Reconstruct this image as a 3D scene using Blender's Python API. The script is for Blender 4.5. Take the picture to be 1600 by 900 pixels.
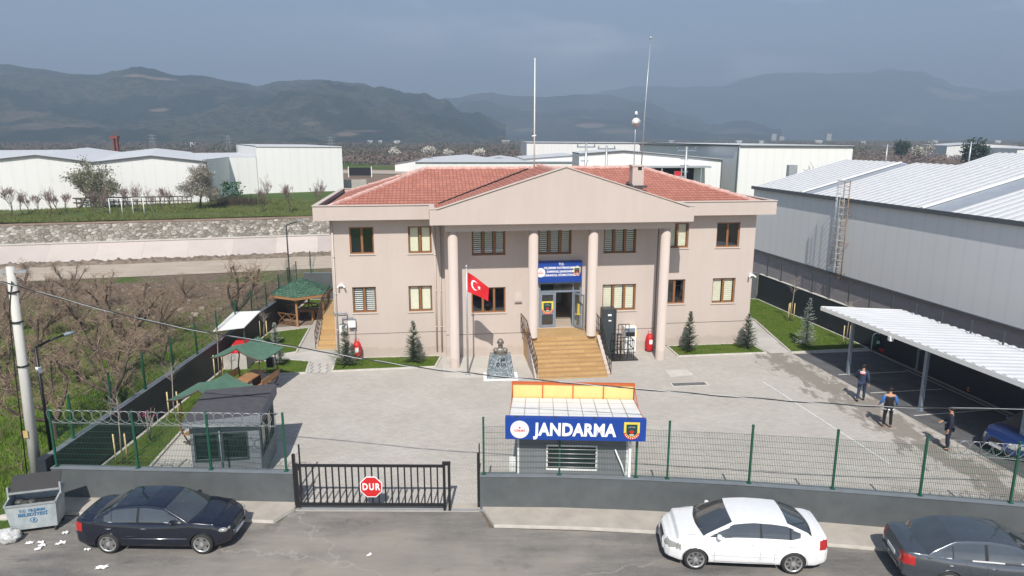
import bpy, bmesh, math, random
from mathutils import Vector, Matrix, noise
R = math.radians
C = bpy.context.scene.collection
scene = bpy.context.scene
for o in list(bpy.data.objects): bpy.data.objects.remove(o)

# ---------------------------------------------------------------- camera, sky, sun, exposure
CAMH, PITCH, FPX = 11.8, R(12.3), 1081.0
cam = bpy.data.cameras.new('camera'); cam.sensor_width = 36; cam.lens = 36*FPX/1600
cam.clip_start = .1; cam.clip_end = 30000
co = bpy.data.objects.new('camera', cam); C.objects.link(co)
co.location = (0, 0, CAMH); co.rotation_euler = (R(90)-PITCH, 0, 0)
scene.camera = co
SUN_EL, SUN_AZ = 47.1, 2.5          # light travels towards +Y, a little to the right
w = bpy.data.worlds.new('World'); scene.world = w; w.use_nodes = True
nt = w.node_tree; bg = nt.nodes['Background']
sky = nt.nodes.new('ShaderNodeTexSky'); sky.sky_type = 'NISHITA'; sky.sun_disc = False
sky.sun_elevation = R(SUN_EL); sky.sun_rotation = R(180+SUN_AZ); sky.dust_density = .8; sky.air_density = 1.0; sky.ozone_density = 1.5
bg.inputs['Strength'].default_value = .078
# thin high cloud sheets over the Nishita sky
tc = nt.nodes.new('ShaderNodeTexCoord'); mp = nt.nodes.new('ShaderNodeMapping'); mp.inputs['Scale'].default_value = (1.5, 1.5, 6.0)
nz = nt.nodes.new('ShaderNodeTexNoise'); nz.inputs['Scale'].default_value = 1.9; nz.inputs['Detail'].default_value = 7; nz.inputs['Roughness'].default_value = .55
cr = nt.nodes.new('ShaderNodeValToRGB'); cr.color_ramp.elements[0].position = .46; cr.color_ramp.elements[1].position = .66
cr.color_ramp.elements[0].color = (0, 0, 0, 1); cr.color_ramp.elements[1].color = (.50, .50, .50, 1)
mx = nt.nodes.new('ShaderNodeMixRGB'); mx.inputs[2].default_value = (30, 28, 29.5, 1)
nt.links.new(tc.outputs['Generated'], mp.inputs[0]); nt.links.new(mp.outputs[0], nz.inputs[0]); nt.links.new(nz.outputs[0], cr.inputs[0])
sp_ = nt.nodes.new('ShaderNodeSeparateXYZ'); nt.links.new(tc.outputs['Generated'], sp_.inputs[0])   # the cloud bank stands low over the hills
mr = nt.nodes.new('ShaderNodeMapRange'); mr.interpolation_type = 'SMOOTHSTEP'; mr.inputs['From Min'].default_value = .34; mr.inputs['From Max'].default_value = .12; nt.links.new(sp_.outputs[2], mr.inputs[0])
mr2 = nt.nodes.new('ShaderNodeMapRange'); mr2.interpolation_type = 'SMOOTHSTEP'; mr2.inputs['From Min'].default_value = -.5; mr2.inputs['From Max'].default_value = .45; nt.links.new(sp_.outputs[0], mr2.inputs[0])
m1 = nt.nodes.new('ShaderNodeMath'); m1.operation = 'MULTIPLY'; nt.links.new(mr.outputs[0], m1.inputs[0]); nt.links.new(mr2.outputs[0], m1.inputs[1])
bwc = nt.nodes.new('ShaderNodeRGBToBW'); nt.links.new(cr.outputs[0], bwc.inputs[0]); m2 = nt.nodes.new('ShaderNodeMath'); m2.operation = 'MULTIPLY'; nt.links.new(m1.outputs[0], m2.inputs[0]); nt.links.new(bwc.outputs[0], m2.inputs[1])
nt.links.new(m2.outputs[0], mx.inputs[0]); nt.links.new(sky.outputs[0], mx.inputs[1]); nt.links.new(mx.outputs[0], bg.inputs[0])
sl = bpy.data.lights.new('sun', 'SUN'); sl.energy = 3.6; sl.angle = R(.55); sl.color = (1, .955, .88)
so = bpy.data.objects.new('sun', sl); C.objects.link(so); so.rotation_euler = (R(90-SUN_EL), 0, R(-SUN_AZ))
scene.view_settings.view_transform = 'Standard'; scene.view_settings.look = 'None'
scene.view_settings.gamma = 1; scene.view_settings.exposure = 0.5
try: scene.view_settings.use_curve_mapping = False
except Exception: pass
scene.cycles.volume_bounces = 0; scene.cycles.max_bounces = 6
scene.cycles.transparent_max_bounces = 12

# ---------------------------------------------------------------- picture measurements -> world points
def ray(x, y):
    dx, dy = x-800, 450-y
    return Vector((dx, FPX*math.cos(PITCH)+dy*math.sin(PITCH), -FPX*math.sin(PITCH)+dy*math.cos(PITCH)))
def G(x, y, z=0.0):
    r = ray(x, y); t = (z-CAMH)/r.z
    return Vector((r.x*t, r.y*t, z))
def AY(x, y, Y):
    r = ray(x, y); t = Y/r.y
    return Vector((r.x*t, Y, CAMH+r.z*t))
BA = R(7); BO = Vector((-9.55, 36.05, 0))
BU = Vector((math.cos(BA), math.sin(BA), 0)); BV = Vector((-math.sin(BA), math.cos(BA), 0))
def W(s, d, z=0.0): return BO+BU*s+BV*d+Vector((0, 0, z))

# ---------------------------------------------------------------- materials
def mat(name, col, rough=.8, var=.12, vs=3.0, bump=0.0, bs=30.0, metal=0.0, spec=.4, coat=0.0, col2=None, detail=5, emit=None, stretch=None):
    m = bpy.data.materials.new(name); m.use_nodes = True; n = m.node_tree; b = n.nodes['Principled BSDF']
    b.inputs['Roughness'].default_value = rough; b.inputs['Metallic'].default_value = metal
    b.inputs['Specular IOR Level'].default_value = spec
    if coat: b.inputs['Coat Weight'].default_value = coat; b.inputs['Coat Roughness'].default_value = .04
    if col2 is None: col2 = tuple(max(0, c*(1-var)) for c in col); col1 = tuple(min(1, c*(1+var*.6)) for c in col)
    else: col1 = col
    g = n.nodes.new('ShaderNodeNewGeometry'); src = g.outputs['Position']
    if stretch:
        mp = n.nodes.new('ShaderNodeMapping'); mp.inputs['Scale'].default_value = stretch; n.links.new(src, mp.inputs[0]); src = mp.outputs[0]
    t = n.nodes.new('ShaderNodeTexNoise'); t.inputs['Scale'].default_value = vs; t.inputs['Detail'].default_value = detail; t.inputs['Roughness'].default_value = .6
    n.links.new(src, t.inputs['Vector'])
    r = n.nodes.new('ShaderNodeValToRGB'); r.color_ramp.elements[0].position = .32; r.color_ramp.elements[1].position = .68
    r.color_ramp.elements[0].color = (*col2, 1); r.color_ramp.elements[1].color = (*col1, 1)
    n.links.new(t.outputs[0], r.inputs[0]); n.links.new(r.outputs[0], b.inputs['Base Color'])
    if bump:
        t2 = n.nodes.new('ShaderNodeTexNoise'); t2.inputs['Scale'].default_value = bs; t2.inputs['Detail'].default_value = 4
        n.links.new(g.outputs['Position'], t2.inputs['Vector'])
        bp = n.nodes.new('ShaderNodeBump'); bp.inputs['Strength'].default_value = bump; bp.inputs['Distance'].default_value = .05
        n.links.new(t2.outputs[0], bp.inputs['Height']); n.links.new(bp.outputs[0], b.inputs['Normal'])
    return m
class NT:
    """small node graph helper"""
    def __init__(s, m): s.n = m.node_tree; s.b = s.n.nodes['Principled BSDF']
    def pos(s, scale=(1,1,1), obj=False, rot=0, loc=(0,0,0)):
        if obj: src = s.n.nodes.new('ShaderNodeTexCoord').outputs['Object']
        else: src = s.n.nodes.new('ShaderNodeNewGeometry').outputs['Position']
        mp = s.n.nodes.new('ShaderNodeMapping'); mp.inputs['Scale'].default_value = scale; mp.inputs['Rotation'].default_value = (0,0,rot); mp.inputs['Location'].default_value = loc
        s.n.links.new(src, mp.inputs[0]); return mp.outputs[0]
    def noise(s, v, sc, det=5, ro=.6):
        t = s.n.nodes.new('ShaderNodeTexNoise'); t.inputs['Scale'].default_value = sc; t.inputs['Detail'].default_value = det; t.inputs['Roughness'].default_value = ro
        s.n.links.new(v, t.inputs['Vector']); return t.outputs[0]
    def ramp(s, f, stops):
        r = s.n.nodes.new('ShaderNodeValToRGB'); e = r.color_ramp.elements
        while len(e) < len(stops): e.new(.5)
        for i, (p, c) in enumerate(stops):
            e[i].position = p; e[i].color = (*c, 1) if isinstance(c, tuple) else (c, c, c, 1)
        s.n.links.new(f, r.inputs[0]); return r.outputs[0]
    def mix(s, f, a, b, mode='MIX'):
        m = s.n.nodes.new('ShaderNodeMixRGB'); m.blend_type = mode
        for i, x in enumerate((f, a, b)):
            if isinstance(x, (int, float)): m.inputs[i].default_value = x if i == 0 else (x, x, x, 1)
            elif isinstance(x, tuple): m.inputs[i].default_value = (*x, 1)
            else: s.n.links.new(x, m.inputs[i])
        return m.outputs[0]
    def bump(s, h, st=.5, dist=.05):
        b = s.n.nodes.new('ShaderNodeBump'); b.inputs['Strength'].default_value = st; b.inputs['Distance'].default_value = dist
        s.n.links.new(h, b.inputs['Height']); s.n.links.new(b.outputs[0], s.b.inputs['Normal'])
    def out(s, c): s.n.links.new(c, s.b.inputs['Base Color'])
def pmat(name, rough=.85, spec=.3, metal=0):
    m = bpy.data.materials.new(name); m.use_nodes = True; q = NT(m)
    q.b.inputs['Roughness'].default_value = rough; q.b.inputs['Specular IOR Level'].default_value = spec; q.b.inputs['Metallic'].default_value = metal
    return m, q

# ---------------------------------------------------------------- mesh builder
class MB:
    def __init__(s): s.v = []; s.f = []; s.m = []; s.sm = []
    def add(s, vs, fs, mi=0, smooth=False):
        k = len(s.v); s.v += [tuple(v) for v in vs]; s.f += [tuple(i+k for i in f) for f in fs]; s.m += [mi]*len(fs); s.sm += [smooth]*len(fs); return s
    def box(s, x0, x1, y0, y1, z0, z1, mi=0):
        return s.add([(x0,y0,z0),(x1,y0,z0),(x1,y1,z0),(x0,y1,z0),(x0,y0,z1),(x1,y0,z1),(x1,y1,z1),(x0,y1,z1)],
                     [(0,3,2,1),(4,5,6,7),(0,1,5,4),(1,2,6,5),(2,3,7,6),(3,0,4,7)], mi)
    def bar(s, a, b, w_, h_, mi=0, up=Vector((0,0,1))):
        a = Vector(a); b = Vector(b); d = (b-a).normalized()
        if abs(d.dot(up)) > .99: up = Vector((0,1,0))
        x = d.cross(up).normalized(); y = x.cross(d)
        vs = []
        for p in (a, b):
            for i, j in ((-1,-1),(1,-1),(1,1),(-1,1)): vs.append(p+x*(w_/2*i)+y*(h_/2*j))
        return s.add(vs, [(0,1,2,3),(7,6,5,4),(0,4,5,1),(1,5,6,2),(2,6,7,3),(3,7,4,0)], mi)
    def tube(s, pts, r, n=6, mi=0, smooth=True, cap=True):
        pts = [Vector(p) for p in pts]; rs = r if isinstance(r, (list, tuple)) else [r]*len(pts)
        vs = []; px = None
        for i, p in enumerate(pts):
            d = (pts[min(i+1, len(pts)-1)]-pts[max(i-1, 0)])
            d = d.normalized() if d.length > 1e-9 else Vector((0,0,1))
            if px is None: px = d.orthogonal().normalized()
            else:
                px = (px-d*px.dot(d)); px = px.normalized() if px.length > 1e-6 else d.orthogonal().normalized()
            py = d.cross(px)
            for k in range(n):
                a = 2*math.pi*k/n; vs.append(p+(px*math.cos(a)+py*math.sin(a))*rs[i])
        fs = []
        for i in range(len(pts)-1):
            for k in range(n): fs.append((i*n+k, i*n+(k+1)%n, (i+1)*n+(k+1)%n, (i+1)*n+k))
        if cap and n > 3: fs += [tuple(range(n-1,-1,-1)), tuple((len(pts)-1)*n+k for k in range(n))]
        return s.add(vs, fs, mi, smooth)
    def prism(s, poly, z0, z1, mi=0, mtop=None):
        n = len(poly); A = sum(poly[i][0]*poly[(i+1)%n][1]-poly[(i+1)%n][0]*poly[i][1] for i in range(n))
        if A < 0: poly = list(poly)[::-1]
        s.add([(p[0],p[1],z0) for p in poly]+[(p[0],p[1],z1) for p in poly],
              [tuple(range(n-1,-1,-1))]+[(i,(i+1)%n,(i+1)%n+n,i+n) for i in range(n)], mi)
        s.add([(p[0],p[1],z1) for p in poly], [tuple(range(n))], mi if mtop is None else mtop); return s
    def vprism(s, poly, y0, y1, mi=0):      # poly in (x,z), extruded along y
        n = len(poly); A = sum(poly[i][0]*poly[(i+1)%n][1]-poly[(i+1)%n][0]*poly[i][1] for i in range(n))
        if A < 0: poly = list(poly)[::-1]
        return s.add([(p[0],y0,p[1]) for p in poly]+[(p[0],y1,p[1]) for p in poly],
              [tuple(range(n)), tuple(range(2*n-1,n-1,-1))]+[(i,i+n,(i+1)%n+n,(i+1)%n) for i in range(n)], mi)
    def disc(s, c, r, ax='y', n=20, t=.01, mi=0):
        c = Vector(c); d = {'x':Vector((1,0,0)),'y':Vector((0,1,0)),'z':Vector((0,0,1))}[ax]
        return s.tube([c-d*t/2, c+d*t/2], r, n, mi, False)
    def lathe(s, prof, n=16, mi=0, c=(0,0,0), smooth=True):
        vs = [(c[0]+r*math.cos(2*math.pi*k/n), c[1]+r*math.sin(2*math.pi*k/n), c[2]+z) for r, z in prof for k in range(n)]
        fs = [(i*n+k, i*n+(k+1)%n, (i+1)*n+(k+1)%n, (i+1)*n+k) for i in range(len(prof)-1) for k in range(n)]
        fs += [tuple(range(n-1,-1,-1)), tuple((len(prof)-1)*n+k for k in range(n))]
        return s.add(vs, fs, mi, smooth)
    def xform(s, M, start=0):
        for i in range(start, len(s.v)): s.v[i] = tuple(M @ Vector(s.v[i]))
        return s
    def mesh(s, name, mats):
        me = bpy.data.meshes.new(name); me.from_pydata(s.v, [], s.f)
        for m in (mats if isinstance(mats, (list, tuple)) else [mats]): me.materials.append(m)
        me.polygons.foreach_set('material_index', s.m); me.polygons.foreach_set('use_smooth', s.sm); me.update(); return me
    def build(s, name, mats, parent=None, loc=None, rz=0, **k):
        o = bpy.data.objects.new(name, s.mesh(name, mats)); C.objects.link(o); o.parent = parent
        if loc is not None: o.location = loc
        o.rotation_euler = (0, 0, rz)
        if k: tag(o, **k)
        return o
def tag(o, label=None, cat=None, group=None, kind=None):
    if label: o['label'] = label
    if cat: o['category'] = cat
    if group: o['group'] = group
    if kind: o['kind'] = kind
    return o
def thing(name, loc, rz=0, label=None, cat=None, group=None):
    o = bpy.data.objects.new(name, None); C.objects.link(o); o.location = loc; o.rotation_euler = (0, 0, rz); o.empty_display_size = .3
    return tag(o, label, cat, group)
def dup(root, loc, rz=None, label=None, scale=None):
    def cp(o, par):
        c = o.copy(); C.objects.link(c); c.parent = par
        for ch in o.children: cp(ch, c)
        return c
    c = cp(root, None); c.location = loc
    if rz is not None: c.rotation_euler = (0, 0, rz)
    if scale is not None: c.scale = (scale,)*3 if not isinstance(scale, (tuple, list)) else scale
    if label: c['label'] = label
    return c
def struct(mb, name, mats, **k):
    return mb.build(name, mats, kind='structure', **k)
def sheet(name, poly, z, m, **k):
    mb = MB(); mb.add([(p[0], p[1], z) for p in poly], [tuple(range(len(poly)))])
    n = len(poly); A = sum(poly[i][0]*poly[(i+1)%n][1]-poly[(i+1)%n][0]*poly[i][1] for i in range(n))
    if A < 0: mb.f = [tuple(reversed(f)) for f in mb.f]
    return mb.build(name, m, **k)
_font = {}
def text_mb(txt, size, depth=.004, bold=0.0, shear=0.0, align='CENTER', space=1.0, spacing=1.0, sx=1.0):
    """lettering standing in the xz plane, facing -y, centred on the origin"""
    cu = bpy.data.curves.new('lettering', 'FONT'); cu.body = txt; cu.size = size; cu.extrude = depth; cu.offset = bold; cu.shear = shear
    cu.align_x = align; cu.align_y = 'CENTER'; cu.space_line = space; cu.space_character = spacing; cu.resolution_u = 3
    o = bpy.data.objects.new('lettering', cu); C.objects.link(o)
    bpy.context.view_layer.update()
    me = bpy.data.meshes.new_from_object(o.evaluated_get(bpy.context.evaluated_depsgraph_get()))
    mb = MB(); mb.add([(v.co.x*sx, -v.co.z, v.co.y) for v in me.vertices], [tuple(p.vertices) for p in me.polygons])
    bpy.data.objects.remove(o); bpy.data.curves.remove(cu); bpy.data.meshes.remove(me)
    return mb

# ---------------------------------------------------------------- palette
M = {}
m, q = pmat('facade_render', .9, .3)
f1 = q.noise(q.pos((1, 1, .12)), 2.6, 7, .7); f2 = q.noise(q.pos(), .45, 5); f3 = q.noise(q.pos(), 2.0, 6, .7)
c = q.mix(.55, (.552, .470, .420), q.ramp(f1, [(.3, .90), (.65, 1.0)]), 'MULTIPLY'); c = q.mix(.7, c, q.ramp(f2, [(.3, .92), (.7, 1.0)]), 'MULTIPLY')
sz = q.n.nodes.new('ShaderNodeSeparateXYZ'); q.n.links.new(q.pos(), sz.inputs[0]); zz_ = q.n.nodes.new('ShaderNodeMath'); zz_.operation = 'MULTIPLY_ADD'; q.n.links.new(f3, zz_.inputs[0]); zz_.inputs[1].default_value = -.9; q.n.links.new(sz.outputs[2], zz_.inputs[2])
c = q.mix(q.ramp(zz_.outputs[0], [(.0, .35), (.12, 0.0)]), c, (.34, .29, .24)); q.out(c); q.bump(q.noise(q.pos(), 60, 3), .05, .05); M['wall'] = m
M['wall_trim'] = mat('window_sill_stone', (.56, .49, .435), .85, .05, 4)
M['groove'] = mat('wall_joint', (.16, .12, .11), .9)
M['brownframe'] = mat('brown_window_frame', (.26, .115, .045), .45, .15, 8)
M['dark'] = mat('dark_room', (.02, .02, .022), .9)
M['white'] = mat('white_paint', (.78, .78, .76), .5, .05, 2)
M['cream'] = mat('cream_blind', (.80, .76, .60), .8, .05, 6)
M['greyslat'] = mat('grey_blind', (.50, .50, .47), .8, .05, 6)
M['anth'] = mat('anthracite_paint', (.045, .055, .06), .45, .1, 4)
M['anthwall'] = mat('anthracite_wall_paint', (.098, .108, .112), .8, .16, 1.6, .12, 40, detail=8)
M['darkwall'] = mat('dark_wall_paint', (.030, .036, .045), .55, .12, 1.2, .05, 30)
M['concrete'] = mat('concrete', (.46, .43, .39), .9, .12, 3, .15, 50)
M['kerb'] = mat('kerb_concrete', (.55, .52, .47), .9, .15, 3, .15, 40)
M['galv'] = mat('galvanised_steel', (.46, .48, .49), .42, .15, 5, metal=.5)
M['steel'] = mat('grey_painted_steel', (.20, .24, .29), .4, .1, 5)
M['black'] = mat('black_paint', (.018, .018, .02), .4, .1, 5)
M['rubber'] = mat('tyre_rubber', (.035, .034, .033), .85, .2, 20)
M['green'] = mat('green_fence_paint', (.012, .085, .05), .45, .1, 5)
M['wood'] = mat('varnished_timber', (.38, .20, .09), .55, .25, 6, .1, 60, stretch=(1, 1, 6))
M['woodpale'] = mat('pale_stake_timber', (.62, .50, .25), .7, .15, 8)
M['woodtile'] = None
M['red'] = mat('red_paint', (.58, .022, .025), .45, .1, 5)
M['orange'] = mat('orange_frame_paint', (.55, .12, .03), .5, .1, 5)
M['blue'] = mat('blue_sign_face', (.012, .055, .30), .4, .05, 2)
M['yellow'] = mat('yellow_paint', (.75, .58, .08), .5, .06, 5)
M['letter'] = mat('white_lettering', (.85, .85, .85), .5, .02, 5)
M['bark'] = mat('bark', (.115, .090, .068), .95, .35, 7, .3, 40)
M['twig'] = mat('twigs', (.33, .24, .175), .95, .35, 3)
M['paletrunk'] = mat('pale_sapling_bark', (.36, .31, .26), .9, .2, 9)
M['skin'] = mat('skin', (.50, .27, .17), .6, .05, 5)
M['pitchroof'] = mat('bitumen_roof', (.075, .073, .08), .9, .2, 4, .2, 80)
def glass(name, tint, gloss=.25):
    m = bpy.data.materials.new(name); m.use_nodes = True; n = m.node_tree; n.nodes.remove(n.nodes['Principled BSDF'])
    o = n.nodes['Material Output']; t = n.nodes.new('ShaderNodeBsdfTransparent'); t.inputs[0].default_value = (*tint, 1)
    g = n.nodes.new('ShaderNodeBsdfGlossy'); g.inputs['Roughness'].default_value = .03; g.inputs[0].default_value = (.95, .97, 1, 1)
    mx = n.nodes.new('ShaderNodeMixShader'); mx.inputs[0].default_value = gloss
    n.links.new(t.outputs[0], mx.inputs[1]); n.links.new(g.outputs[0], mx.inputs[2]); n.links.new(mx.outputs[0], o.inputs[0]); return m
M['glass'] = glass('window_glass', (.97, .985, .98), .05)
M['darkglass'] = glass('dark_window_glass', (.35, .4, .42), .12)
M['carglass'] = mat('car_glass', (.018, .022, .026), .06, .2, 3, spec=.9)
def foliage(name, c1, c2, vs=2.2, rough=.7):
    m, q = pmat(name, rough, .25); f = q.noise(q.pos(), vs, 6, .7); f2 = q.noise(q.pos(), vs*9, 2)
    c = q.mix(f2, q.ramp(f, [(.3, c2), (.7, c1)]), tuple(x*1.5 for x in c1)); c = q.mix(.35, q.ramp(f, [(.3, c2), (.7, c1)]), c); q.out(c); return m
M['spruce'] = foliage('spruce_needles', (.17, .20, .14), (.08, .11, .075), 3)
M['bluespruce'] = foliage('blue_spruce_needles', (.34, .37, .32), (.19, .23, .20), 3)
M['pine'] = foliage('dark_pine_needles', (.035, .06, .035), (.012, .025, .018), 1)
M['blossom'] = foliage('white_blossom', (.62, .58, .52), (.36, .34, .29), 1.4)
M['ivy'] = foliage('green_creeper', (.03, .10, .03), (.02, .05, .02), 2)
# ================================================================ THE SETTING: ground, roads, paving, river bank
# direction of the river road
RA = R(14.0); RU = Vector((math.cos(RA), math.sin(RA), 0)); RN = Vector((-math.sin(RA), math.cos(RA), 0)); RO = Vector((-42.4, 56.1, 0))
def RW(u, n, z=0.0): return RO+RU*u+RN*n+Vector((0, 0, z))
def rn(p): return (Vector(p)-RO).dot(RN)
PL = 3.2   # height of the land beyond the river bank

m, q = pmat('field_soil', .95, .2)
big = q.noise(q.pos(), .012, 5); mid = q.noise(q.pos((1, .35, 1), rot=.3), .06, 5); fine = q.noise(q.pos(), 1.6, 8, .75); blades = q.noise(q.pos(), 14, 3)
soil = q.ramp(fine, [(.3, (.105, .075, .055)), (.7, (.20, .155, .115))])
grass = q.ramp(blades, [(.3, (.030, .060, .012)), (.7, (.095, .155, .03))])
c = q.mix(q.ramp(q.mix(.5, big, mid), [(.47, 0.0), (.53, 1.0)]), soil, grass)
q.out(c); q.bump(fine, .5, .1); M['soil'] = m
m, q = pmat('meadow_grass', .9, .2)
f = q.noise(q.pos(), .35, 7, .7); b_ = q.noise(q.pos(), 9, 5, .7); f3 = q.noise(q.pos(), .8, 4)
g1 = q.ramp(b_, [(.3, (.045, .070, .018)), (.72, (.125, .175, .045))]); g2 = q.ramp(b_, [(.3, (.10, .095, .045)), (.7, (.22, .20, .10))])
c = q.mix(q.ramp(f, [(.45, 0.0), (.7, .8)]), g1, g2); q.out(c); q.bump(b_, .9, .12); M['meadow'] = m
m, q = pmat('lawn_turf', .9, .2)
b_ = q.noise(q.pos(), 26, 4, .8); f = q.noise(q.pos(), .9, 5)
f9 = q.noise(q.pos(), 2.3, 7, .7); c = q.mix(q.ramp(f, [(.42, 0.0), (.72, .65)]), q.ramp(b_, [(.3, (.035, .060, .010)), (.72, (.115, .175, .026))]), (.17, .17, .05)); c = q.mix(q.ramp(f9, [(.62, 0.0), (.72, .7)]), c, (.20, .16, .09)); q.out(c); q.bump(b_, .8, .04); M['lawn'] = m
def mth0(q, s, k):
    n_ = q.n.nodes.new('ShaderNodeMath'); n_.operation = 'MULTIPLY'; q.n.links.new(s, n_.inputs[0]); n_.inputs[1].default_value = k; return n_.outputs[0]
m, q = pmat('asphalt', .9, .3)
n1 = q.noise(q.pos((.5, 1.6, 1)), .45, 8, .65); n2 = q.noise(q.pos(), 60, 2); n3 = q.noise(q.pos((.25, 1.2, 1), rot=.1), 1.3, 6, .7)
c = q.ramp(q.mix(.45, n1, n3), [(.36, (.085, .080, .078)), (.48, (.16, .148, .135)), (.60, (.28, .25, .215))])
c = q.mix(.22, c, q.ramp(n2, [(.35, .02), (.65, .38)]))
n4 = q.noise(q.pos((.6, 2.5, 1), rot=.35), 3.5, 7, .75); c = q.mix(q.ramp(n4, [(.55, 0.0), (.7, .45)]), c, (.30, .27, .24)); n5 = q.noise(q.pos((1, 1, 1)), .9, 3); c = q.mix(q.ramp(n5, [(.62, 0.0), (.68, .35)]), c, (.05, .048, .047))

mp_ = q.n.nodes.new('ShaderNodeMapping'); mp_.inputs['Scale'].default_value = (1/7.5, 1/4.2, 1); mp_.inputs['Location'].default_value = (4.2/7.5, -16.2/4.2, 0); q.n.links.new(q.pos(), mp_.inputs[0]); ln_ = q.n.nodes.new('ShaderNodeVectorMath'); ln_.operation = 'LENGTH'; q.n.links.new(mp_.outputs[0], ln_.inputs[0])
ad_ = q.n.nodes.new('ShaderNodeMath'); ad_.operation = 'MULTIPLY_ADD'; q.n.links.new(q.noise(q.pos(), .7, 6), ad_.inputs[0]); ad_.inputs[1].default_value = 1.6; q.n.links.new(ln_.outputs[1], ad_.inputs[2])
c = q.mix(q.ramp(ad_.outputs[0], [(.95, .55), (1.0, .5)]) if False else q.ramp(mth0(q, ad_.outputs[0], .5), [(.55, .62), (.98, 0.0)]), c, (.33, .295, .25))
wv = q.n.nodes.new('ShaderNodeTexVoronoi'); wv.feature = 'DISTANCE_TO_EDGE'; wv.inputs['Scale'].default_value = .11; va = q.n.nodes.new('ShaderNodeVectorMath'); va.operation = 'ADD'; q.n.links.new(q.pos((.55, 1.7, 1)), va.inputs[0]); nv = q.n.nodes.new('ShaderNodeTexNoise'); nv.inputs['Scale'].default_value = 1.5; nv.inputs['Detail'].default_value = 6; q.n.links.new(q.pos(), nv.inputs['Vector']); q.n.links.new(nv.outputs['Color'], va.inputs[1]); q.n.links.new(va.outputs[0], wv.inputs['Vector'])
c = q.mix(q.ramp(wv.outputs['Distance'], [(.0, .5), (.0035, 0.0)]), c, (.40, .37, .33))
q.out(c); q.bump(n2, .3, .02); M['asphalt'] = m
m, q = pmat('yard_pavers', .9, .25)
br = q.n.nodes.new('ShaderNodeTexBrick'); br.inputs['Scale'].default_value = 1; br.inputs['Brick Width'].default_value = .24; br.inputs['Row Height'].default_value = .12
br.inputs['Mortar Size'].default_value = .007; br.inputs['Color1'].default_value = (.54, .505, .46, 1); br.inputs['Color2'].default_value = (.475, .445, .405, 1); br.inputs['Mortar'].default_value = (.33, .305, .28, 1); br.inputs['Mortar Smooth'].default_value = .3
q.n.links.new(q.pos(rot=.12), br.inputs['Vector'])
n1 = q.noise(q.pos(), .33, 7, .62); n2 = q.noise(q.pos(), 2.2, 5)
c = q.mix(.8, br.outputs[0], q.ramp(n1, [(.3, (.82, .81, .80)), (.68, (1.0, 1.0, 1.0))]), 'MULTIPLY')
c = q.mix(.45, c, q.ramp(n2, [(.3, .85), (.7, 1.0)]), 'MULTIPLY')
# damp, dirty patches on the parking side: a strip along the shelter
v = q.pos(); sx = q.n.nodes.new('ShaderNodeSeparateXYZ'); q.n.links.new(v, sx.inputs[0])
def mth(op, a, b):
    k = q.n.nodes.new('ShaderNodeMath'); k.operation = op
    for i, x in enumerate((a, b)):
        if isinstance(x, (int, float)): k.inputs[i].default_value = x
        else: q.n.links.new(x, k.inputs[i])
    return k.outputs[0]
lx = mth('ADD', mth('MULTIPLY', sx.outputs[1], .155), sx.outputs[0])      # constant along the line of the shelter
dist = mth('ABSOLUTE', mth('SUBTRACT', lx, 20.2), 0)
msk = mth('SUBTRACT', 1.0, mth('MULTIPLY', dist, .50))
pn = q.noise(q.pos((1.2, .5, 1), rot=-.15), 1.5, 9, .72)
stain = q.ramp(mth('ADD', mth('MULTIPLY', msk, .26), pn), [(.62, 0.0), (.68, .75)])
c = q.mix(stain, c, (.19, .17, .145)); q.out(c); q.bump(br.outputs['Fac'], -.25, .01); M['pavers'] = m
M['yardconc'] = mat('smooth_apron_concrete', (.50, .475, .435), .9, .14, .8, .1, 60, detail=7)
M['walk'] = mat('pavement_concrete', (.42, .38, .33), .9, .16, 1.4, .2, 40, detail=8)
M['dirtroad'] = mat('pale_gravel_road', (.45, .375, .30), .95, .18, 1.1, .3, 12, detail=8, stretch=(.35, 1.4, 1))
M['berm'] = mat('earth_berm', (.21, .165, .125), .95, .5, 1.9, .6, 4, detail=9)
m, q = pmat('bank_concrete', .9, .2)
f = q.noise(q.pos(), .5, 6); st = q.noise(q.pos((1, 1, 1)), .12, 3); br = q.n.nodes.new('ShaderNodeTexBrick'); br.offset = 0; br.inputs['Scale'].default_value = 1; br.inputs['Brick Width'].default_value = 4.2; br.inputs['Row Height'].default_value = 40
br.inputs['Mortar Size'].default_value = .015; br.inputs['Color1'].default_value = (.55, .485, .445, 1); br.inputs['Color2'].default_value = (.40, .35, .33, 1); br.inputs['Mortar'].default_value = (.38, .34, .31, 1)
q.n.links.new(q.pos(obj=True, loc=(0, 7, 0)), br.inputs['Vector']); q.out(q.mix(.5, br.outputs[0], q.ramp(f, [(.3, .78), (.7, 1.0)]), 'MULTIPLY')); M['bank'] = m
m, q = pmat('rubble_stone', .9, .2)
vo = q.n.nodes.new('ShaderNodeTexVoronoi'); vo.inputs['Scale'].default_value = 2.1; q.n.links.new(q.pos((1, 1, 1.5)), vo.inputs['Vector'])
vd = q.n.nodes.new('ShaderNodeTexVoronoi'); vd.feature = 'DISTANCE_TO_EDGE'; vd.inputs['Scale'].default_value = 2.1; q.n.links.new(q.pos((1, 1, 1.5)), vd.inputs['Vector'])
bw = q.n.nodes.new('ShaderNodeRGBToBW'); q.n.links.new(vo.outputs['Color'], bw.inputs[0])
c = q.ramp(bw.outputs[0], [(.15, (.19, .17, .14)), (.5, (.31, .28, .235)), (.9, (.50, .47, .42))])
c = q.mix(q.ramp(vd.outputs['Distance'], [(.0, 1.0), (.10, 0.0)]), c, (.13, .11, .09)); q.out(c); q.bump(vd.outputs['Distance'], 1.0, .3); M['rubble'] = m

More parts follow.
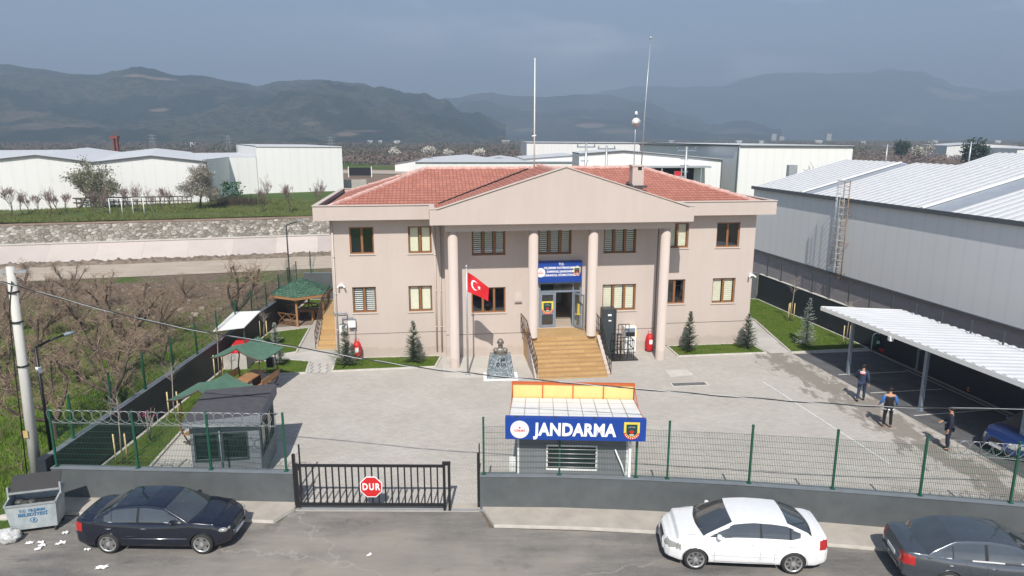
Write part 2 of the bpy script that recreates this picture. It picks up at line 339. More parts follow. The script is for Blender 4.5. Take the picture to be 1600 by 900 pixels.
# ground: one sheet to the horizon, stepping up beyond the river bank
prof = [(-6000, 0), (-120, 0), (-40, 0), (-12, 0), (0, 0), (7.0, 0), (7.5, 0)]
us = [-3500, -900, -300, -120, -60, -20, 0, 20, 40, 60, 66]
g = MB(); x0, x1 = -4200, 4200
# near sheet
g.add([(x0, -60, -.02), (x1, -60, -.02), (x1, 230, -.02), RW(72, 13.6, -.02), RW(-70, 13.6, -.02), (x0, 50, -.02)], [(0, 1, 2, 3, 4, 5)])
struct(g, 'ground', M['soil'])
# river bank: concrete slope, then rubble slope, then the raised plain
u0, u1 = -70, 72
b = MB(); b.add([RW(u0, 9.0, -.03)-RO, RW(u1, 9.0, -.03)-RO, RW(u1, 11.4, 1.6)-RO, RW(u0, 11.4, 1.6)-RO], [(0, 1, 2, 3)])
b.xform(Matrix.Rotation(-RA, 4, 'Z')); o = struct(b, 'river_bank', M['bank'], loc=RO, rz=RA)
b = MB(); nu, nn = 500, 12; vs = []
for j in range(nn+1):
    for i in range(nu+1):
        u = u0+(u1-u0)*i/nu; t = j/nn; n_ = 11.4+2.2*t; z = 1.6+1.6*t
        k = .16*noise.noise(Vector((u*2.1, n_*3, 0)))+.1*noise.noise(Vector((u*5, n_*5, 3)))
        vs.append(RW(u, n_-k*.5, z+k*.6 if 0 < j < nn else z))
b.add(vs, [(j*(nu+1)+i, j*(nu+1)+i+1, (j+1)*(nu+1)+i+1, (j+1)*(nu+1)+i) for j in range(nn) for i in range(nu)])
struct(b, 'stone_bank', M['rubble'])
b = MB(); e0 = RW(u0, 13.6); e1 = RW(u1, 13.6)
b.add([(x0, 50, PL), (e0.x, e0.y, PL), (e1.x, e1.y, PL), (x1, 230, PL), (x1+200, 6500, PL), (x0-200, 6500, PL)], [(0, 1, 2, 3, 4, 5)])
b.add([(x0, 50, -.03), (e0.x, e0.y, -.03), (e0.x, e0.y, PL), (x0, 50, PL)], [(0, 1, 2, 3)])
b.add([(e1.x, e1.y, -.03), (x1, 230, -.03), (x1, 230, PL), (e1.x, e1.y, PL)], [(0, 1, 2, 3)])
struct(b, 'plain', M['soil'])
# bank coping
b = MB(); b.box(0, u1-u0, -.15, .15, 0, .12); struct(b, 'bank_kerb', M['kerb'], loc=RW(u0, 11.4, 1.58), rz=RA)
# dirt road and its earth berm
b = MB(); b.add([RW(-70, .2, .01), RW(66, .2, .01), RW(66, 7.6, .01), RW(-70, 7.6, .01)], [(0, 1, 2, 3)]); struct(b, 'gravel_road', M['dirtroad'])
b = MB(); nu = 700; vs = []
for j in range(7):
    for i in range(nu+1):
        u = -70+136*i/nu; t = j/6; h = math.sin(math.pi*t)*.8*(.36+.16*noise.noise(Vector((u*.45, 0, 5)))+.34*noise.noise(Vector((u*2.3, t*4, 1)))+.2*noise.noise(Vector((u*5.3, t*9, 4))))
        vs.append(RW(u, 7.1+1.9*t+.25*noise.noise(Vector((u*.8, j, 9))), max(h, 0)+.0))
b.add(vs, [(j*(nu+1)+i, j*(nu+1)+i+1, (j+1)*(nu+1)+i+1, (j+1)*(nu+1)+i) for j in range(6) for i in range(nu)], 0, True)
struct(b, 'earth_berm', M['berm'])
# wild grass left of the station, uneven
def relief(name, x0, x1, y0, y1, nx, ny, f, m):
    b = MB(); b.add([(x0+(x1-x0)*i/nx, y0+(y1-y0)*j/ny, f(x0+(x1-x0)*i/nx, y0+(y1-y0)*j/ny)) for j in range(ny+1) for i in range(nx+1)],
        [(j*(nx+1)+i, j*(nx+1)+i+1, (j+1)*(nx+1)+i+1, (j+1)*(nx+1)+i) for j in range(ny) for i in range(nx)], 0, True)
    return struct(b, name, m)
def fz(x, y): return .03+.10*(noise.noise(Vector((x*.5, y*.5, 0)))+1)*min(1, max(0, (-15.6-x)/1.5))
m, q = pmat('orchard_floor', .95, .2)
fn = q.noise(q.pos(), 3.5, 9, .75); f = q.noise(q.pos(), .22, 6, .65); b_ = q.noise(q.pos(), 9, 5, .7)
sx = q.n.nodes.new('ShaderNodeSeparateXYZ'); q.n.links.new(q.pos(), sx.inputs[0])
k = mth('ADD', mth('MULTIPLY', mth('ADD', mth('ADD', sx.outputs[1], mth('MULTIPLY', sx.outputs[0], .25)), -30.5), .075), mth('MULTIPLY', mth('SUBTRACT', f, .5), 3.2))
soil = q.ramp(fn, [(.3, (.115, .085, .06)), (.6, (.20, .155, .115)), (.75, (.34, .28, .22))]); gr = q.ramp(b_, [(.3, (.035, .065, .012)), (.72, (.115, .18, .032))])
q.out(q.mix(q.ramp(k, [(.35, 0.0), (.75, 1.0)]), gr, soil)); q.bump(fn, .8, .12); M['orchard'] = m
relief('meadow', -75, -15.25, 17, 55.5, 220, 150, fz, M['orchard'])
def plgrass(x, y): return PL+.02+.15*(noise.noise(Vector((x*.15, y*.15, 0)))+.7)
b = MB(); vs = []
for j in range(11):
    for i in range(81):
        u = -70+118*i/80; n_ = 15.3+24*j/10; p = RW(u, n_); p.z = plgrass(p.x, p.y); vs.append(p)
b.add(vs, [(j*81+i, j*81+i+1, (j+1)*81+i+1, (j+1)*81+i) for j in range(10) for i in range(80)], 0, True)
struct(b, 'plain_grass', M['meadow'])
b = MB(); b.add([RW(-70, 13.55, PL+.02), RW(66, 13.55, PL+.02), RW(66, 16.2, PL+.03), RW(-70, 16.2, PL+.03)], [(0, 1, 2, 3)]); struct(b, 'bank_top', mat('reddish_bank_soil', (.30, .21, .15), .95, .35, 1.1, .5, 8, detail=8))
# strips of field behind (seen between the sheds)
sheet('field_track', [G(535, 265.5, PL), G(535, 271, PL), G(640, 272, PL), G(640, 266.5, PL)], PL+.03, M['dirtroad'], kind='structure')
sheet('green_field', [G(545, 259.5, PL), G(545, 264, PL), G(640, 265, PL), G(640, 260.5, PL)], PL+.03, M['lawn'], kind='structure')
sheet('brown_field', [G(500, 272, PL), G(500, 290, PL), G(640, 290, PL), G(640, 273, PL)], PL+.025, mat('ploughed_soil', (.21, .15, .11), .95, .2, .6, .3, 8), kind='structure')
# street
sheet('street', [(-62, 6), (62, 4), (62, 13.2), (26, 16.2), (14.4, 17.55), (9.5, 18.25), (4.6, 18.95), (-.7, 19.3), (-1.05, 20.4), (-7.0, 20.45), (-7.3, 19.6), (-14.5, 20.0), (-17.5, 19.0), (-62, 18.0)], .012, M['asphalt'], kind='structure')
# pavements with kerbs
def pave(name, poly, h=.12):
    b = MB(); b.prism([(p[0], p[1]) for p in poly], 0, h, 0, 1); return struct(b, name, [M['kerb'], M['walk']])
pave('pavement', [(-14.3, 20.05), (-11, 19.85), (-7.45, 19.55), (-7.02, 20.3), (-7.02, 20.95), (-15.4, 21.1)])
pave('pavement', [(-.95, 20.3), (-.55, 19.32), (2, 19.2), (4.7, 18.95), (9.5, 18.28), (14.5, 17.5), (24, 16.2), (24, 17.9), (16, 18.6), (9.9, 19.7), (4.1, 20.4), (-.95, 20.6)])
# station yard
YARD = [(-15.1, 20.9), (-7.05, 20.55), (-1.0, 20.3), (4.1, 20.3), (9.9, 19.7), (16, 18.8), (23.4, 17.9), (22.3, 26), (20.3, 38), (18.3, 50.2), (-15.3, 50.2)]
sheet('station_yard', YARD, .008, M['pavers'], kind='structure')
sheet('gate_apron', [(-6.98, 20.25), (-1.05, 20.2), (-1.05, 20.75), (-6.98, 20.8)], .018, M['walk'], kind='structure')
# asphalt under the parking shelter, its shade painted in as a darker colour
m = mat('shade_dark_asphalt', (.115, .115, .12), .85, .25, 1.6, .1, 50, detail=8)
sheet('shelter_shade_floor', [G(1240, 553.5), G(1360, 549), (20.3, 37), (22.9, 20), (18.6, 19.5)], .014, m, kind='structure')
def line(a, b_, w_, z=.02, name='painted_line'):
    a = Vector(a); b_ = Vector(b_); d = (b_-a).normalized(); n_ = Vector((-d.y, d.x, 0))*w_/2
    return sheet(name, [a+n_, b_+n_, b_-n_, a-n_], z, M['linepaint'], kind='structure')
M['linepaint'] = mat('worn_line_paint', (.62, .61, .58), .8, .2, 9)
line(G(1192, 597), G(1391, 726), .10)
for a, b_ in (((1310, 586), (1415, 581)), ((1360, 614.5), (1472, 608.5)), ((1428, 650), (1560, 640)), ((1415, 578), (1590, 657))):
    line(G(*a), G(*b_), .08)
# drain grate and light concrete patch
sheet('concrete_patch', [G(1040, 579), G(1072, 577), G(1083, 585), (G(1083, 587)), G(1048, 590)], .016, M['kerb'], kind='structure')
ds = MB(); p = G(1077, 601); ds.box(-.95, .95, -.24, .24, 0, .02, 0); ds.box(-.82, .82, -.17, .17, .02, .03, 1)
for i in range(26): ds.box(-.8+i*.063, -.775+i*.063, -.16, .16, .03, .04, 2)
ds.build('drain_grate', [M['kerb'], M['dark'], M['galv']], loc=(p.x, p.y, .012), rz=R(6), label='long dark metal drain grate in a pale frame, set in the yard paving', cat='drain grate')
# lawns with concrete edging
def lawn(poly, edge=True):
    sheet('lawn', poly, .05, M['lawn'], kind='structure')
    if edge:
        b = MB(); n = len(poly)
        for i in range(n): b.bar(Vector((poly[i][0], poly[i][1], .03)), Vector((poly[(i+1)%n][0], poly[(i+1)%n][1], .03)), .10, .09)
        struct(b, 'lawn_edging', M['kerb'])
LAWNS = [
 [G(519, 581), G(680, 574), W(5.65, -.35), W(-.05, -.12)],
 [G(1042, 542), G(1060, 557.5), G(1197, 552), W(23.55, -.12), W(18.4, -.12)],
 [W(24.2, 12.0), G(1178, 500), G(1236, 551.5), G(1356, 545.5), (20.0, 39.8), (18.2, 50.0)],
 [(-14.95, 41.0), G(484, 513), G(463, 551), (-14.95, 35.2)],
 [(-14.95, 34.6), G(440, 562), G(484, 566), G(478, 583.5), G(400, 587), G(343, 622), G(300, 657), G(238, 727), (-12.9, 21.1), (-14.95, 21.1)],
 [(-15.0, 46.5), (-9.6, 46.5), (-9.6, 49.9), (-15.0, 49.9)],
]
for l in LAWNS: lawn([(p[0], p[1]) for p in l])
# concrete path by the side stairs, slabs, gazebo floor
sheet('path', [G(462, 553), G(492, 547), (W(0, .6)), (W(0, -1.2)), G(478, 566), G(437, 562), (-14.9, 34.6), (-14.9, 35.2)], .020, M['yardconc'], kind='structure')
b = MB()
for i in range(3):
    for j in range(3):
        p = G(482+i*12.0, 581-j*5.2); b.box(p.x-.17, p.x+.17, p.y-.25, p.y+.25, .03, .045)
struct(b, 'stepping_slabs', M['yardconc'])
sheet('gazebo_floor', [G(424, 512), G(487, 508), G(500, 488), (-14.9, 46)], .03, mat('brown_paving', (.22, .17, .13), .9, .15, 3), kind='structure')
sheet('path', [G(1180, 500), G(1188, 518), G(1226, 532), G(1212, 537), G(1243, 551), G(1204, 553), G(1178, 538), W(23.6, 1)], .022, M['yardconc'], kind='structure')
sheet('gatehouse_slab', [G(243, 727), G(300, 664), (-8.2, 25.0), (-8.2, 21.0), (-12.7, 21.0)], .024, M['yardconc'], kind='structure')
# stone apron round the porch
sheet('porch_apron', [W(5.7, -.5), W(5.7, -3.9), W(10.2, -4.3), W(10.2, -.5)], .012, M['yardconc'], kind='structure')

# ---------------------------------------------------------------- hills: terrain meshes, real distance and height
def hills(name, sky_px, rd, r0, amp, seed, mats, cut=None, back=1.5):
    """sky_px: skyline measured in the photograph, rd: distance of the crest, r0: where the slope starts"""
    az = []; 
    for x, y in sky_px:
        r = ray(x, y); hd = math.hypot(r.x, r.y); az.append((math.atan2(r.x, r.y), CAMH+r.z/hd*rd))
    a0, a1 = az[0][0], az[-1][0]; na, nr = 260, 90; vs = []
    def hh(a):
        for (p, h), (p2, h2) in zip(az, az[1:]):
            if a <= p2: t = (a-p)/(p2-p); t = t*t*(3-2*t); return h+(h2-h)*t
        return az[-1][1]
    col = []
    for j in range(nr+1):
        t = j/nr; r = r0+(rd*back-r0)*t
        for i in range(na+1):
            a = a0+(a1-a0)*i/na; x, y = r*math.sin(a), r*math.cos(a); H = hh(a)
            if r <= rd: k = (r-r0)/(rd-r0); e = k**1.25*(1.0) ; base = H*e
            else: base = H*max(0, 1-((r-rd)/(rd*back-rd))**1.3)
            k = min(1, max(0, (r-r0)/(rd-r0)))
            env = math.sin(math.pi*min(1, k))**.8 if r <= rd else 0
            s = 6.0/rd; n1 = noise.fractal(Vector((x*s, y*s, seed)), 1.0, 2.0, 6); rid = 1-abs(noise.noise(Vector((x*s*1.3, y*s*.45, seed+7))))*2
            z = PL-1.5+base+amp*env*(n1*.7+rid*.55-.2)*(H/ max(1, amp*4))**.0
            z += amp*.07*noise.fractal(Vector((x*s*8, y*s*8, seed)), 1.0, 2.0, 4)+amp*env*.30*(1-2*abs(noise.fractal(Vector((x*s*2.6, y*s*1.1, seed+4)), 1.0, 2.0, 4)))
            vs.append((x, y, max(PL-3, z)))
    b = MB(); b.add(vs, [(j*(na+1)+i, j*(na+1)+i+1, (j+1)*(na+1)+i+1, (j+1)*(na+1)+i) for j in range(nr) for i in range(na)], 0, True)
    from mathutils.bvhtree import BVHTree
    if cut:
        tree_ = BVHTree.FromPolygons(b.v, b.f); q = NT(mats[0]); base = q.b.inputs['Base Color'].links[0].from_socket; nz_ = q.noise(q.pos(), 14.0/rd, 6, .7)
        for x0, y0, x1, y1, stg in cut:
            d_ = ray((x0+x1)/2, (y0+y1)/2).normalized(); hit = tree_.ray_cast(Vector((0, 0, CAMH)), d_)
            if hit[0] is None: continue
            c_ = hit[0]; k_ = c_.length/FPX; rx, rz_ = (x1-x0)/2*k_, (y1-y0)/2*k_
            mp_ = q.n.nodes.new('ShaderNodeMapping'); mp_.vector_type = 'POINT'; mp_.inputs['Scale'].default_value = (1/rx, 1/(rx*2.5), 1/rz_); mp_.inputs['Location'].default_value = (-c_.x/rx, -c_.y/(rx*2.5), -c_.z/rz_)
            g_ = q.n.nodes.new('ShaderNodeNewGeometry'); q.n.links.new(g_.outputs['Position'], mp_.inputs[0]); ln = q.n.nodes.new('ShaderNodeVectorMath'); ln.operation = 'LENGTH'; q.n.links.new(mp_.outputs[0], ln.inputs[0])
            ad_ = q.n.nodes.new('ShaderNodeMath'); ad_.operation = 'MULTIPLY_ADD'; q.n.links.new(nz_, ad_.inputs[0]); ad_.inputs[1].default_value = 2.2; ad_.inputs[2].default_value = -1.1
            a2 = q.n.nodes.new('ShaderNodeMath'); q.n.links.new(ad_.outputs[0], a2.inputs[0]); q.n.links.new(ln.outputs[1], a2.inputs[1])
            base = q.mix(q.ramp(a2.outputs[0], [(.55, stg), (1.0, 0.0)]), base, (.36, .26, .19))
        q.out(base)
    return struct(b, name, mats)
def pxang(x, y):
    r = ray(x, y); return math.atan2(r.x, r.y), r.z/math.hypot(r.x, r.y)
def cutbox(x0, y0, x1, y1, thr=-.25):
    a0, e1 = pxang(x0, y0); a1, e0 = pxang(x1, y1); return (a0, a1, e0, e1, thr)
def hillmat(name, forest, scrub, bare, sc):
    m, q = pmat(name, .95, .15); f = q.noise(q.pos(), sc, 9, .62); f2 = q.noise(q.pos(), sc*5, 6, .7); f3 = q.noise(q.pos(), sc*40, 4, .8)
    c = q.mix(q.ramp(f, [(.47, 0.0), (.54, 1.0)]), forest, scrub); c = q.mix(q.ramp(f2, [(.60, 0.0), (.72, .5)]), c, bare)
    f4 = q.noise(q.pos((1, 1, 2)), sc*14, 5, .75); c = q.mix(.6, c, q.ramp(f3, [(.3, .35), (.7, 1.0)]), 'MULTIPLY'); c = q.mix(q.ramp(f4, [(.47, .9), (.52, 0.0)]), c, forest); c = q.mix(q.ramp(f4, [(.64, 0.0), (.74, .45)]), c, bare); q.out(c); q.bump(f3, .8, 6); return m
barem = mat('bare_quarry_earth', (.50, .36, .26), .95, .25, .02)
hills('near_hills', [(-500, 120), (-200, 98), (0, 101), (60, 108), (110, 117), (150, 118), (180, 112), (215, 110), (250, 117), (275, 124), (320, 121), (350, 126), (400, 134), (440, 127), (500, 124), (560, 131), (600, 140), (650, 153), (690, 167), (730, 192), (790, 220)], 1900, 1050, 55, 3.3,
      [hillmat('wooded_slope', (.026, .042, .026), (.135, .128, .078), (.27, .21, .14), .006)], [(165, 116, 240, 121, .6), (215, 119, 277, 128, .8), (230, 168, 268, 176, .7), (520, 206, 560, 213, .6), (545, 203, 600, 207, .4), (470, 190, 500, 196, .3), (0, 172, 60, 190, .2), (20, 190, 130, 203, .25)])
hills('middle_hills', [(560, 216), (640, 178), (700, 155), (760, 146), (800, 150), (850, 152), (900, 148), (950, 149), (1000, 160), (1060, 178), (1130, 200), (1220, 218)], 3300, 2000, 65, 8.1,
      [hillmat('scrub_slope', (.032, .046, .034), (.115, .115, .078), (.24, .17, .11), .0035)], [(900, 192, 950, 201, .7), (925, 200, 1020, 210, .4), (800, 198, 842, 209, .45), (900, 176, 935, 192, .2), (1120, 200, 1190, 212, .3)], 1.3)
hills('far_mountain', [(760, 190), (850, 155), (920, 148), (960, 140), (1000, 134), (1060, 136), (1130, 134), (1170, 122), (1200, 114), (1250, 113), (1300, 114), (1360, 113), (1390, 109), (1440, 111), (1462, 121), (1500, 134), (1560, 143), (1640, 140), (1800, 132), (1950, 160)], 5300, 3300, 120, 12.4,
      [hillmat('far_slope', (.035, .05, .04), (.115, .115, .09), (.20, .17, .14), .0022)], [(1448, 128, 1488, 160, .75), (1478, 142, 1530, 162, .6), (1525, 158, 1560, 170, .3), (1390, 176, 1440, 200, .25)], 1.14)
# haze
hz = MB(); hz.box(-4700, 4700, -70, 6700, -1.2, 640)
hm = bpy.data.materials.new('haze_air'); hm.use_nodes = True; hn = hm.node_tree; hn.nodes.remove(hn.nodes['Principled BSDF'])
pv = hn.nodes.new('ShaderNodeVolumePrincipled'); pv.inputs['Color'].default_value = (.60, .77, 1.0, 1); pv.inputs['Density'].default_value = .00050; pv.inputs['Anisotropy'].default_value = .01
hn.links.new(pv.outputs[0], hn.nodes['Material Output'].inputs['Volume'])
hz.build('haze', hm, kind='stuff')
# ================================================================ THE STATION (local axes: x along the front, y back, z up)
ST = thing('police_station', BO, BA, 'two-storey beige police station with red tiled hip roof, gabled porch and brown windows', 'police station')
def facade(b, s0, s1, z0, z1, d, holes, mi=0, rev=.16):
    xs = sorted({s0, s1, *[h[0] for h in holes], *[h[1] for h in holes]}); zs = sorted({z0, z1, *[h[2] for h in holes], *[h[3] for h in holes]})
    for i in range(len(xs)-1):
        for j in range(len(zs)-1):
            cx, cz = (xs[i]+xs[i+1])/2, (zs[j]+zs[j+1])/2
            if any(h[0] < cx < h[1] and h[2] < cz < h[3] for h in holes): continue
            b.add([(xs[i], d, zs[j]), (xs[i+1], d, zs[j]), (xs[i+1], d, zs[j+1]), (xs[i], d, zs[j+1])], [(0, 1, 2, 3)], mi)
    for a, c, e, f in holes:
        b.add([(a, d, e), (c, d, e), (c, d, f), (a, d, f), (a, d+rev, e), (c, d+rev, e), (c, d+rev, f), (a, d+rev, f)],
              [(0, 1, 5, 4), (1, 2, 6, 5), (2, 3, 7, 6), (3, 0, 4, 7)], mi)
WIN = [ # s0,s1,z0,z1,plane,lights,style
 (.99, 2.25, 5.74, 7.18, 0, 2, 'halfopen'), (4.05, 5.29, 5.72, 7.17, 0, 2, 'cream'), (1.0, 2.25, 2.53, 3.95, 0, 2, 'zebra'), (3.98, 5.25, 2.51, 3.94, 0, 2, 'cream'),
 (18.33, 19.58, 5.73, 7.13, 0, 2, 'creamz'), (21.21, 22.58, 5.72, 7.13, 0, 2, 'dim'), (18.33, 19.53, 2.51, 3.93, 0, 2, 'dark'), (21.16, 22.52, 2.48, 3.94, 0, 2, 'creamz'),
 (7.4, 9.2, 5.63, 7.02, -.55, 3, 'zebra'), (10.97, 12.8, 5.61, 7.02, -.55, 3, 'zebra'), (14.58, 16.4, 5.60, 7.03, -.55, 3, 'zebra'),
 (7.35, 9.2, 2.46, 3.87, -.55, 3, 'dark'), (14.59, 16.49, 2.36, 3.86, -.55, 3, 'creamz')]
DOOR = (11.02, 13.42, 1.5, 4.08)
wb = MB(); B_D = 11.0
facade(wb, 0, 5.95, 0, 7.62, 0, [w_[:4] for w_ in WIN if w_[4] == 0 and w_[0] < 6])
facade(wb, 17.6, 23.5, 0, 7.62, 0, [w_[:4] for w_ in WIN if w_[4] == 0 and w_[0] > 6])
facade(wb, 5.95, 17.6, 0, 7.9, -.55, [w_[:4] for w_ in WIN if w_[4] < 0]+[DOOR], rev=.16)
wb.add([(5.95, -.55, 0), (5.95, 0, 0), (5.95, 0, 7.9), (5.95, -.55, 7.9)], [(3, 2, 1, 0)]); wb.add([(17.6, -.55, 0), (17.6, 0, 0), (17.6, 0, 7.9), (17.6, -.55, 7.9)], [(0, 1, 2, 3)])
wb.add([(0, 0, 0), (0, B_D, 0), (0, B_D, 7.62), (0, 0, 7.62)], [(3, 2, 1, 0)]); wb.add([(23.5, 0, 0), (23.5, B_D, 0), (23.5, B_D, 7.62), (23.5, 0, 7.62)], [(0, 1, 2, 3)])
wb.add([(0, B_D, 0), (23.5, B_D, 0), (23.5, B_D, 7.62), (0, B_D, 7.62)], [(3, 2, 1, 0)])
wb.build('wall', M['wall'], ST)
for q4_ in ((.0, 5.95, -.006, 0, 1.33, 1.36), (17.6, 23.5, -.006, 0, 1.36, 1.39), (5.95, 10.2, -.556, -.55, 1.26, 1.29), (14.1, 17.6, -.556, -.55, 1.26, 1.29)): MB().box(*q4_).build('base_joint', M['groove'], ST)
# dark rooms behind the windows, hallway behind the door
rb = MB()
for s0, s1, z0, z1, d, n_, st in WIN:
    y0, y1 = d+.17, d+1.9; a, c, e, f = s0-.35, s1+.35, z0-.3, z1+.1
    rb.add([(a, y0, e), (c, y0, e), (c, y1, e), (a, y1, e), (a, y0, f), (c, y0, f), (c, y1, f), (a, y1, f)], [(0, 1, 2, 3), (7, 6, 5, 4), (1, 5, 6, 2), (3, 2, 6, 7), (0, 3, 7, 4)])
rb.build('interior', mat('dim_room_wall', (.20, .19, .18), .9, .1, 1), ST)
hb = MB(); a, c, e, f = 11.02, 13.42, 1.5, 4.08; y0, y1 = -.39, 5.2
hb.add([(a, y0, e), (c, y0, e), (c, y1, e), (a, y1, e)], [(0, 1, 2, 3)], 1); hb.add([(a, y0, f), (c, y0, f), (c, y1, f), (a, y1, f)], [(3, 2, 1, 0)], 0)
hb.add([(a, y0, e), (a, y1, e), (a, y1, f), (a, y0, f)], [(0, 1, 2, 3)], 0); hb.add([(c, y0, e), (c, y1, e), (c, y1, f), (c, y0, f)], [(3, 2, 1, 0)], 0); hb.add([(a, y1, e), (c, y1, e), (c, y1, f), (a, y1, f)], [(0, 1, 2, 3)], 0)
hb.box(12.0, 12.9, y1-.06, y1-.02, 1.5, 3.6, 2)
hb.build('hallway', [mat('hall_plaster', (.62, .58, .52), .8), mat('hall_tiles', (.50, .42, .34), .5, .1, 4), M['dark']], ST)
# windows
def window(s0, s1, z0, z1, d, lights, style, par):
    f = MB(); y = d+.10; t = .075
    f.box(s0, s1, y, y+.07, z0, z0+t); f.box(s0, s1, y, y+.07, z1-t, z1)
    edges = [s0+(s1-s0)*i/lights for i in range(lights+1)]
    for i, e in enumerate(edges):
        w_ = t if i in (0, lights) else .12; x = e if i == 0 else e-w_ if i == lights else e-w_/2
        f.box(x, x+w_, y+.001, y+.069, z0+t, z1-t)
    o = f.build('window', M['brownframe'], par)
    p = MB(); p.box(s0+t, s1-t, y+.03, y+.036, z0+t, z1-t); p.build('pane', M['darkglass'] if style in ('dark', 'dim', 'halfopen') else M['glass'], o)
    sl_ = MB(); sl_.box(s0-.06, s1+.06, d-.05, d+.10, z0-.055, z0-.003); sl_.build('sill', M['wall_trim'], o)
    if style in ('cream', 'creamz', 'zebra', 'dim'):
        c = MB(); rnd = random.Random(int(s0*100+z0*7))
        for i in range(lights):
            a, e = edges[i]+.10, edges[i+1]-.10; drop = {'dim': .0}.get(style, 0); zt = z1-.09
            if style == 'cream': c.box(a, e, y+.11, y+.115, z0+.09, zt, 0)
            else:
                n_ = 11; h = (zt-z0-.1)/n_; gap = {'zebra': .45, 'creamz': .10, 'dim': .62}[style]
                for k in range(n_): c.box(a, e, y+.11, y+.116, z0+.1+h*k, z0+.1+h*(k+1-gap), 0)
        c.build('blind', M['greyslat'] if style in ('dim',) else M['white'] if style == 'zebra' else M['cream'], o)
    if style == 'halfopen':
        c = MB(); c.box(edges[0]+.11, edges[1]-.08, y+.10, y+.105, z0+.1, z1-.1); c.build('curtain', mat('pale_blue_curtain', (.42, .50, .55), .8, .1, 6), o)
    return o
for w_ in WIN: window(*w_, ST)
# columns and porch beam
for s in (6.33, 10.45, 13.58, 17.45):
    c = MB(); zb = 0 if s in (6.33, 17.45) else 1.5
    c.lathe([(.27, zb), (.27, zb+.02), (.25, zb+.03), (.25, 7.18)], 28, c=(s, -2.25, 0)); c.build('column', M['wall'], ST)
c = MB(); c.box(5.95, 17.85, -2.5, -2.0, 7.18, 7.6); c.box(5.95, 6.5, -1.998, -.552, 7.2, 7.6); c.box(17.3, 17.85, -1.998, -.552, 7.2, 7.6); c.build('porch_beam', M['wall'], ST)
# eaves: fascia boxes with a coping edge, soffit under
def fascia(b, p, q_, z0, z1, th=.16, mi=0):
    p = Vector(p); q_ = Vector(q_); d = (q_-p).normalized(); n_ = Vector((-d.y, d.x, 0))*th
    b.prism([tuple(p)[:2], tuple(q_)[:2], tuple(q_+n_)[:2], tuple(p+n_)[:2]], z0, z1, mi, 1)
E0, E1, EF, EB = -.7, 24.25, -.75, B_D+.7
f = MB(); f.box(E0, 5.19, EF, EF+.16, 7.62, 8.36, 0); f.box(18.64, E1, EF, EF+.16, 7.62, 8.36, 0)
f.box(E0, E0+.16, EF+.161, EB-.161, 7.621, 8.36, 0); f.box(E1-.16, E1, EF+.161, EB-.161, 7.621, 8.36, 0); f.box(E0, E1, EB-.16, EB, 7.62, 8.36, 0)
f.build('fascia', M['wall'], ST)
f = MB(); ov = .03
f.box(E0-ov, 5.19, EF-ov, EF+.24, 8.362, 8.40); f.box(18.64, E1+ov, EF-ov, EF+.24, 8.362, 8.40); f.box(E0-ov, E0+.24, EF+.241, EB-.2, 8.362, 8.399); f.box(E1-.24, E1+ov, EF+.241, EB-.2, 8.362, 8.399); f.box(E0, E1, EB-.2, EB+ov, 8.362, 8.398)
f.build('coping', M['wall_trim'], ST)
MB().box(E0-ov-.004, 5.19, EF-ov-.004, EF-ov+.02, 8.345, 8.361).build('drip_edge', M['groove'], ST); MB().box(18.64, E1+ov, EF-ov-.004, EF-ov+.02, 8.345, 8.361).build('drip_edge', M['groove'], ST)
f = MB(); f.box(E0+.005, 5.2, EF+.165, B_D+.5, 7.63, 7.68); f.box(18.63, E1-.005, EF+.165, B_D+.5, 7.63, 7.68); f.box(5.21, 18.62, -2.9, B_D+.5, 7.63, 7.68); f.build('soffit', M['wall'], ST)
# pediment: triangular front on the porch, with returns to the wings
PF = -3.0; PL0, PR0, PA = 5.2, 18.63, 11.95
f = MB(); f.vprism([(PL0, 7.58), (PR0, 7.58), (PR0, 8.36), (18.2, 8.36), (PA, 10.33), (5.7, 8.36), (PL0, 8.36)], PF, PF+.18)
f.box(PL0, PL0+.18, PF+.181, EF+.159, 7.581, 8.36); f.box(PR0-.18, PR0, PF+.181, EF+.159, 7.581, 8.36)
f.build('pediment', M['wall'], ST)
f = MB(); s_ = (10.33-8.36)/(PA-5.7)
for a, c, z0, z1 in ((5.6, PA+.001, 8.36, 10.36), (PA, 18.3, 10.36, 8.36)):
    f.add([(a, PF-.03, z0), (c, PF-.03, z1), (c, PF+.25, z1), (a, PF+.25, z0), (a, PF-.03, z0+.05), (c, PF-.03, z1+.05), (c, PF+.25, z1+.05), (a, PF+.25, z0+.05)], [(0, 3, 2, 1), (4, 5, 6, 7), (0, 1, 5, 4), (1, 2, 6, 5), (2, 3, 7, 6), (3, 0, 4, 7)])
f.box(PL0-.02, 5.6, PF-.03, PF+.25, 8.362, 8.41); f.box(18.3, PR0+.02, PF-.03, PF+.25, 8.362, 8.41)
f.box(PL0-.02, PL0+.25, PF+.251, EF+.2, 8.362, 8.405); f.box(PR0-.25, PR0+.02, PF+.251, EF+.2, 8.362, 8.405)
f.build('pediment_coping', M['wall_trim'], ST)
f = MB()
for a, c, z0, z1 in ((5.55, PA, 8.33, 10.335), (PA, 18.35, 10.335, 8.33)):
    f.add([(a, PF-.036, z0), (c, PF-.036, z1), (c, PF-.001, z1), (a, PF-.001, z0), (a, PF-.036, z0+.025), (c, PF-.036, z1+.025), (c, PF-.001, z1+.025), (a, PF-.001, z0+.025)], [(0, 3, 2, 1), (4, 5, 6, 7), (0, 1, 5, 4), (1, 2, 6, 5), (2, 3, 7, 6), (3, 0, 4, 7)])
f.build('pediment_drip_edge', M['groove'], ST)
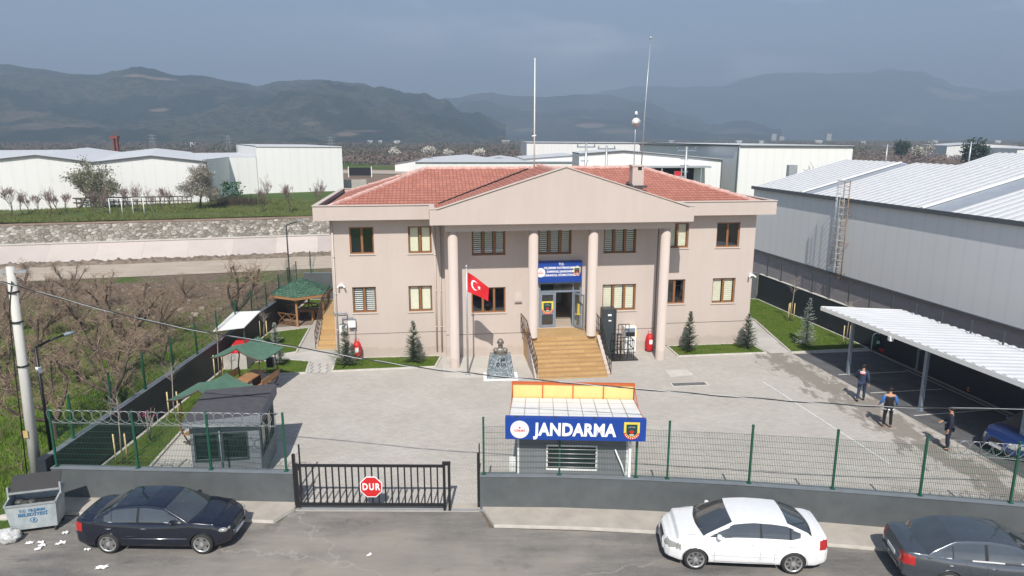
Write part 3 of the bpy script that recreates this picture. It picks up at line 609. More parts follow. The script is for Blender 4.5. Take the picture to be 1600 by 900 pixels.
# tiled roof
def tilemat(name, rows_axis):
    m, q = pmat(name, .85, .25); v = q.pos(obj=True); sx = q.n.nodes.new('ShaderNodeSeparateXYZ'); q.n.links.new(v, sx.inputs[0])
    cb = q.n.nodes.new('ShaderNodeCombineXYZ'); q.n.links.new(sx.outputs[0 if rows_axis == 'y' else 1], cb.inputs[0]); q.n.links.new(sx.outputs[1 if rows_axis == 'y' else 0], cb.inputs[1])
    br = q.n.nodes.new('ShaderNodeTexBrick'); br.offset = 0; br.inputs['Scale'].default_value = 1; br.inputs['Brick Width'].default_value = .215; br.inputs['Row Height'].default_value = .345
    br.inputs['Mortar Size'].default_value = .030; br.inputs['Mortar Smooth'].default_value = .6; br.inputs['Color1'].default_value = (.49, .215, .16, 1); br.inputs['Color2'].default_value = (.40, .165, .125, 1); br.inputs['Mortar'].default_value = (.30, .11, .085, 1)
    q.n.links.new(cb.outputs[0], br.inputs['Vector']); f = q.noise(q.pos(), 1.1, 6, .7); f2 = q.noise(q.pos(), 6, 5, .7)
    c = q.mix(q.ramp(f2, [(.58, 0.0), (.75, .35)]), br.outputs[0], (.62, .42, .36)); c = q.mix(.7, c, q.ramp(f, [(.3, .78), (.7, 1.0)]), 'MULTIPLY'); q.out(c); q.bump(br.outputs['Fac'], -.8, .05); return m
M['tileF'] = tilemat('roof_tiles', 'y'); M['tileS'] = tilemat('roof_tiles_side', 'x')
ea, eb, ey0, ey1, zb_, zr = E0+.42, E1-.42, EF+.40, EB-.4, 8.14, 9.93; ym = (ey0+ey1)/2; ra, rb_ = 5.1, 18.4
r_ = MB(); P = [(ea, ey0, zb_), (eb, ey0, zb_), (eb, ey1, zb_), (ea, ey1, zb_), (ra, ym, zr), (rb_, ym, zr)]
def strips(b, quad, nrow, step, mi):
    """a slope laid in stepped courses: quad = (low0, low1, high1, high0)"""
    l0, l1, h1, h0 = [Vector(p) for p in quad]
    for i in range(nrow):
        t0, t1 = i/nrow, (i+1)/nrow; a, b0 = l0.lerp(h0, t0), l1.lerp(h1, t0); c, d = l1.lerp(h1, t1), l0.lerp(h0, t1)
        up = Vector((0, 0, step)); b.add([a+up, b0+up, c, d], [(0, 1, 2, 3)], mi)
        b.add([a, b0, b0+up, a+up], [(0, 1, 2, 3)], mi)
strips(r_, (P[0], P[1], P[5], P[4]), 17, .03, 0); strips(r_, (P[1], P[2], P[5], P[5]), 17, .03, 1); strips(r_, (P[2], P[3], P[4], P[5]), 17, .03, 0); strips(r_, (P[3], P[0], P[4], P[4]), 17, .03, 1)
# porch gable slopes, running back into the main roof
zg = 10.08; sl2 = (zg-8.30)/(PA-5.6)
yb = ym
for sgn in (-1, 1):
    e = PA+sgn*6.25
    q4 = ((e, PF+.2, 8.30), (e, .2, 8.30), (PA, yb, zg), (PA, PF+.2, zg)) if sgn > 0 else ((e, .2, 8.30), (e, PF+.2, 8.30), (PA, PF+.2, zg), (PA, yb, zg))
    strips(r_, q4, 18, .03, 1)
roof = r_.build('roof', [M['tileF'], M['tileS']], ST)
g_ = MB(); g_.box(ea-.26, ea, ey0-.2, ey1+.2, 8.0, 8.10); g_.box(eb, eb+.26, ey0-.2, ey1+.2, 8.0, 8.10); g_.box(ea-.2, eb+.2, ey0-.24, ey0+.02, 8.0, 8.09); g_.build('gutter', M['pitchroof'], ST)
M['ridgecap'] = mat('mortared_ridge_tiles', (.62, .40, .35), .9, .3, 5, .3, 20, detail=7)
rc = MB(); rnd = random.Random(5)
def caps(a, b_, n_, r0=.11):
    a = Vector(a); b_ = Vector(b_)
    for i in range(n_):
        p = a.lerp(b_, i/n_); q_ = a.lerp(b_, (i+1.15)/n_); j = Vector((0, 0, rnd.uniform(-.012, .02))); rc.tube([p+j, q_+j], [r0*1.12, r0*.92], 7, 0, False)
up = Vector((0, 0, .03))
caps(Vector(P[0])+up, Vector(P[4])+up, 26); caps(Vector(P[1])+up, Vector(P[5])+up, 26); caps(Vector(P[4])+up, Vector(P[5])+up, 40); caps(Vector(P[3])+up, Vector(P[4])+up, 26); caps(Vector(P[2])+up, Vector(P[5])+up, 26)
caps((PA, PF+.25, zg+.02), (PA, yb+.3, zg+.02), 26)
rc.build('ridge_tiles', M['ridgecap'], roof)
vb = MB()   # dark valley gutters where the porch roof meets the main roof
for sgn in (-1, 1):
    pts = []
    for i in range(19):
        t = i/18; x = PA+sgn*6.25*(1-t); z = 8.30+(zg-8.30)*t; y = ey0+(z-zb_)*(ym-ey0)/(zr-zb_)+(.02 if i % 2 else -.05)
        pts.append((x, min(y, ym), z+.035))
    vb.tube(pts[:-2], .05, 5)
vb.build('valley_gutter', M['dark'], roof)
# chimney
cy_, cs_ = 1.9, 17.02
cb = MB(); cb.box(cs_-.33, cs_+.33, cy_-.33, cy_+.33, 8.4, 10.18); ch = cb.build('chimney', M['wall'], roof)
cb = MB(); cb.box(cs_-.37, cs_+.37, cy_-.37, cy_+.37, 10.182, 10.26); cb.build('cap', M['wall_trim'], ch)
cb = MB(); cb.box(cs_-.02, cs_+.20, cy_-.345, cy_-.331, 9.98, 10.15); cb.build('flue_opening', M['dark'], ch)
cb = MB(); cb.box(cs_-.5, cs_+.5, cy_-.52, cy_-.34, 9.0, 9.12); cb.box(cs_-.5, cs_-.34, cy_-.5, cy_+.4, 9.05, 9.2); cb.build('flashing', M['pitchroof'], ch)
# downpipes
for s, d in ((5.72, -.07), (5.45, -.06), (17.85, -.07), (.12, -.06)):
    c = MB(); c.tube([(s, d, .25), (s, d, 7.6)], .045, 8)
    for z in (1.6, 3.6, 5.6): c.tube([(s, d, z), (s, d, z+.06)], .06, 8)
    c.build('downpipe', M['wall_trim'], ST)
# entrance: dark aluminium frame with glazed leaves, emblem on the leaf
dr = MB(); y = -.42
a, c, e, f = DOOR
for x0_, x1_, z0_, z1_ in ((a, a+.12, e, f), (c-.10, c, e, f), (a+.12, c-.10, f-.13, f), (a+.12, c-.1, 3.47, 3.57), (11.92, 12.0, e, 3.47), (12.92, 12.99, e, f-.13)):
    dr.box(x0_, x1_, y-.03, y+.03, z0_, z1_)
door = dr.build('door', M['steel'], ST)
dr = MB(); dr.box(11.14, 11.22, y-.06, y-.032, 1.53, 3.46); dr.box(11.84, 11.918, y-.06, y-.032, 1.53, 3.46)
for z in (1.53, 2.24, 3.36): dr.box(11.22, 11.84, y-.06, y-.032, z, z+(.13 if z < 3 else .10))
lf = dr.build('door_leaf', M['steel'], door); dr = MB(); dr.box(11.22, 11.84, y-.05, y-.044, 1.66, 3.36); dr.build('pane', M['darkglass'], lf)
dr = MB(); Mx = Matrix.Translation((12.99, y-.08, 0)) @ Matrix.Rotation(R(-62), 4, 'Z')
for x0_, x1_, z0_, z1_ in ((0, .07, 1.53, 3.47), (.78, .85, 1.53, 3.47), (.07, .78, 1.53, 1.66), (.07, .78, 3.37, 3.47)): dr.box(x0_, x1_, 0, .03, z0_, z1_)
dr.xform(Mx); lf2 = dr.build('door_leaf', M['steel'], door); dr = MB(); dr.box(.07, .78, .012, .018, 1.66, 3.37); dr.xform(Mx); dr.build('pane', M['glass'], lf2)
dr = MB(); dr.tube([(.2, -.02, 2.3), (.2, -.05, 2.25), (.65, -.05, 2.35)], .02, 6); dr.box(.35, .5, -.02, -.01, 2.3, 2.9); dr.xform(Mx); dr.build('handle', M['yellow'], lf2)
dr = MB(); dr.box(a+.12, 12.92, y-.01, y, 3.57, f-.13); dr.box(12.99, c-.1, y-.01, y, 1.6, f-.13); dr.build('side_pane', M['glass'], door)
# emblems: shield with yellow field, dark inner shield, red band and pale marks
def shield(par, cx, cz, y, h, name='emblem', M_=None):
    wd = h*.86; o = None
    def outl(s, top=.5, dy=0):
        pts = [(-.43*s, top*s), (.43*s, top*s), (.43*s, -.10*s)]
        pts += [(.43*s*math.cos(t), -.10*s-.40*s*math.sin(t)) for t in [math.pi*i/14 for i in range(1, 14)]]+[(-.43*s, -.10*s)]
        return [(cx+x*h, cz+(z+dy)*h) for x, z in pts]
    layers = [(1.0, 'yellow'), (.74, 'emblemdark')]
    b = MB(); b.vprism(outl(1.0), y-.012, y); 
    b2 = MB(); b2.vprism(outl(.70, dy=.03), y-.018, y-.013)
    ring = []
    for i in range(17): t = math.pi*(.02+.96*i/16); ring.append((cx+.43*h*math.cos(t), cz-.10*h-.40*h*math.sin(t)))
    for i in range(16, -1, -1): t = math.pi*(.02+.96*i/16); ring.append((cx+.31*h*math.cos(t), cz-.10*h-.27*h*math.sin(t)))
    b3 = MB()
    for i in range(16): b3.vprism([ring[i], ring[i+1], ring[-2-i], ring[-1-i]], y-.024, y-.019)
    b4 = MB()
    for i in range(8):
        t = math.pi*(.12+.76*i/7); b4.disc((cx+.37*h*math.cos(t), y-.026, cz-.10*h-.335*h*math.sin(t)), .030*h, 'y', 8, .003)
    for i in range(5): b4.disc((cx+(-.16+.08*i)*h, y-.022, cz+(.22+.02*math.cos(i-2))*h), .020*h, 'y', 6, .003)
    b4.vprism([(cx-.14*h, cz-.20*h), (cx+.14*h, cz-.20*h), (cx+.10*h, cz-.25*h), (cx-.10*h, cz-.25*h)], y-.029, y-.025)
    b5 = MB(); b5.vprism([(cx-.03*h, cz-.18*h), (cx+.03*h, cz-.18*h), (cx+.13*h, cz-.02*h), (cx+.07*h, cz+.03*h), (cx+.035*h, cz-.03*h), (cx, cz+.14*h), (cx-.035*h, cz-.03*h), (cx-.07*h, cz+.03*h), (cx-.13*h, cz-.02*h)], y-.024, y-.0185)
    o = b.build(name, M['yellow'], par); b2.build('shield', M['emblemdark'], o); b3.build('band', M['red'], o); b4.build('marks', M['letter'], o); b5.build('flame', M['red'], o)
    return o
M['emblemdark'] = mat('emblem_dark_green', (.012, .05, .045), .5)
def roundel(par, cx, cz, y, r, name='round_emblem'):
    b = MB(); b.disc((cx, y-.006, cz), r, 'y', 36, .012); o = b.build(name, M['letter'], par)
    b = MB()
    for i in range(16): t = 2*math.pi*i/16+.1; b.disc((cx+.78*r*math.cos(t), y-.014, cz+.78*r*math.sin(t)), .045*r, 'y', 6, .003)
    st = [(cx+(.17 if i % 2 == 0 else .07)*r*math.sin(math.pi*i/5), cz+.22*r+(.17 if i % 2 == 0 else .07)*r*math.cos(math.pi*i/5)) for i in range(10)]
    b.vprism(st, y-.017, y-.0125)
    t_ = text_mb('İÇİŞLERİ', .27*r, .002, .012*r); t_.xform(Matrix.Translation((cx, y-.016, cz-.12*r))); b.add(t_.v, t_.f)
    b.build('marks', M['red'], o)
    b = MB(); n_ = 40
    for i in range(n_):
        t, t2 = 2*math.pi*i/n_, 2*math.pi*(i+1)/n_
        b.vprism([(cx+.93*r*math.cos(t), cz+.93*r*math.sin(t)), (cx+.93*r*math.cos(t2), cz+.93*r*math.sin(t2)), (cx+.96*r*math.cos(t2), cz+.96*r*math.sin(t2)), (cx+.96*r*math.cos(t), cz+.96*r*math.sin(t))], y-.016, y-.0125)
    t_ = text_mb('T.C.', .16*r, .002); t_.xform(Matrix.Translation((cx, y-.016, cz+.52*r))); b.add(t_.v, t_.f)
    b.build('ring', mat('pale_grey_mark', (.45, .40, .42), .6), o); return o
shield(lf, 11.53, 2.62, y-.062, .74)
# sign over the door
sg = MB(); sg.box(10.9, 13.36, -.78, -.56, 4.10, 5.27); sign = sg.build('sign', M['blue'], ST, label='blue sign board over the entrance')
t_ = MB()
for i, (tx, sz) in enumerate((('T.C.', .165), ('YILDIRIM KAYMAKAMLIĞI', .17), ('SAMANLI JANDARMA', .17), ('KARAKOL KOMUTANLIĞI', .17))):
    k = text_mb(tx, sz, .006, .005); k.xform(Matrix.Translation((12.22, -.79, 5.10-.20*i))); t_.add(k.v, k.f)
t_.build('lettering', M['letter'], sign); roundel(sign, 11.08, 4.66, -.782, .26); shield(sign, 13.07, 4.70, -.782, .46)
# porch landing and broad timber-tiled stairs
m, q = pmat('wood_look_step_tiles', .55, .4)
br = q.n.nodes.new('ShaderNodeTexBrick'); br.inputs['Scale'].default_value = 1; br.inputs['Brick Width'].default_value = .9; br.inputs['Row Height'].default_value = .16; br.inputs['Mortar Size'].default_value = .005
br.inputs['Color1'].default_value = (.56, .375, .18, 1); br.inputs['Color2'].default_value = (.47, .30, .135, 1); br.inputs['Mortar'].default_value = (.30, .19, .09, 1); q.n.links.new(q.pos(obj=True), br.inputs['Vector'])
f_ = q.noise(q.pos((1, 14, 3), obj=True), 2.2, 6, .7); q.out(q.mix(.6, br.outputs[0], q.ramp(f_, [(.3, .72), (.7, 1.0)]), 'MULTIPLY')); M['woodtile'] = m
stair = thing('entrance_stairs', W(0, 0), BA, 'broad flight of wood-look tiled steps rising to the porch landing', 'stairs')
b = MB(); b.box(10.2, 14.15, -2.3, -.555, 0, 1.48); b.build('landing', M['woodtile'], stair)
N_ = 9
for i in range(N_):
    t = i/N_; z = 1.48-(i+1)*1.48/(N_+.0)+.0; y1 = -2.3-.27*i; 
    z1 = 1.48-1.48*(i+1)/(N_+1); b = MB(); wl = 10.42-.02*i; wr = 13.80+.03*i
    b.box(wl, wr, y1-.27, y1-.001, 0, z1); b.box(wl-.01, wr+.01, y1-.285, y1-.23, z1-.03, z1+.006, 1); b.build('step', [M['woodtile'], mat('stair_nosing', (.40, .255, .12), .5)] if i == 0 else [M['woodtile'], bpy.data.materials['stair_nosing']], stair)  # nosings darker than the treads: step-edge shading put into the colour
for sd, s in ((-1, 10.28), (1, 13.98)):
    b = MB(); b.prism([(s-.1, -4.75), (s+.1, -4.75), (s+.1, -2.31), (s-.1, -2.31)], 0, .02, 0)
    b.add([(s-.1, -4.75, .0), (s+.1, -4.75, .0), (s+.1, -4.75, .12), (s-.1, -4.75, .12), (s-.1, -2.31, 0), (s+.1, -2.31, 0), (s+.1, -2.31, 1.5), (s-.1, -2.31, 1.5)], [(0, 1, 2, 3), (4, 7, 6, 5), (0, 4, 5, 1), (3, 2, 6, 7), (0, 3, 7, 4), (1, 5, 6, 2)])
    b.build('stair_cheek', M['wall'], stair)
def railing(name, pts, h, par, n_=12, r_=.022, m_='brownrail'):
    """posts along a polyline, a top rail and a lower rail"""
    b = MB(); pts = [Vector(p) for p in pts]; up = Vector((0, 0, h))
    b.tube([p+up for p in pts], r_*1.2, 6); b.tube([p+up*.55 for p in pts], r_*.7, 6); b.tube([p+up*.18 for p in pts], r_*.7, 6)
    seg = [(pts[i+1]-pts[i]).length for i in range(len(pts)-1)]; L = sum(seg)
    for k in range(n_+1):
        d = L*k/n_; i = 0
        while i < len(seg)-1 and d > seg[i]: d -= seg[i]; i += 1
        p = pts[i].lerp(pts[i+1], min(1, d/seg[i])); b.bar(p, p+up, r_*1.5, r_*1.5)
    return b.build(name, M[m_], par)
M['brownrail'] = mat('dark_bronze_railing', (.085, .05, .035), .45, .1, 5); M['rail2'] = M['black']
railing('railing', [(10.02, -.75, 1.5), (10.12, -2.3, 1.5), (10.30, -4.72, .1)], .92, stair, 13)
railing('railing', [(14.08, -1.2, 1.5), (14.05, -2.3, 1.5), (14.05, -4.72, .1)], .92, stair, 11, m_='rail2')
# side stairs on the left flank
ss = thing('side_stairs', W(0, 0), BA, 'narrow wood-look stairs with dark railing along the left side of the station', 'stairs')
NS = 7
for i in range(NS):
    z = .2+i*.19; b = MB(); b.box(-1.32, -.03, 1.75+i*.42, 1.75+(i+1)*.42+(2.4 if i == NS-1 else 0), 0, z); b.build('step', M['woodtile'], ss)
b = MB(); b.box(-1.32, -.03, 7.1, 8.6, 0, 1.34); b.build('landing', M['woodtile'], ss)
railing('railing', [(-1.38, 1.7, .1), (-1.38, 4.8, 1.35), (-1.38, 8.5, 1.35)], .95, ss, 16)
b = MB()
for z in (.35, .62, .9): b.tube([(-3.0, 9.4, z), (0, 9.4, z)], .03, 6)
for x in (-2.9, -1.5, -.1): b.bar((x, 9.4, 0), (x, 9.4, .95), .05, .05)
b.build('pipe_barrier', M['white'], loc=W(0, 0), rz=BA, label='low white pipe railing beyond the side stairs', cat='railing')
railing_r = thing('side_railing', W(0, 0), BA, 'thin black handrail at the right rear side of the station', 'railing'); railing('handrail', [(23.75, 2.0, 0), (23.8, 5.0, 1.2)], .95, railing_r, 7, m_='rail2')
# ================================================================ WALLS AND FENCES
def wallrun(name, pts, h, th, label, m='anthwall', cap='anthwall', base=0):
    root = thing(name, pts[0] if False else (0, 0, 0), 0, label, 'wall'); b = MB(); cp = MB()
    for i in range(len(pts)-1):
        a, c = Vector(pts[i]), Vector(pts[i+1]); d = (c-a).normalized(); n_ = Vector((-d.y, d.x))
        e0 = n_*th; 
        nx = (Vector(pts[i+2])-c).normalized() if i+2 < len(pts) else d
        c2 = c+d*.0
        b.prism([tuple(a)[:2], tuple(c2)[:2], (c2.x+e0.x, c2.y+e0.y), (a.x+e0.x, a.y+e0.y)], base, h)
        o_ = n_*.025
        cp.prism([(a.x-o_.x, a.y-o_.y), (c2.x-o_.x, c2.y-o_.y), (c2.x+e0.x+o_.x, c2.y+e0.y+o_.y), (a.x+e0.x+o_.x, a.y+e0.y+o_.y)], h+.002, h+.035)
    b.build('wall_body', M[m], root); cp.build('coping', M[cap] if isinstance(cap, str) else cap, root); return root
M['capgrey'] = mat('grey_wall_coping', (.17, .19, .21), .8, .1, 3, .1, 40)
FL = [(-15.2, 21.0), (-7.06, 20.65)]
FR = [(-1.03, 20.36), (1.5, 20.32), (4.1, 20.14), (7, 19.82), (9.9, 19.4), (13, 18.88), (16, 18.35), (22, 17.2)]
wallrun('street_wall', FL, 1.13, .22, 'dark grey street wall left of the gate, behind the navy car', cap='capgrey')
wallrun('street_wall', FR, 1.18, .22, 'long dark grey street wall curving right of the gate, behind the white car', cap='capgrey')
wallrun('side_wall', [(-15.22, 21.3), (-15.1, 44), (-15.5, 50.2)], 1.5, .2, 'dark wall running back along the wild orchard on the left', 'darkwall', 'capgrey')
wallrun('back_wall', [(-15.45, 50.25), (18.2, 50.25)], 1.95, .2, 'dark grey wall at the back of the yard, behind the gazebo', 'anthwall', 'capgrey')
wallrun('side_wall', [(24.0, 18.0), (22.2, 26.5), (20.55, 37.8), (18.3, 50.3)][::-1], 1.88, .2, 'tall dark wall along the right side of the yard, below the grey shed', 'darkwall', 'kerb')
# pillar at the left corner
b = MB(); b.box(-.16, .16, -.1, .35, 0, 1.5); b.build('corner_pillar', M['darkwall'], loc=(-15.42, 21.0, 0), label='short black wall pillar behind the skip, beside the concrete pole', cat='wall pillar')
def along(pts, d):
    for i in range(len(pts)-1):
        a, c = Vector(pts[i]), Vector(pts[i+1]); L = (c-a).length
        if d <= L or i == len(pts)-2: return a.lerp(c, d/L)
        d -= L
def plen(pts): return sum((Vector(pts[i+1])-Vector(pts[i])).length for i in range(len(pts)-1))
def fence(name, pts, zb, h, posts, label, off=.11, mesh=True, razor=None, mm='green', dx=.05, dz=.20, wr=.0032, mh=None):
    root = thing(name, (0, 0, 0), 0, label, 'fence'); mh = mh or h
    def P_(d, z):
        p = along(pts, d); q_ = along(pts, min(plen(pts), d+.05)) if d < plen(pts)-.05 else p; dd = along(pts, min(d+.1, plen(pts)))-along(pts, max(0, d-.1)); dd = dd.normalized()
        return Vector((p.x-dd.y*off, p.y+dd.x*off, z))
    for d in posts:
        b = MB(); p = P_(d, zb); b.box(-.03, .03, -.03, .03, 0, h); b.box(-.035, .035, -.035, .035, h, h+.02); b.box(-.07, .07, -.07, .07, 0, .012)
        b.build('post', M[mm], root, loc=p)
    if mesh:
        b = MB(); L = plen(pts); n_ = int(L/dx)
        a0 = posts[0]; a1 = posts[-1]; n_ = int((a1-a0)/dx)
        for i in range(n_+1):
            p = P_(a0+i*dx, zb+.04); b.bar(p, p+Vector((0, 0, mh-.12)), wr*2.0, wr*2.0)
        k = int((mh-.12)/dz)
        for j in range(k+1):
            prev = None
            for i in range(0, int((a1-a0)/.6)+1):
                p = P_(min(a1, a0+i*.6), zb+.05+j*(mh-.14)/k)
                if prev is not None: b.bar(prev, p, wr*1.9, wr*1.9)
                prev = p
        b.build('wire_mesh', M['fencewire'] if mm == 'green' else M[mm], root)
    if razor:
        a, e, zc, rr, pitch = razor; b = MB(); n_ = int((e-a)/pitch*24); pp = []
        for i in range(n_+1):
            t = 2*math.pi*i/24; dc = a+(e-a)*i/n_; dq = min(max(dc+rr*math.cos(t), a), e); p = P_(dq, zc+rr*math.sin(t)); pp.append(p+Vector((0, .05*math.cos(t+1), 0)))
        b.tube(pp, .009, 4, cap=False)
        for z in (zc-rr, zc+rr): b.tube([P_(a, z), P_((a+e)/2, z-.03), P_(e, z)], .006, 4)
        b.build('razor_wire', M['galv'], root)
    return root
M['fencewire'] = mat('dark_green_wire', (.02, .07, .045), .5, .1, 5)
LL = plen(FL)
fence('mesh_fence', FL, 1.165, 2.0, [.15, 2.9, 5.35, 7.85], 'green mesh fence topped with a coil of razor wire, left of the gate', razor=(.1, 7.6, 2.93, .23, .31), mh=1.75)
RL = plen(FR)
def dfr(px, py, z=1.2):   # distance along the right wall of a point seen in the photograph
    best = min(range(0, 2600), key=lambda i: abs(math.atan2(along(FR, i*.01).x, along(FR, i*.01).y)-math.atan2(*G(px, py, z)[:2]))); return best*.01
RP = [.12, dfr(874, 742), dfr(994, 748), dfr(1043, 749), dfr(1171, 757), dfr(1302, 768), dfr(1439, 779), dfr(1581, 790), dfr(1581, 790)+2.9]
fence('mesh_fence', FR, 1.215, 1.93, RP, 'long green mesh fence on the street wall right of the gate', razor=(RP[6]+.6, RP[8], 2.85, .23, .31), mh=1.72)
SL = [(-15.22, 21.3), (-15.1, 44), (-15.5, 50.2)]
fence('mesh_fence', SL, 1.535, 1.55, [1.2+2.4*i for i in range(12)], 'tall green mesh fence on the dark left side wall, by the orchard', off=.1, dx=.10, mh=1.5)
fence('post_fence', [(-15.3, 50.25), (-8.5, 50.25)], 1.98, 1.6, [.4, 2.9, 4.2, 6.4], 'few thin green fence posts on the back wall behind the gazebo', mesh=False)
SR = [(24.0, 18.0), (22.2, 26.5), (20.55, 37.8), (18.3, 50.3)][::-1]
fence('post_fence', SR, 1.92, 1.45, [.9+1.83*i for i in range(17)], 'row of dark green fence posts on the right side wall', mesh=True, dx=.2, dz=.4, wr=.002, mh=1.35, mm='anth')
# slide gate with its stop sign
gt = thing('sliding_gate', (-6.93, 20.38, 0), R(-.6), 'black barred sliding gate with a red octagonal stop sign across the entrance', 'gate')
b = MB(); L = 4.72
b.box(0, L, -.03, .03, .17, .25); b.box(0, L, -.03, .03, 1.52, 1.60); b.box(0, .07, -.031, .031, .1, 1.62)
b.build('frame', M['black'], gt)
b = MB()
for i in range(22): x = .13+i*(L-.2)/21.5; b.box(x-.022, x+.022, -.02, .02, .25, 1.52)
b.build('bars', M['black'], gt)
b = MB(); b.box(L, L+.08, -.05, .05, 0, 1.68); b.box(L+.16, L+.24, -.05, .05, 0, 1.68); b.box(L-.01, L+.25, -.055, .055, 1.6, 1.7); b.build('end_post', M['black'], gt)
b = MB(); b.box(-.1, 6.0, -.05, .05, 0, .03); b.build('floor_rail', M['galv'], gt)
def octo(r): return [(r*math.cos(R(22.5+45*i)), r*math.sin(R(22.5+45*i))) for i in range(8)]
sc = (2.42, .86)
b = MB(); b.vprism([(sc[0]+x, sc[1]+z) for x, z in octo(.385)], -.075, -.06); sgn = b.build('stop_sign', M['letter'], gt, label='red octagonal sign reading DUR')
b = MB(); b.vprism([(sc[0]+x, sc[1]+z) for x, z in octo(.355)], -.080, -.076); b.build('red_face', M['red'], sgn)
b = MB(); t_ = text_mb('DUR', .32, .003, .010, sx=.76, spacing=1.25); t_.xform(Matrix.Translation((sc[0], -.085, sc[1]))); b.add(t_.v, t_.f); b.build('lettering', M['letter'], sgn)
for loc, lab in (((-7.0, 20.48, 0), 'black gate post against the end of the left street wall'), ((-1.08, 20.55, 0), 'black gate post against the end of the right street wall')):
    g0 = thing('gate_post', loc, 0, lab, 'gate post'); b = MB(); b.box(-.045, .045, -.045, .045, 0, 1.9); b.build('post', M['black'], g0)
    b = MB(); s_ = 1 if loc[0] > -3 else -1
    for z in (.3, 1.2): b.box(-.045, .045, .046, .6, z, z+.05)
    b.box(-.02, .02, .56, .62, .2, 1.95); b.build('guide_frame', M['black'], g0)
b = MB(); b.box(-.2, .2, -.18, .18, 0, .55); b.box(-.22, .22, -.2, .2, .55, .6, 1); b.lathe([(.05, .6), (.05, .68), (.03, .72)], 10, 2); b.build('gate_motor', [M['steel'], M['black'], M['orange']], loc=(-7.45, 21.15, 0), label='grey gate motor box with an orange lamp, inside by the gate', cat='gate motor')
# ================================================================ GUARD BOOTH
m, q = pmat('grey_stucco_panel', .9, .2); br = q.n.nodes.new('ShaderNodeTexBrick'); br.inputs['Scale'].default_value = 1; br.inputs['Brick Width'].default_value = .5; br.inputs['Row Height'].default_value = .22; br.inputs['Mortar Size'].default_value = .008
br.inputs['Color1'].default_value = (.215, .23, .255, 1); br.inputs['Color2'].default_value = (.195, .21, .235, 1); br.inputs['Mortar'].default_value = (.15, .16, .18, 1); sx = q.n.nodes.new('ShaderNodeSeparateXYZ'); q.n.links.new(q.pos(obj=True), sx.inputs[0]); cb = q.n.nodes.new('ShaderNodeCombineXYZ')
ad = q.n.nodes.new('ShaderNodeMath'); q.n.links.new(sx.outputs[0], ad.inputs[0]); q.n.links.new(sx.outputs[1], ad.inputs[1]); q.n.links.new(ad.outputs[0], cb.inputs[0]); q.n.links.new(sx.outputs[2], cb.inputs[1]); q.n.links.new(cb.outputs[0], br.inputs['Vector']); q.out(br.outputs[0]); M['stucco'] = m
gb = thing('guard_booth', (-10.98, 21.95, 0), R(8), 'grey panelled guard booth with flat dark roof just inside the gate', 'booth')
GW, GD, GH = 2.28, 2.5, 2.25
def hollow(b, w_, d_, h, fh, rh, mi=0, lh=[]):
    facade(b, 0, w_, 0, h, 0, fh, mi, .06)
    k = MB(); facade(k, 0, d_, 0, h, 0, rh, mi, .06); k.xform(Matrix.Translation((w_, 0, 0)) @ Matrix.Rotation(R(90), 4, 'Z')); b.add(k.v, k.f, mi)
    k = MB(); facade(k, 0, d_, 0, h, 0, lh, mi, .06); k.xform(Matrix.Translation((0, d_, 0)) @ Matrix.Rotation(R(-90), 4, 'Z')); b.add(k.v, k.f, mi)
    k = MB(); facade(k, 0, w_, 0, h, 0, [], mi, .06); k.xform(Matrix.Translation((w_, d_, 0)) @ Matrix.Rotation(R(180), 4, 'Z')); b.add(k.v, k.f, mi)
b = MB(); hollow(b, GW, GD, GH, [(.16, .88, .95, 1.85), (1.08, 1.84, .95, 1.85)], [(.25, 1.15, .9, 1.95), (1.3, 2.2, .9, 1.95)]); b.build('booth_wall', M['stucco'], gb)
def winbox(par, x0, x1, z0, z1, M_=None, t=.06, bars=False, fm='anth', y=.03, name='window'):
    b = MB(); b.box(x0-.05, x1+.05, y-.06, y-.03, z0-.06, z0); b.box(x0-.05, x1+.05, y-.06, y-.03, z1, z1+.06); b.box(x0-.05, x0, y-.06, y-.03, z0, z1); b.box(x1, x1+.05, y-.06, y-.03, z0, z1)
    g2 = MB(); g2.box(x0, x1, y-.005, y, z0, z1); br_ = None
    if bars:
        br_ = MB(); n_ = 5
        for i in range(n_): z = z0+(z1-z0)*(i+.5)/n_; br_.tube([(x0-.04, y-.09, z), (x1+.04, y-.09, z)], .012, 6)
    for k in (b, g2, br_):
        if k is not None and M_ is not None: k.xform(M_)
    o = b.build(name, M[fm], par); g2.build('pane', M['carglass'], o)
    if br_: br_.build('bars', M['galv'], o)
    return o
winbox(gb, .16, .88, .95, 1.85); winbox(gb, 1.08, 1.84, .95, 1.85)
MR = Matrix.Translation((GW, 0, 0)) @ Matrix.Rotation(R(90), 4, 'Z'); winbox(gb, .25, 1.15, .9, 1.95, MR); winbox(gb, 1.3, 2.2, .9, 1.95, MR)
b = MB(); b.add([(-.12, -.30, GH), (GW+.14, -.30, GH), (GW+.14, GD+.1, GH), (-.12, GD+.1, GH), (-.12, -.30, GH+.22), (GW+.14, -.30, GH+.36), (GW+.14, GD+.1, GH+.42), (-.12, GD+.1, GH+.30)], [(0, 3, 2, 1), (0, 1, 5, 4), (1, 2, 6, 5), (2, 3, 7, 6), (3, 0, 4, 7)], 0)
b.add([(-.12, -.30, GH+.22), (GW+.14, -.30, GH+.36), (GW+.14, GD+.1, GH+.42), (-.12, GD+.1, GH+.30)], [(0, 1, 2, 3)], 1); b.bar((-.12, 1.6, GH+.295), (GW+.12, 1.62, GH+.41), .05, .04, 2)
b.build('roof', [M['stucco'], M['pitchroof'], M['black']], gb)
b = MB(); b.box(1.0, 1.5, -.02, -.01, 0, 2.2); b.v = []; b.f = []; b.m = []; b.sm = []; b.tube([(.98, -.05, 0), (.98, -.05, 2.2)], .025, 8); b.build('downpipe', M['steel'], gb)
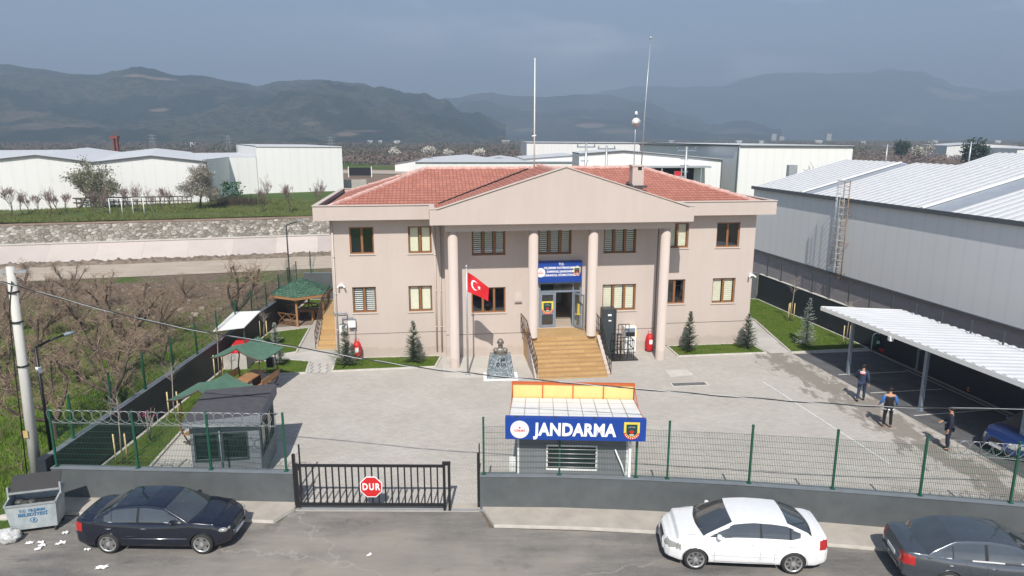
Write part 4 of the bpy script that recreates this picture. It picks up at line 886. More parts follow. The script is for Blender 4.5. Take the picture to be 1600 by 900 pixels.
# ================================================================ KIOSK WITH THE BIG SIGN
ks = thing('kiosk', (.17, 20.52, 0), R(-2.5), 'grey cabin with barred window under a big blue illuminated sign board', 'kiosk')
KW, KD, KH = 3.52, 3.1, 2.5
b = MB(); hollow(b, KW, KD, KH, [(.98, 2.50, 1.42, 2.18)], [(.4, 1.5, 1.1, 2.0)]); b.build('kiosk_wall', mat('light_grey_panel', (.20, .205, .22), .6, .08, 2), ks)
winbox(ks, .98, 2.50, 1.42, 2.18, bars=True, fm='white')
winbox(ks, .4, 1.5, 1.1, 2.0, Matrix.Translation((KW, 0, 0)) @ Matrix.Rotation(R(90), 4, 'Z'), fm='white')
for x in (0, KW-.06): MB().box(x, x+.06, -.02, .0, 0, KH).build('corner_trim', M['white'], ks)
b = MB(); b.box(-.02, KW+.02, .04, KD, KH+.002, KH+.06); b.build('roof', M['white'], ks)
SY = -.50
b = MB(); b.box(-.36, 3.98, SY, SY+.20, 2.62, 3.33); s0 = b.build('sign', M['blue'], ks, label='blue sign board reading JANDARMA')
b = MB(); t_ = text_mb('JANDARMA', .56, .008, .022, .03, sx=.83, spacing=1.05); t_.xform(Matrix.Translation((1.80, SY-.01, 2.95))); b.add(t_.v, t_.f); b.build('lettering', M['letter'], s0)
roundel(s0, .09, 2.95, SY-.002, .29); shield(s0, 3.54, 2.97, SY-.002, .56)
for x in (0, 3.6): b = MB(); b.bar((x, SY+.2, 2.7), (x, .02, 2.45), .06, .06, 0); b.bar((x, SY+.2, 3.2), (x, .02, 2.9), .04, .04); b.build('sign_bracket', M['galv'], ks)
# white polycarbonate vault between the two sign boxes
b = MB(); n_ = 8; X0, X1 = -.25, 3.95
for i in range(9):
    x = X0+(X1-X0)*i/9
    b.add([(x+.012, SY+.2, 3.22), (x+(X1-X0)/9-.012, SY+.2, 3.22), (x+(X1-X0)/9-.012, 2.2, 2.93), (x+.012, 2.2, 2.93)], [(0, 1, 2, 3)]); b.bar((x, SY+.2, 3.23), (x, 2.25, 2.94), .02, .03, 1)
for y_ in (.3, 1.0, 1.65): b.bar((X0, y_, 3.215-.115*(y_+.3)), (X1, y_, 3.215-.115*(y_+.3)), .02, .02, 1)
b.build('canopy_sheet', [M['white'], M['galv']], ks)
b = MB(); b.box(X0, X1, 2.27, 2.37, 2.52, 3.42)
b.build('rear_sign_box', mat('sign_box_back', (.80, .56, .22), .6, .05, 3), ks)
b = MB(); b.box(X0-.03, X1+.03, 2.23, 2.40, 3.421, 3.47)
for i in range(5): x = X0+(X1-X0)*i/4; b.box(x-.022, x+.022, 2.235, 2.269, 2.50, 3.42)
b.bar((X0, SY+.2, 3.18), (X0, 2.25, 2.88), .05, .05); b.bar((X1, SY+.2, 3.18), (X1, 2.25, 2.88), .05, .05)
for x in (X0, X1):
    b.bar((x, 2.25, 3.4), (x, 1.1, 3.05), .03, .03); b.bar((x, 1.1, 2.65), (x, 2.25, 2.55), .03, .03); b.bar((x, 1.5, 2.95), (x, 2.25, 2.6), .03, .03)
b.build('orange_frame', M['orange'], ks)
b = MB(); b.tube([(3.10, -.1, 2.15), (3.16, -.12, 2.0), (3.33, -.1, 1.6), (3.45, -.08, 1.2)], [.02, .03, .028, .02], 6); b.box(3.53, 3.61, -.10, -.03, .9, 2.4); b.build('cable_conduit', M['white'], ks)
b = MB(); b.tube([(1.4, -.1, 2.16), (1.4, -.1, 2.1), (1.0, -.1, 2.1)], .015, 5); b.v = []; b.f = []; b.m = []; b.sm = []
for x in (.0, 1.2, 2.4, 3.5): b.box(x-.04, x+.04, SY+.02, SY+.12, 3.331, 3.36)
b.build('spotlights', M['anth'], s0)
b = MB(); b.box(0, .2, 0, .25, 0, 1.45); b.add([(0, 0, 1.452), (.2, 0, 1.452), (.2, .25, 1.56), (0, .25, 1.56)], [(0, 1, 2, 3)]); b.build('meter_cabinet', M['white'], loc=(-.08, 20.75, 0), label='narrow white cabinet beside the left wall of the kiosk', cat='cabinet')
# ================================================================ CARPORT
cp = thing('parking_shelter', (0, 0, 0), 0, 'long white corrugated parking shelter on grey steel posts along the right wall', 'parking shelter')
A0 = Vector((16.25, 35.25, 3.1)); A1 = A0+Vector((3.35, -16.9, 0)); dA = (A1-A0).normalized(); nA = Vector((-dA.y, dA.x, 0)); WA = 4.9; dz = -.42
m, q = pmat('white_corrugated_sheet', .45, .4); q.out(q.ramp(q.noise(q.pos(), .8, 5), [(.3, (.56, .57, .58)), (.7, (.64, .65, .66))])); M['wsheet'] = m
b = MB(); L = (A1-A0).length; n_ = int(L/.115); vs = []
for i in range(n_+1):
    ph = i % 4; h = .0 if ph in (0, 1) else .045
    for t in (0, 1): vs.append(A0+dA*(L*i/n_)+nA*(WA*t)+Vector((0, 0, dz*t+h)))
b.add(vs, [(2*i, 2*i+1, 2*i+3, 2*i+2) for i in range(n_)]); b.v += []
b.build('roof_sheet', M['wsheet'], cp)
b = MB(); b.bar(A0-nA*.04+Vector((0, 0, -.07)), A1-nA*.04+Vector((0, 0, -.07)), .05, .2); b.bar(A0-dA*.03+Vector((0, 0, -.07)), A0-dA*.03+nA*WA+Vector((0, 0, dz-.07)), .05, .2); b.build('edge_trim', M['white'], cp)
b = MB()
for t in (.12, .5, .88): b.bar(A0+nA*WA*t+Vector((0, 0, dz*t-.14)), A1+nA*WA*t+Vector((0, 0, dz*t-.14)), .06, .12)
b.build('purlins', M['steel'], cp)
for k in range(4):
    for t in (.10, .93):
        p = A0+dA*(1.9+4.85*k)+nA*WA*t; z = 3.1+dz*t-.2; b = MB(); b.box(-.07, .07, -.07, .07, 0, z); b.box(-.14, .14, -.14, .14, 0, .015); b.build('post', M['steel'], cp, loc=(p.x, p.y, 0), rz=math.atan2(dA.y, dA.x))
    p = A0+dA*(1.9+4.85*k); b = MB(); b.bar(p+nA*.1+Vector((0, 0, -.22)), p+nA*(WA-.1)+Vector((0, 0, dz-.22)), .08, .14); b.build('rafter', M['steel'], cp)
b = MB(); b.box(-.09, .09, -.09, .09, -.35, -.15); b.build('lamp', M['white'], cp, loc=A0+dA*5.1-nA*.02)
# things under the shelter
def cone(loc, label):
    t = thing('traffic_cone', loc, random.random()*3, label, 'traffic cone', 'traffic cones under the shelter')
    b = MB(); b.box(-.17, .17, -.17, .17, 0, .04); b.build('base', M['rubber'], t)
    b = MB(); b.lathe([(.14, .04), (.115, .20)], 16); b.lathe([(.085, .38), (.06, .54)], 16); b.lathe([(.035, .66), (.02, .75)], 12); b.build('body', M['orange'], t)
    b = MB(); b.lathe([(.115, .20), (.085, .38)], 16); b.lathe([(.06, .54), (.035, .66)], 16); b.build('white_bands', M['white'], t); return t
c0 = G(1515, 613); cone((c0.x, c0.y, .015), 'left cone of the pair of red and white cones under the shelter')
c1 = G(1531, 618); cone((c1.x, c1.y, .015), 'right cone of the pair of red and white cones under the shelter')
b = MB(); b.lathe([(.16, 0), (.17, .1), (.13, .5), (.07, .78), (.05, .85)], 14); p = G(1498, 603); b.build('covered_extinguisher', M['red'], loc=p, label='red covered extinguisher on the ground behind the cones under the shelter', cat='fire extinguisher')
fs = thing('fire_tool_rack', G(1383, 551), R(10), 'red basin with long handled tools leaning on the wall under the shelter', 'tool rack')
b = MB()
for i in range(6):
    x = -.25+i*.26; k = MB(); k.tube([(x, -.1, .1), (x+.22, .45, 1.75)], .022, 6); k.build('handle', M['wood'] if i % 2 else M['red'], fs)
b.lathe([(.12, 0), (.30, .05), (.36, .22), (.33, .25)], 18); b.build('red_basin', M['red'], fs)
for x, y_, lab in ((.95, -.55, 'dark rubbish sack standing nearest the red tool basin under the shelter'), (1.35, -.3, 'dark rubbish sack furthest right of the two sacks under the shelter')):
    p = G(1383, 551); b = MB(); rr = random.Random(int(x*10)); b.lathe([(.24, 0), (.29, .2), (.25, .5), (.14, .72), (.06, .82), (.1, .9)], 12); b.v = [(a+rr.uniform(-.03, .03), c+rr.uniform(-.03, .03), e) for a, c, e in b.v]
    b.build('rubbish_sack', M['anth'], loc=(p.x+x, p.y+y_, .01), label=lab, cat='sack')
def parkbin(loc, rz, label):
    t = thing('litter_bin', loc, rz, label, 'litter bin', 'green litter bins with white arched frames'); b = MB()
    pts = [(-.24, 0, 0), (-.24, 0, .85)]+[(.24*-math.cos(math.pi*i/8), 0, .85+.22*math.sin(math.pi*i/8)) for i in range(1, 8)]+[(.24, 0, .85), (.24, 0, .0)]
    b.tube(pts, .03, 8); b.build('frame', M['white'], t); b = MB(); b.lathe([(.15, .25), (.18, .8), (.185, .82)], 14); b.build('bin', mat('green_bin', (.015, .13, .07), .5) if 'green_bin' not in bpy.data.materials else bpy.data.materials['green_bin'], t)
    b = MB(); b.box(-.08, .08, -.2, -.19, .5, .68); b.build('sticker', M['letter'], t); return t
parkbin(G(1368, 549), R(-5), 'green litter bin in a white arched frame at the end of the right lawn')
parkbin(G(415, 512), R(5), 'green litter bin in a white arched frame near the gazebo')
# ================================================================ GAZEBO
gz = G(466, 499); GC = Vector((-13.75, 44.2, 0))
ga = thing('gazebo', GC, R(4), 'open timber gazebo with a faceted green shingle roof by the side wall', 'gazebo')
m, q = pmat('green_shingles', .9, .2); br = q.n.nodes.new('ShaderNodeTexBrick'); br.inputs['Scale'].default_value = 1; br.inputs['Brick Width'].default_value = .30; br.inputs['Row Height'].default_value = .17; br.inputs['Mortar Size'].default_value = .022; br.inputs['Mortar Smooth'].default_value = .2
br.inputs['Color1'].default_value = (.095, .18, .125, 1); br.inputs['Color2'].default_value = (.040, .095, .065, 1); br.inputs['Mortar'].default_value = (.02, .045, .03, 1)
uv = q.n.nodes.new('ShaderNodeUVMap'); q.n.links.new(uv.outputs[0], br.inputs['Vector']); q.out(br.outputs[0]); M['shingle'] = m
GR = 1.72; ez, az_ = 1.98, 2.85
hexp = [Vector(((GR+.38)*math.cos(R(30+60*i)), (GR+.38)*math.sin(R(30+60*i)), ez)) for i in range(6)]
b = MB(); ap = Vector((0, 0, az_))
for i in range(6): b.add([hexp[i], hexp[(i+1) % 6], ap], [(0, 1, 2)])
o = b.build('roof', M['shingle'], ga); uvl = o.data.uv_layers.new(name='UVMap')
for f_, po in enumerate(o.data.polygons):
    a, c, e = [o.data.vertices[o.data.loops[k].vertex_index].co for k in po.loop_indices]; ux = (c-a).normalized(); uy = (e-(a+c)/2).normalized()
    for k in po.loop_indices: d = o.data.vertices[o.data.loops[k].vertex_index].co-a; uvl.data[k].uv = (d.dot(ux), d.dot(uy))
b = MB()
for i in range(6): b.bar(hexp[i]*.99-Vector((0, 0, .08)), hexp[(i+1) % 6]*.99-Vector((0, 0, .08)), .05, .15)
b.build('eave_board', M['wood'], ga)
b = MB()
for i in range(6): b.add([hexp[i]-Vector((0, 0, .03)), hexp[(i+1) % 6]-Vector((0, 0, .03)), ap-Vector((0, 0, .05))], [(2, 1, 0)])
b.build('ceiling', M['wood'], ga)
cor = [Vector((GR*math.cos(R(30+60*i)), GR*math.sin(R(30+60*i)), 0)) for i in range(6)]
for c_ in cor: b = MB(); b.box(-.06, .06, -.06, .06, 0, ez); b.build('post', M['wood'], ga, loc=c_)
for i in (0, 1, 2, 3, 4):
    if i == 4: continue
    a, c = cor[i], cor[(i+1) % 6]; b = MB()
    for z in (.12, .78): b.bar(a+Vector((0, 0, z)), c+Vector((0, 0, z)), .05, .08)
    mids = [a.lerp(c, t) for t in (0.04, .5, .96)]
    for p, r__ in zip(mids, mids[1:]):
        b.bar(p+Vector((0, 0, .12)), r__+Vector((0, 0, .78)), .03, .06); b.bar(p+Vector((0, 0, .78)), r__+Vector((0, 0, .12)), .03, .06)
    b.build('railing', M['wood'], ga)
a, c = cor[3], cor[4]; b = MB()
for z in (.12, .78): b.bar(a+Vector((0, 0, z)), c+Vector((0, 0, z)), .05, .08)
for t in (0.04, .5): b.bar(a.lerp(c, t)+Vector((0, 0, .12)), a.lerp(c, t+.46)+Vector((0, 0, .78)), .03, .06); b.bar(a.lerp(c, t)+Vector((0, 0, .78)), a.lerp(c, t+.46)+Vector((0, 0, .12)), .03, .06)
b.build('railing', M['wood'], ga)
tb = thing('picnic_table', GC+Vector((.15, -.1, 0)), R(4), 'timber table standing inside the gazebo', 'table'); b = MB(); b.box(-.65, .65, -.35, .35, .70, .75); b.build('table_top', M['wood'], tb)
for x in (-.5, .5): b = MB(); b.box(x-.05, x+.05, -.25, .25, 0, .70); b.build('leg', M['wood'], tb)
for y_, lab in ((.85, 'timber bench behind the table inside the gazebo'),):
    bn = thing('bench', GC+Vector((.1, y_, 0)), R(4), lab, 'bench'); b = MB(); b.box(-.8, .8, -.18, .18, .40, .44); b.build('seat', M['wood'], bn)
    for x in (-.6, .6): b = MB(); b.box(x-.04, x+.04, -.15, .15, 0, .4); b.build('leg', M['wood'], bn)
# ================================================================ PICNIC SHELTERS (table and benches under a green curved roof)
def picnic(loc, rz, label):
    t = thing('picnic_shelter', loc, rz, label, 'picnic shelter', 'picnic tables under green curved roofs')
    # length along y, benches on +-x
    for s_ in (-1, 1):
        for y_ in (-.75, .75):
            b = MB(); b.tube([(s_*.72, y_, .0), (s_*.98, y_, .45), (s_*1.02, y_, .95), (s_*.92, y_, 1.5), (s_*.98, y_, 1.92)], .032, 7); b.build('curved_post', M['brownrail'], t)
        b = MB()
        for k in range(4): b.box(s_*.60-.045+s_*.09*k-.0, s_*.60+.045-.01+s_*.09*k, -.85, .85, .43, .46)
        b.build('seat', M['wood'], t); b = MB()
        for k in range(3): b.bar((s_*(1.00+.02*k), -.85, .62+.11*k), (s_*(1.00+.02*k), .85, .62+.11*k), .03, .09)
        b.build('backrest', M['wood'], t)
        prof = [(0, 2.40), (s_*.32, 2.20), (s_*.65, 2.05), (s_*.98, 1.95), (s_*1.30, 1.90)]
        b = MB(); vs = [(x, y_, z) for x, z in prof for y_ in (-1.0, 1.0)]; n_ = len(prof)
        b.add(vs+[(x, y_, z-.03) for x, y_, z in vs], [(2*i, 2*i+1, 2*i+3, 2*i+2) for i in range(n_-1)]+[(2*n_+2*i+2, 2*n_+2*i+3, 2*n_+2*i+1, 2*n_+2*i) for i in range(n_-1)], 0, False)
        b.build('roof_panel', M['greenfelt'], t)
        b = MB()
        for y_ in (-1.0, 1.0): b.tube([(x, y_, z-.03) for x, z in prof], .03, 6)
        b.build('roof_arch', M['brownrail'], t)
    b = MB(); b.box(-.36, .36, -.85, .85, .72, .77); b.build('table_top', M['wood'], t)
    for y_ in (-.6, .6): b = MB(); b.box(-.25, .25, y_-.03, y_+.03, 0, .72); b.build('leg', M['brownrail'], t)
    b = MB(); b.box(-1.0, 1.0, -.78, -.72, .08, .12); b.box(-1.0, 1.0, .72, .78, .08, .12); b.build('floor_frame', M['brownrail'], t)
    return t
M['greenfelt'] = mat('green_roof_felt', (.085, .17, .12), .9, .15, 3, .15, 50)
picnic((-12.35, 31.0, .05), R(-9), 'timber picnic table with benches under a green curved roof, further from the guard booth')
picnic((-11.75, 25.75, .05), R(-9), 'green-roofed picnic shelter partly hidden behind the guard booth')
# white canopy with a red covered machine
wc = thing('flat_canopy', (-14.72, 35.9, 0), R(2), 'tilted white sheet canopy on thin posts beside the side wall', 'canopy')
b = MB(); b.add([(-.75, -1.5, 2.0), (.75, -1.2, 2.1), (.75, 1.5, 2.3), (-.75, 1.5, 2.25), (-.75, -1.5, 2.04), (.75, -1.2, 2.14), (.75, 1.5, 2.34), (-.75, 1.5, 2.29)], [(0, 3, 2, 1), (4, 5, 6, 7), (0, 1, 5, 4), (1, 2, 6, 5), (2, 3, 7, 6), (3, 0, 4, 7)]); b.build('roof_sheet', M['white'], wc)
for x, y_, z in ((-.65, -1.2, 2.0), (.65, -1.0, 2.08), (-.65, 1.3, 2.22), (.65, 1.3, 2.28)): b = MB(); b.box(x-.03, x+.03, y_-.03, y_+.03, 0, z); b.build('post', M['anth'], wc)
gn = thing('generator', (-14.35, 35.2, 0), R(2), 'grey generator box with a bright red cover under the white canopy', 'generator')
b = MB(); b.box(-.6, .6, -1.1, .9, 0, .85); b.build('housing', M['concrete'], gn); b = MB(); b.add([(-.45, -.9, .86), (.5, -.9, .86), (.5, .6, .86), (-.45, .6, .86), (-.3, -.5, 1.2), (.4, -.5, 1.15), (.4, .4, 1.25), (-.3, .4, 1.3)], [(0, 3, 2, 1), (4, 5, 6, 7), (0, 1, 5, 4), (1, 2, 6, 5), (2, 3, 7, 6), (3, 0, 4, 7)]); b.build('cover', M['red'], gn)
bx = thing('waste_bin', (-12.15, 33.2, .05), 0, 'small black waste bin on a post behind the picnic table', 'litter bin'); b = MB(); b.box(-.15, .15, -.12, .12, .45, .95); b.build('bin', M['black'], bx); b = MB(); b.tube([(-.2, 0, 0), (-.2, 0, 1.05), (.2, 0, 1.05), (.2, 0, 0)], .02, 6); b.build('frame', M['galv'], bx)
bx = thing('waste_bin', (-11.65, 21.55, .03), 0, 'dark upright waste bin between street fence and guard booth', 'litter bin'); b = MB(); b.box(-.14, .14, -.12, .12, .1, .8); b.build('bin', M['black'], bx); b = MB(); b.tube([(-.18, 0, 0), (-.18, 0, .95), (.18, 0, .95), (.18, 0, 0)], .02, 6); b.build('frame', M['anth'], bx)
# ================================================================ FRONT OF THE STATION
def Wt(s, d, z=0): return W(s, d, z)
fp = thing('flagpole', Wt(6.93, -3.54), BA, 'slim grey flagpole with a red flag in front of the left porch column', 'flagpole')
b = MB(); b.tube([(0, 0, 0), (0, 0, 3), (0, 0, 5.55)], [.05, .045, .035], 10); b.lathe([(.05, 5.55), (.06, 5.6), (.03, 5.68)], 10); b.build('pole', M['galv'], fp)
b = MB(); b.lathe([(.13, 0), (.13, .03), (.06, .06)], 12); b.build('base', M['galv'], fp)
def flagp(u, v):     # u along the fly 0..1, v down the hoist 0..1
    x = .06+1.06*u*(1-.06*v); z = 5.30-1.0*v*(1-.36*u)-.80*u**1.1; y = .05*math.sin(u*7+v*2)+.13*math.sin(u*3.5)*(1-.3*v)
    return Vector((x, y, z+.05*u*math.sin(v*5)))
b = MB(); nu, nv = 24, 16; b.add([flagp(i/nu, j/nv) for j in range(nv+1) for i in range(nu+1)], [(j*(nu+1)+i, (j+1)*(nu+1)+i, (j+1)*(nu+1)+i+1, j*(nu+1)+i+1) for j in range(nv) for i in range(nu)], 0, True)
fl = b.build('flag', mat('red_flag_cloth', (.60, .012, .02), .7, .06, 3), fp)
b = MB()
def fcurve(pts2, off):
    return [flagp(u/1.5, v)+Vector((0, off, 0)) for u, v in pts2]
for off in (-.012, .012):
    n_ = 30; out = []; inn = []
    for i in range(n_+1):
        t = R(40)+R(280)*i/n_; out.append((.50+.25*math.cos(t), .5+.25*math.sin(t)))
        t2 = math.atan2(.25*math.sin(t), .25*math.cos(t)-.0625); 
    # inner circle r .2 centred .0625 to the right, matched over its own arc
        tt = R(52)+R(256)*i/n_; inn.append((.5625+.2*math.cos(tt), .5+.2*math.sin(tt)))
    po, pi_ = fcurve(out, off), fcurve(inn, off); b.add(po+pi_, [(i, i+1, n_+1+i+1, n_+1+i) for i in range(n_)])
    stp = [(.82+(.125 if i % 2 == 0 else .05)*math.cos(math.pi+math.pi*i/5), .5+(.125 if i % 2 == 0 else .05)*math.sin(math.pi+math.pi*i/5)) for i in range(10)]
    ps = fcurve(stp+[(.82, .5)], off); b.add(ps, [(i, (i+1) % 10, 10) for i in range(10)])
b.build('crescent_and_star', M['letter'], fl)
# bust on a granite pedestal
m, q = pmat('blue_grey_granite', .35, .5); vo = q.n.nodes.new('ShaderNodeTexVoronoi'); vo.inputs['Scale'].default_value = 22; q.n.links.new(q.pos(), vo.inputs['Vector']); bw = q.n.nodes.new('ShaderNodeRGBToBW'); q.n.links.new(vo.outputs['Color'], bw.inputs[0])
q.out(q.ramp(bw.outputs[0], [(.2, (.07, .10, .12)), (.55, (.17, .21, .23)), (.85, (.42, .45, .45))])); M['granite'] = m
bu = thing('bust_monument', Wt(8.55, -4.0), R(3), 'grey metal bust of a man on a tapered blue-grey granite pedestal left of the stairs', 'monument')
b = MB(); b.box(-.86, .86, -.58, .55, 0, .05); b.build('plinth', M['letter'], bu)
b = MB(); b.add([(-.70, -.42, .05), (.70, -.42, .05), (.70, .42, .05), (-.70, .42, .05), (-.52, -.28, 1.18), (.52, -.28, 1.18), (.52, .34, 1.18), (-.52, .34, 1.18)], [(0, 3, 2, 1), (4, 5, 6, 7), (0, 1, 5, 4), (1, 2, 6, 5), (2, 3, 7, 6), (3, 0, 4, 7)]); pdst = b.build('pedestal', M['granite'], bu)
b = MB()
for tx, z, dx_ in (('1 BB', .98, 0), ('Ö UY', .74, 0)):
    k = text_mb(tx, .2, .004, .006); k.xform(Matrix.Translation((.03, -.285-(1.18-z)*.124-.012, z)) @ Matrix.Rotation(R(-7), 4, 'X')); b.add(k.v, k.f)
b.build('lettering', M['black'], pdst)
M['bronze'] = mat('dull_bronze', (.22, .20, .17), .45, .2, 5, metal=.4)
def ell(b, c, r, n_=16, m_=12, mi=0, f=None):
    vs = []; 
    for j in range(m_+1):
        ph = math.pi*j/m_
        for i in range(n_):
            t = 2*math.pi*i/n_; v = Vector((math.sin(ph)*math.cos(t), math.sin(ph)*math.sin(t), math.cos(ph)))
            if f: v = f(v)
            vs.append((c[0]+v.x*r[0], c[1]+v.y*r[1], c[2]+v.z*r[2]))
    b.add(vs, [(j*n_+i, (j+1)*n_+i, (j+1)*n_+(i+1) % n_, j*n_+(i+1) % n_) for j in range(m_) for i in range(n_)], mi, True)
b = MB()
def headf(v):
    v = v.copy(); 
    if v.z < 0: v.x *= 1-.28*(-v.z)**1.5; 
    if v.y < -.5: v.y += .06*math.cos(v.z*9)
    return v
def shf(v):
    v = v.copy()
    if v.z > 0: k = 1-.75*v.z**.9; v.x *= max(.28, k)**.6; v.y *= .75
    return v
# fire extinguishers in red covers
def ext(loc, rz, label):
    t = thing('fire_extinguisher', loc, rz, label, 'fire extinguisher', 'red fire extinguishers by the station wall'); b = MB()
    b.lathe([(.17, .06), (.22, .15), (.22, .78), (.18, .95), (.12, 1.02)], 16); b.build('cylinder', M['red'], t)
    b = MB(); b.tube([(-.10, 0, 1.0), (-.10, 0, 1.18), (.10, 0, 1.18), (.10, 0, 1.0)], .02, 6); b.box(-.2, .2, .05, .12, .02, .2); b.build('handle', M['red'], t)
    b = MB(); b.vprism([(-.09, .5), (.09, .5), (.09, .75), (-.09, .75)], -.235, -.225); b.build('label_plate', M['letter'], t)
    for x in (-.17, .17): b = MB(); b.disc((x, .1, .08), .08, 'x', 12, .04); b.build('wheel', M['black'], t)
ext(Wt(1.15, -.38), BA, 'red wheeled fire extinguisher standing by the left wing, beside the first conifer')
ext(Wt(17.3, -.85), BA, 'red wheeled fire extinguisher standing beside the right porch column')
# gas meters and pipes on the left wing
gm = thing('gas_meters', Wt(.0, 0), BA, 'two white gas meter boxes with grey pipes on the left corner of the facade', 'gas meter')
for x, z in ((.45, 1.75), (.92, 2.0)): b = MB(); b.box(x-.19, x+.19, -.27, -.03, z-.2, z+.2); b.box(x-.2, x+.2, -.28, -.02, z+.2, z+.22, 1); b.build('meter_box', [M['white'], M['steel']], gm)
b = MB(); b.tube([(-.05, .1, 2.55), (-.05, -.12, 2.55), (.68, -.12, 2.55), (.68, -.12, 2.25)], .03, 6); b.tube([(.42, -.12, 1.95), (.42, -.12, 2.3), (.98, -.12, 2.3), (.98, -.12, 2.2)], .03, 6); b.tube([(1.05, -.12, 1.8), (1.05, -.12, .2)], .03, 6); b.build('pipe', M['steel'], gm)
for s, d, lab in ((.45, -.12, 'white security camera pair on the left end of the facade'), (23.4, -.12, 'white security camera on the right corner of the facade')):
    t = thing('security_camera', Wt(s, d, 4.05), BA, lab, 'security camera'); b = MB(); b.box(-.12, .12, -.03, .12, .0, .1); b.build('bracket', M['white'], t)
    for x in (-.13, .13): b = MB(); b.tube([(x, .0, .03), (x*1.4, -.18, -.05)], .045, 8); b.build('camera_head', M['white'], t)
# wheelchair lift (dark column with gates), white kiosk, switch box
lf_ = thing('platform_lift', Wt(14.85, -1.35), BA, 'dark grey wheelchair platform lift with black barred gate right of the stairs', 'platform lift')
b = MB(); b.box(-.36, .36, .1, .75, 0, 2.62); b.box(-.36, -.28, .0, .1, 0, 2.6); b.box(.28, .36, 0, .1, 0, 2.6); b.build('mast_cabinet', M['anth'], lf_)
b = MB(); b.box(-.1, .1, .09, .098, 2.25, 2.35); b.box(-.06, .1, .09, .098, 1.95, 2.02); b.build('control_plate', M['letter'], lf_)
b = MB(); b.box(-.1, 1.35, -1.0, .08, .0, .07); b.build('platform', M['black'], lf_)
b = MB()
for x0_, y0_, x1_, y1_, h in ((.0, -.95, 1.1, -.95, 1.05), (1.1, -.95, 1.1, .05, 1.05), (.5, .05, 1.1, .05, 1.7), (.0, -.4, .5, -.4, 1.3)):
    a = Vector((x0_, y0_, .07)); c = Vector((x1_, y1_, .07)); up = Vector((0, 0, h))
    for k in (1, .55): b.bar(a+up*k, c+up*k, .035, .035)
    for k in range(4): p = a.lerp(c, k/3); b.bar(p, p+up, .03, .03)
b.build('gate_frame', M['black'], lf_)
kk = thing('information_kiosk', Wt(16.15, -.8), BA, 'white free-standing terminal with a small dark screen against the facade', 'kiosk terminal')
b = MB(); b.box(-.34, .34, -.12, .2, .05, 1.5); b.box(-.30, .30, -.10, .18, 0, .05, 1); b.build('body', [M['white'], M['anth']], kk)
b = MB(); b.box(-.26, .26, -.135, -.122, .95, 1.20); b.build('keyboard_recess', M['black'], kk); b = MB(); b.box(-.26, .26, -.135, -.122, 1.22, 1.42); b.build('screen', M['steel'], kk); b = MB(); b.box(.35, .40, -.05, .05, .85, 1.2); b.build('handle', M['yellow'], kk)
b = MB(); b.box(-.2, .2, -.03, 0, 0, .5); b.box(-.2, .2, -.06, 0, -.1, -.06, 1); b.build('wall_plaque', [M['wall_trim'], M['groove']], loc=Wt(9.9, -.555, 3.05), rz=BA, label='small pale plaque on the facade left of the entrance', cat='plaque')
# rooftop masts and dish
b = MB(); b.tube([(0, 0, 0), (0, 0, 3.0), (0, 0, 6.4)], [.045, .04, .025], 8); b.tube([(-.15, 0, 1.9), (.1, 0, 1.95)], .05, 6); b.build('antenna_mast', M['white'], loc=Wt(11.62, 5.2, 9.95), rz=BA, label='tall straight white aerial mast rising behind the gable peak', cat='antenna mast')
b = MB(); b.tube([(0, 0, 0), (.08, 0, 3.5), (.26, 0, 7.6)], [.04, .035, .018], 8); b.tube([(.26, 0, 7.55), (.28, 0, 8.0)], .012, 5); b.lathe([(.05, 0), (.07, .1), (.02, .2)], 8, c=(.27, 0, 7.85)); b.build('antenna_mast', M['galv'], loc=Wt(18.45, 5.6, 9.7), rz=BA, label='tall leaning thin grey aerial mast beside the chimney', cat='antenna mast')
dd = thing('satellite_dish', Wt(17.55, 4.2, 9.6), BA, 'small white round dish antenna on a thin pole above the chimney', 'dish antenna')
b = MB(); b.tube([(0, 0, 0), (0, 0, 3.6)], .025, 6); b.build('pole', M['galv'], dd)
b = MB(); b.lathe([(.0, 0), (.15, .02), (.27, .09)], 20); b.xform(Matrix.Translation((0, -.05, 3.05)) @ Matrix.Rotation(R(85), 4, 'X')); b.tube([(0, -.08, 3.5), (0, -.08, 3.7)], [.12, .05], 8); b.build('dish', M['white'], dd)
# lamp posts, concrete pole, cables
def cable(name, pts, r_, label, m_='black'):
    root = MB(); root.tube(pts, r_, 6); return root.build(name, M[m_], label=label, cat='cable')
def sag(a, c, s_, n_=40): return [Vector(a).lerp(Vector(c), i/n_)-Vector((0, 0, s_*4*(i/n_)*(1-i/n_))) for i in range(n_+1)]
up_ = thing('utility_pole', (-16.3, 21.8, 0), R(0), 'thick pale round concrete utility pole beside the skip', 'utility pole')
b = MB(); b.tube([(0, 0, 0), (.12, 0, 4), (.22, 0, 7.75)], [.175, .15, .122], 18); b.build('pole', mat('pale_pole_concrete', (.55, .54, .50), .85, .12, 2.5, .1, 40, stretch=(1, 1, .3)), up_)
b = MB(); b.bar((-.55, 0, 7.55), (.75, 0, 7.6), .09, .09); b.bar((-.3, -.02, 7.3), (.1, -.02, 7.5), .04, .04); b.build('crossarm', M['galv'], up_)
b = MB(); b.tube([(-.20, -.16, .5), (-.06, -.15, 4), (.05, -.14, 6.2), (.3, -.14, 7.3)], .018, 5); 
for z, x in ((5.9, .17), (4.4, .13), (6.9, .2)): b.tube([(x, 0, z), (x, 0, z+.05)], .18, 16)
b.build('pole_cable', M['black'], up_)
b = MB(); b.box(-.07, .09, -.215, -.195, 1.95, 2.2); b.build('sticker', mat('ochre_sticker', (.5, .36, .15), .7), up_)
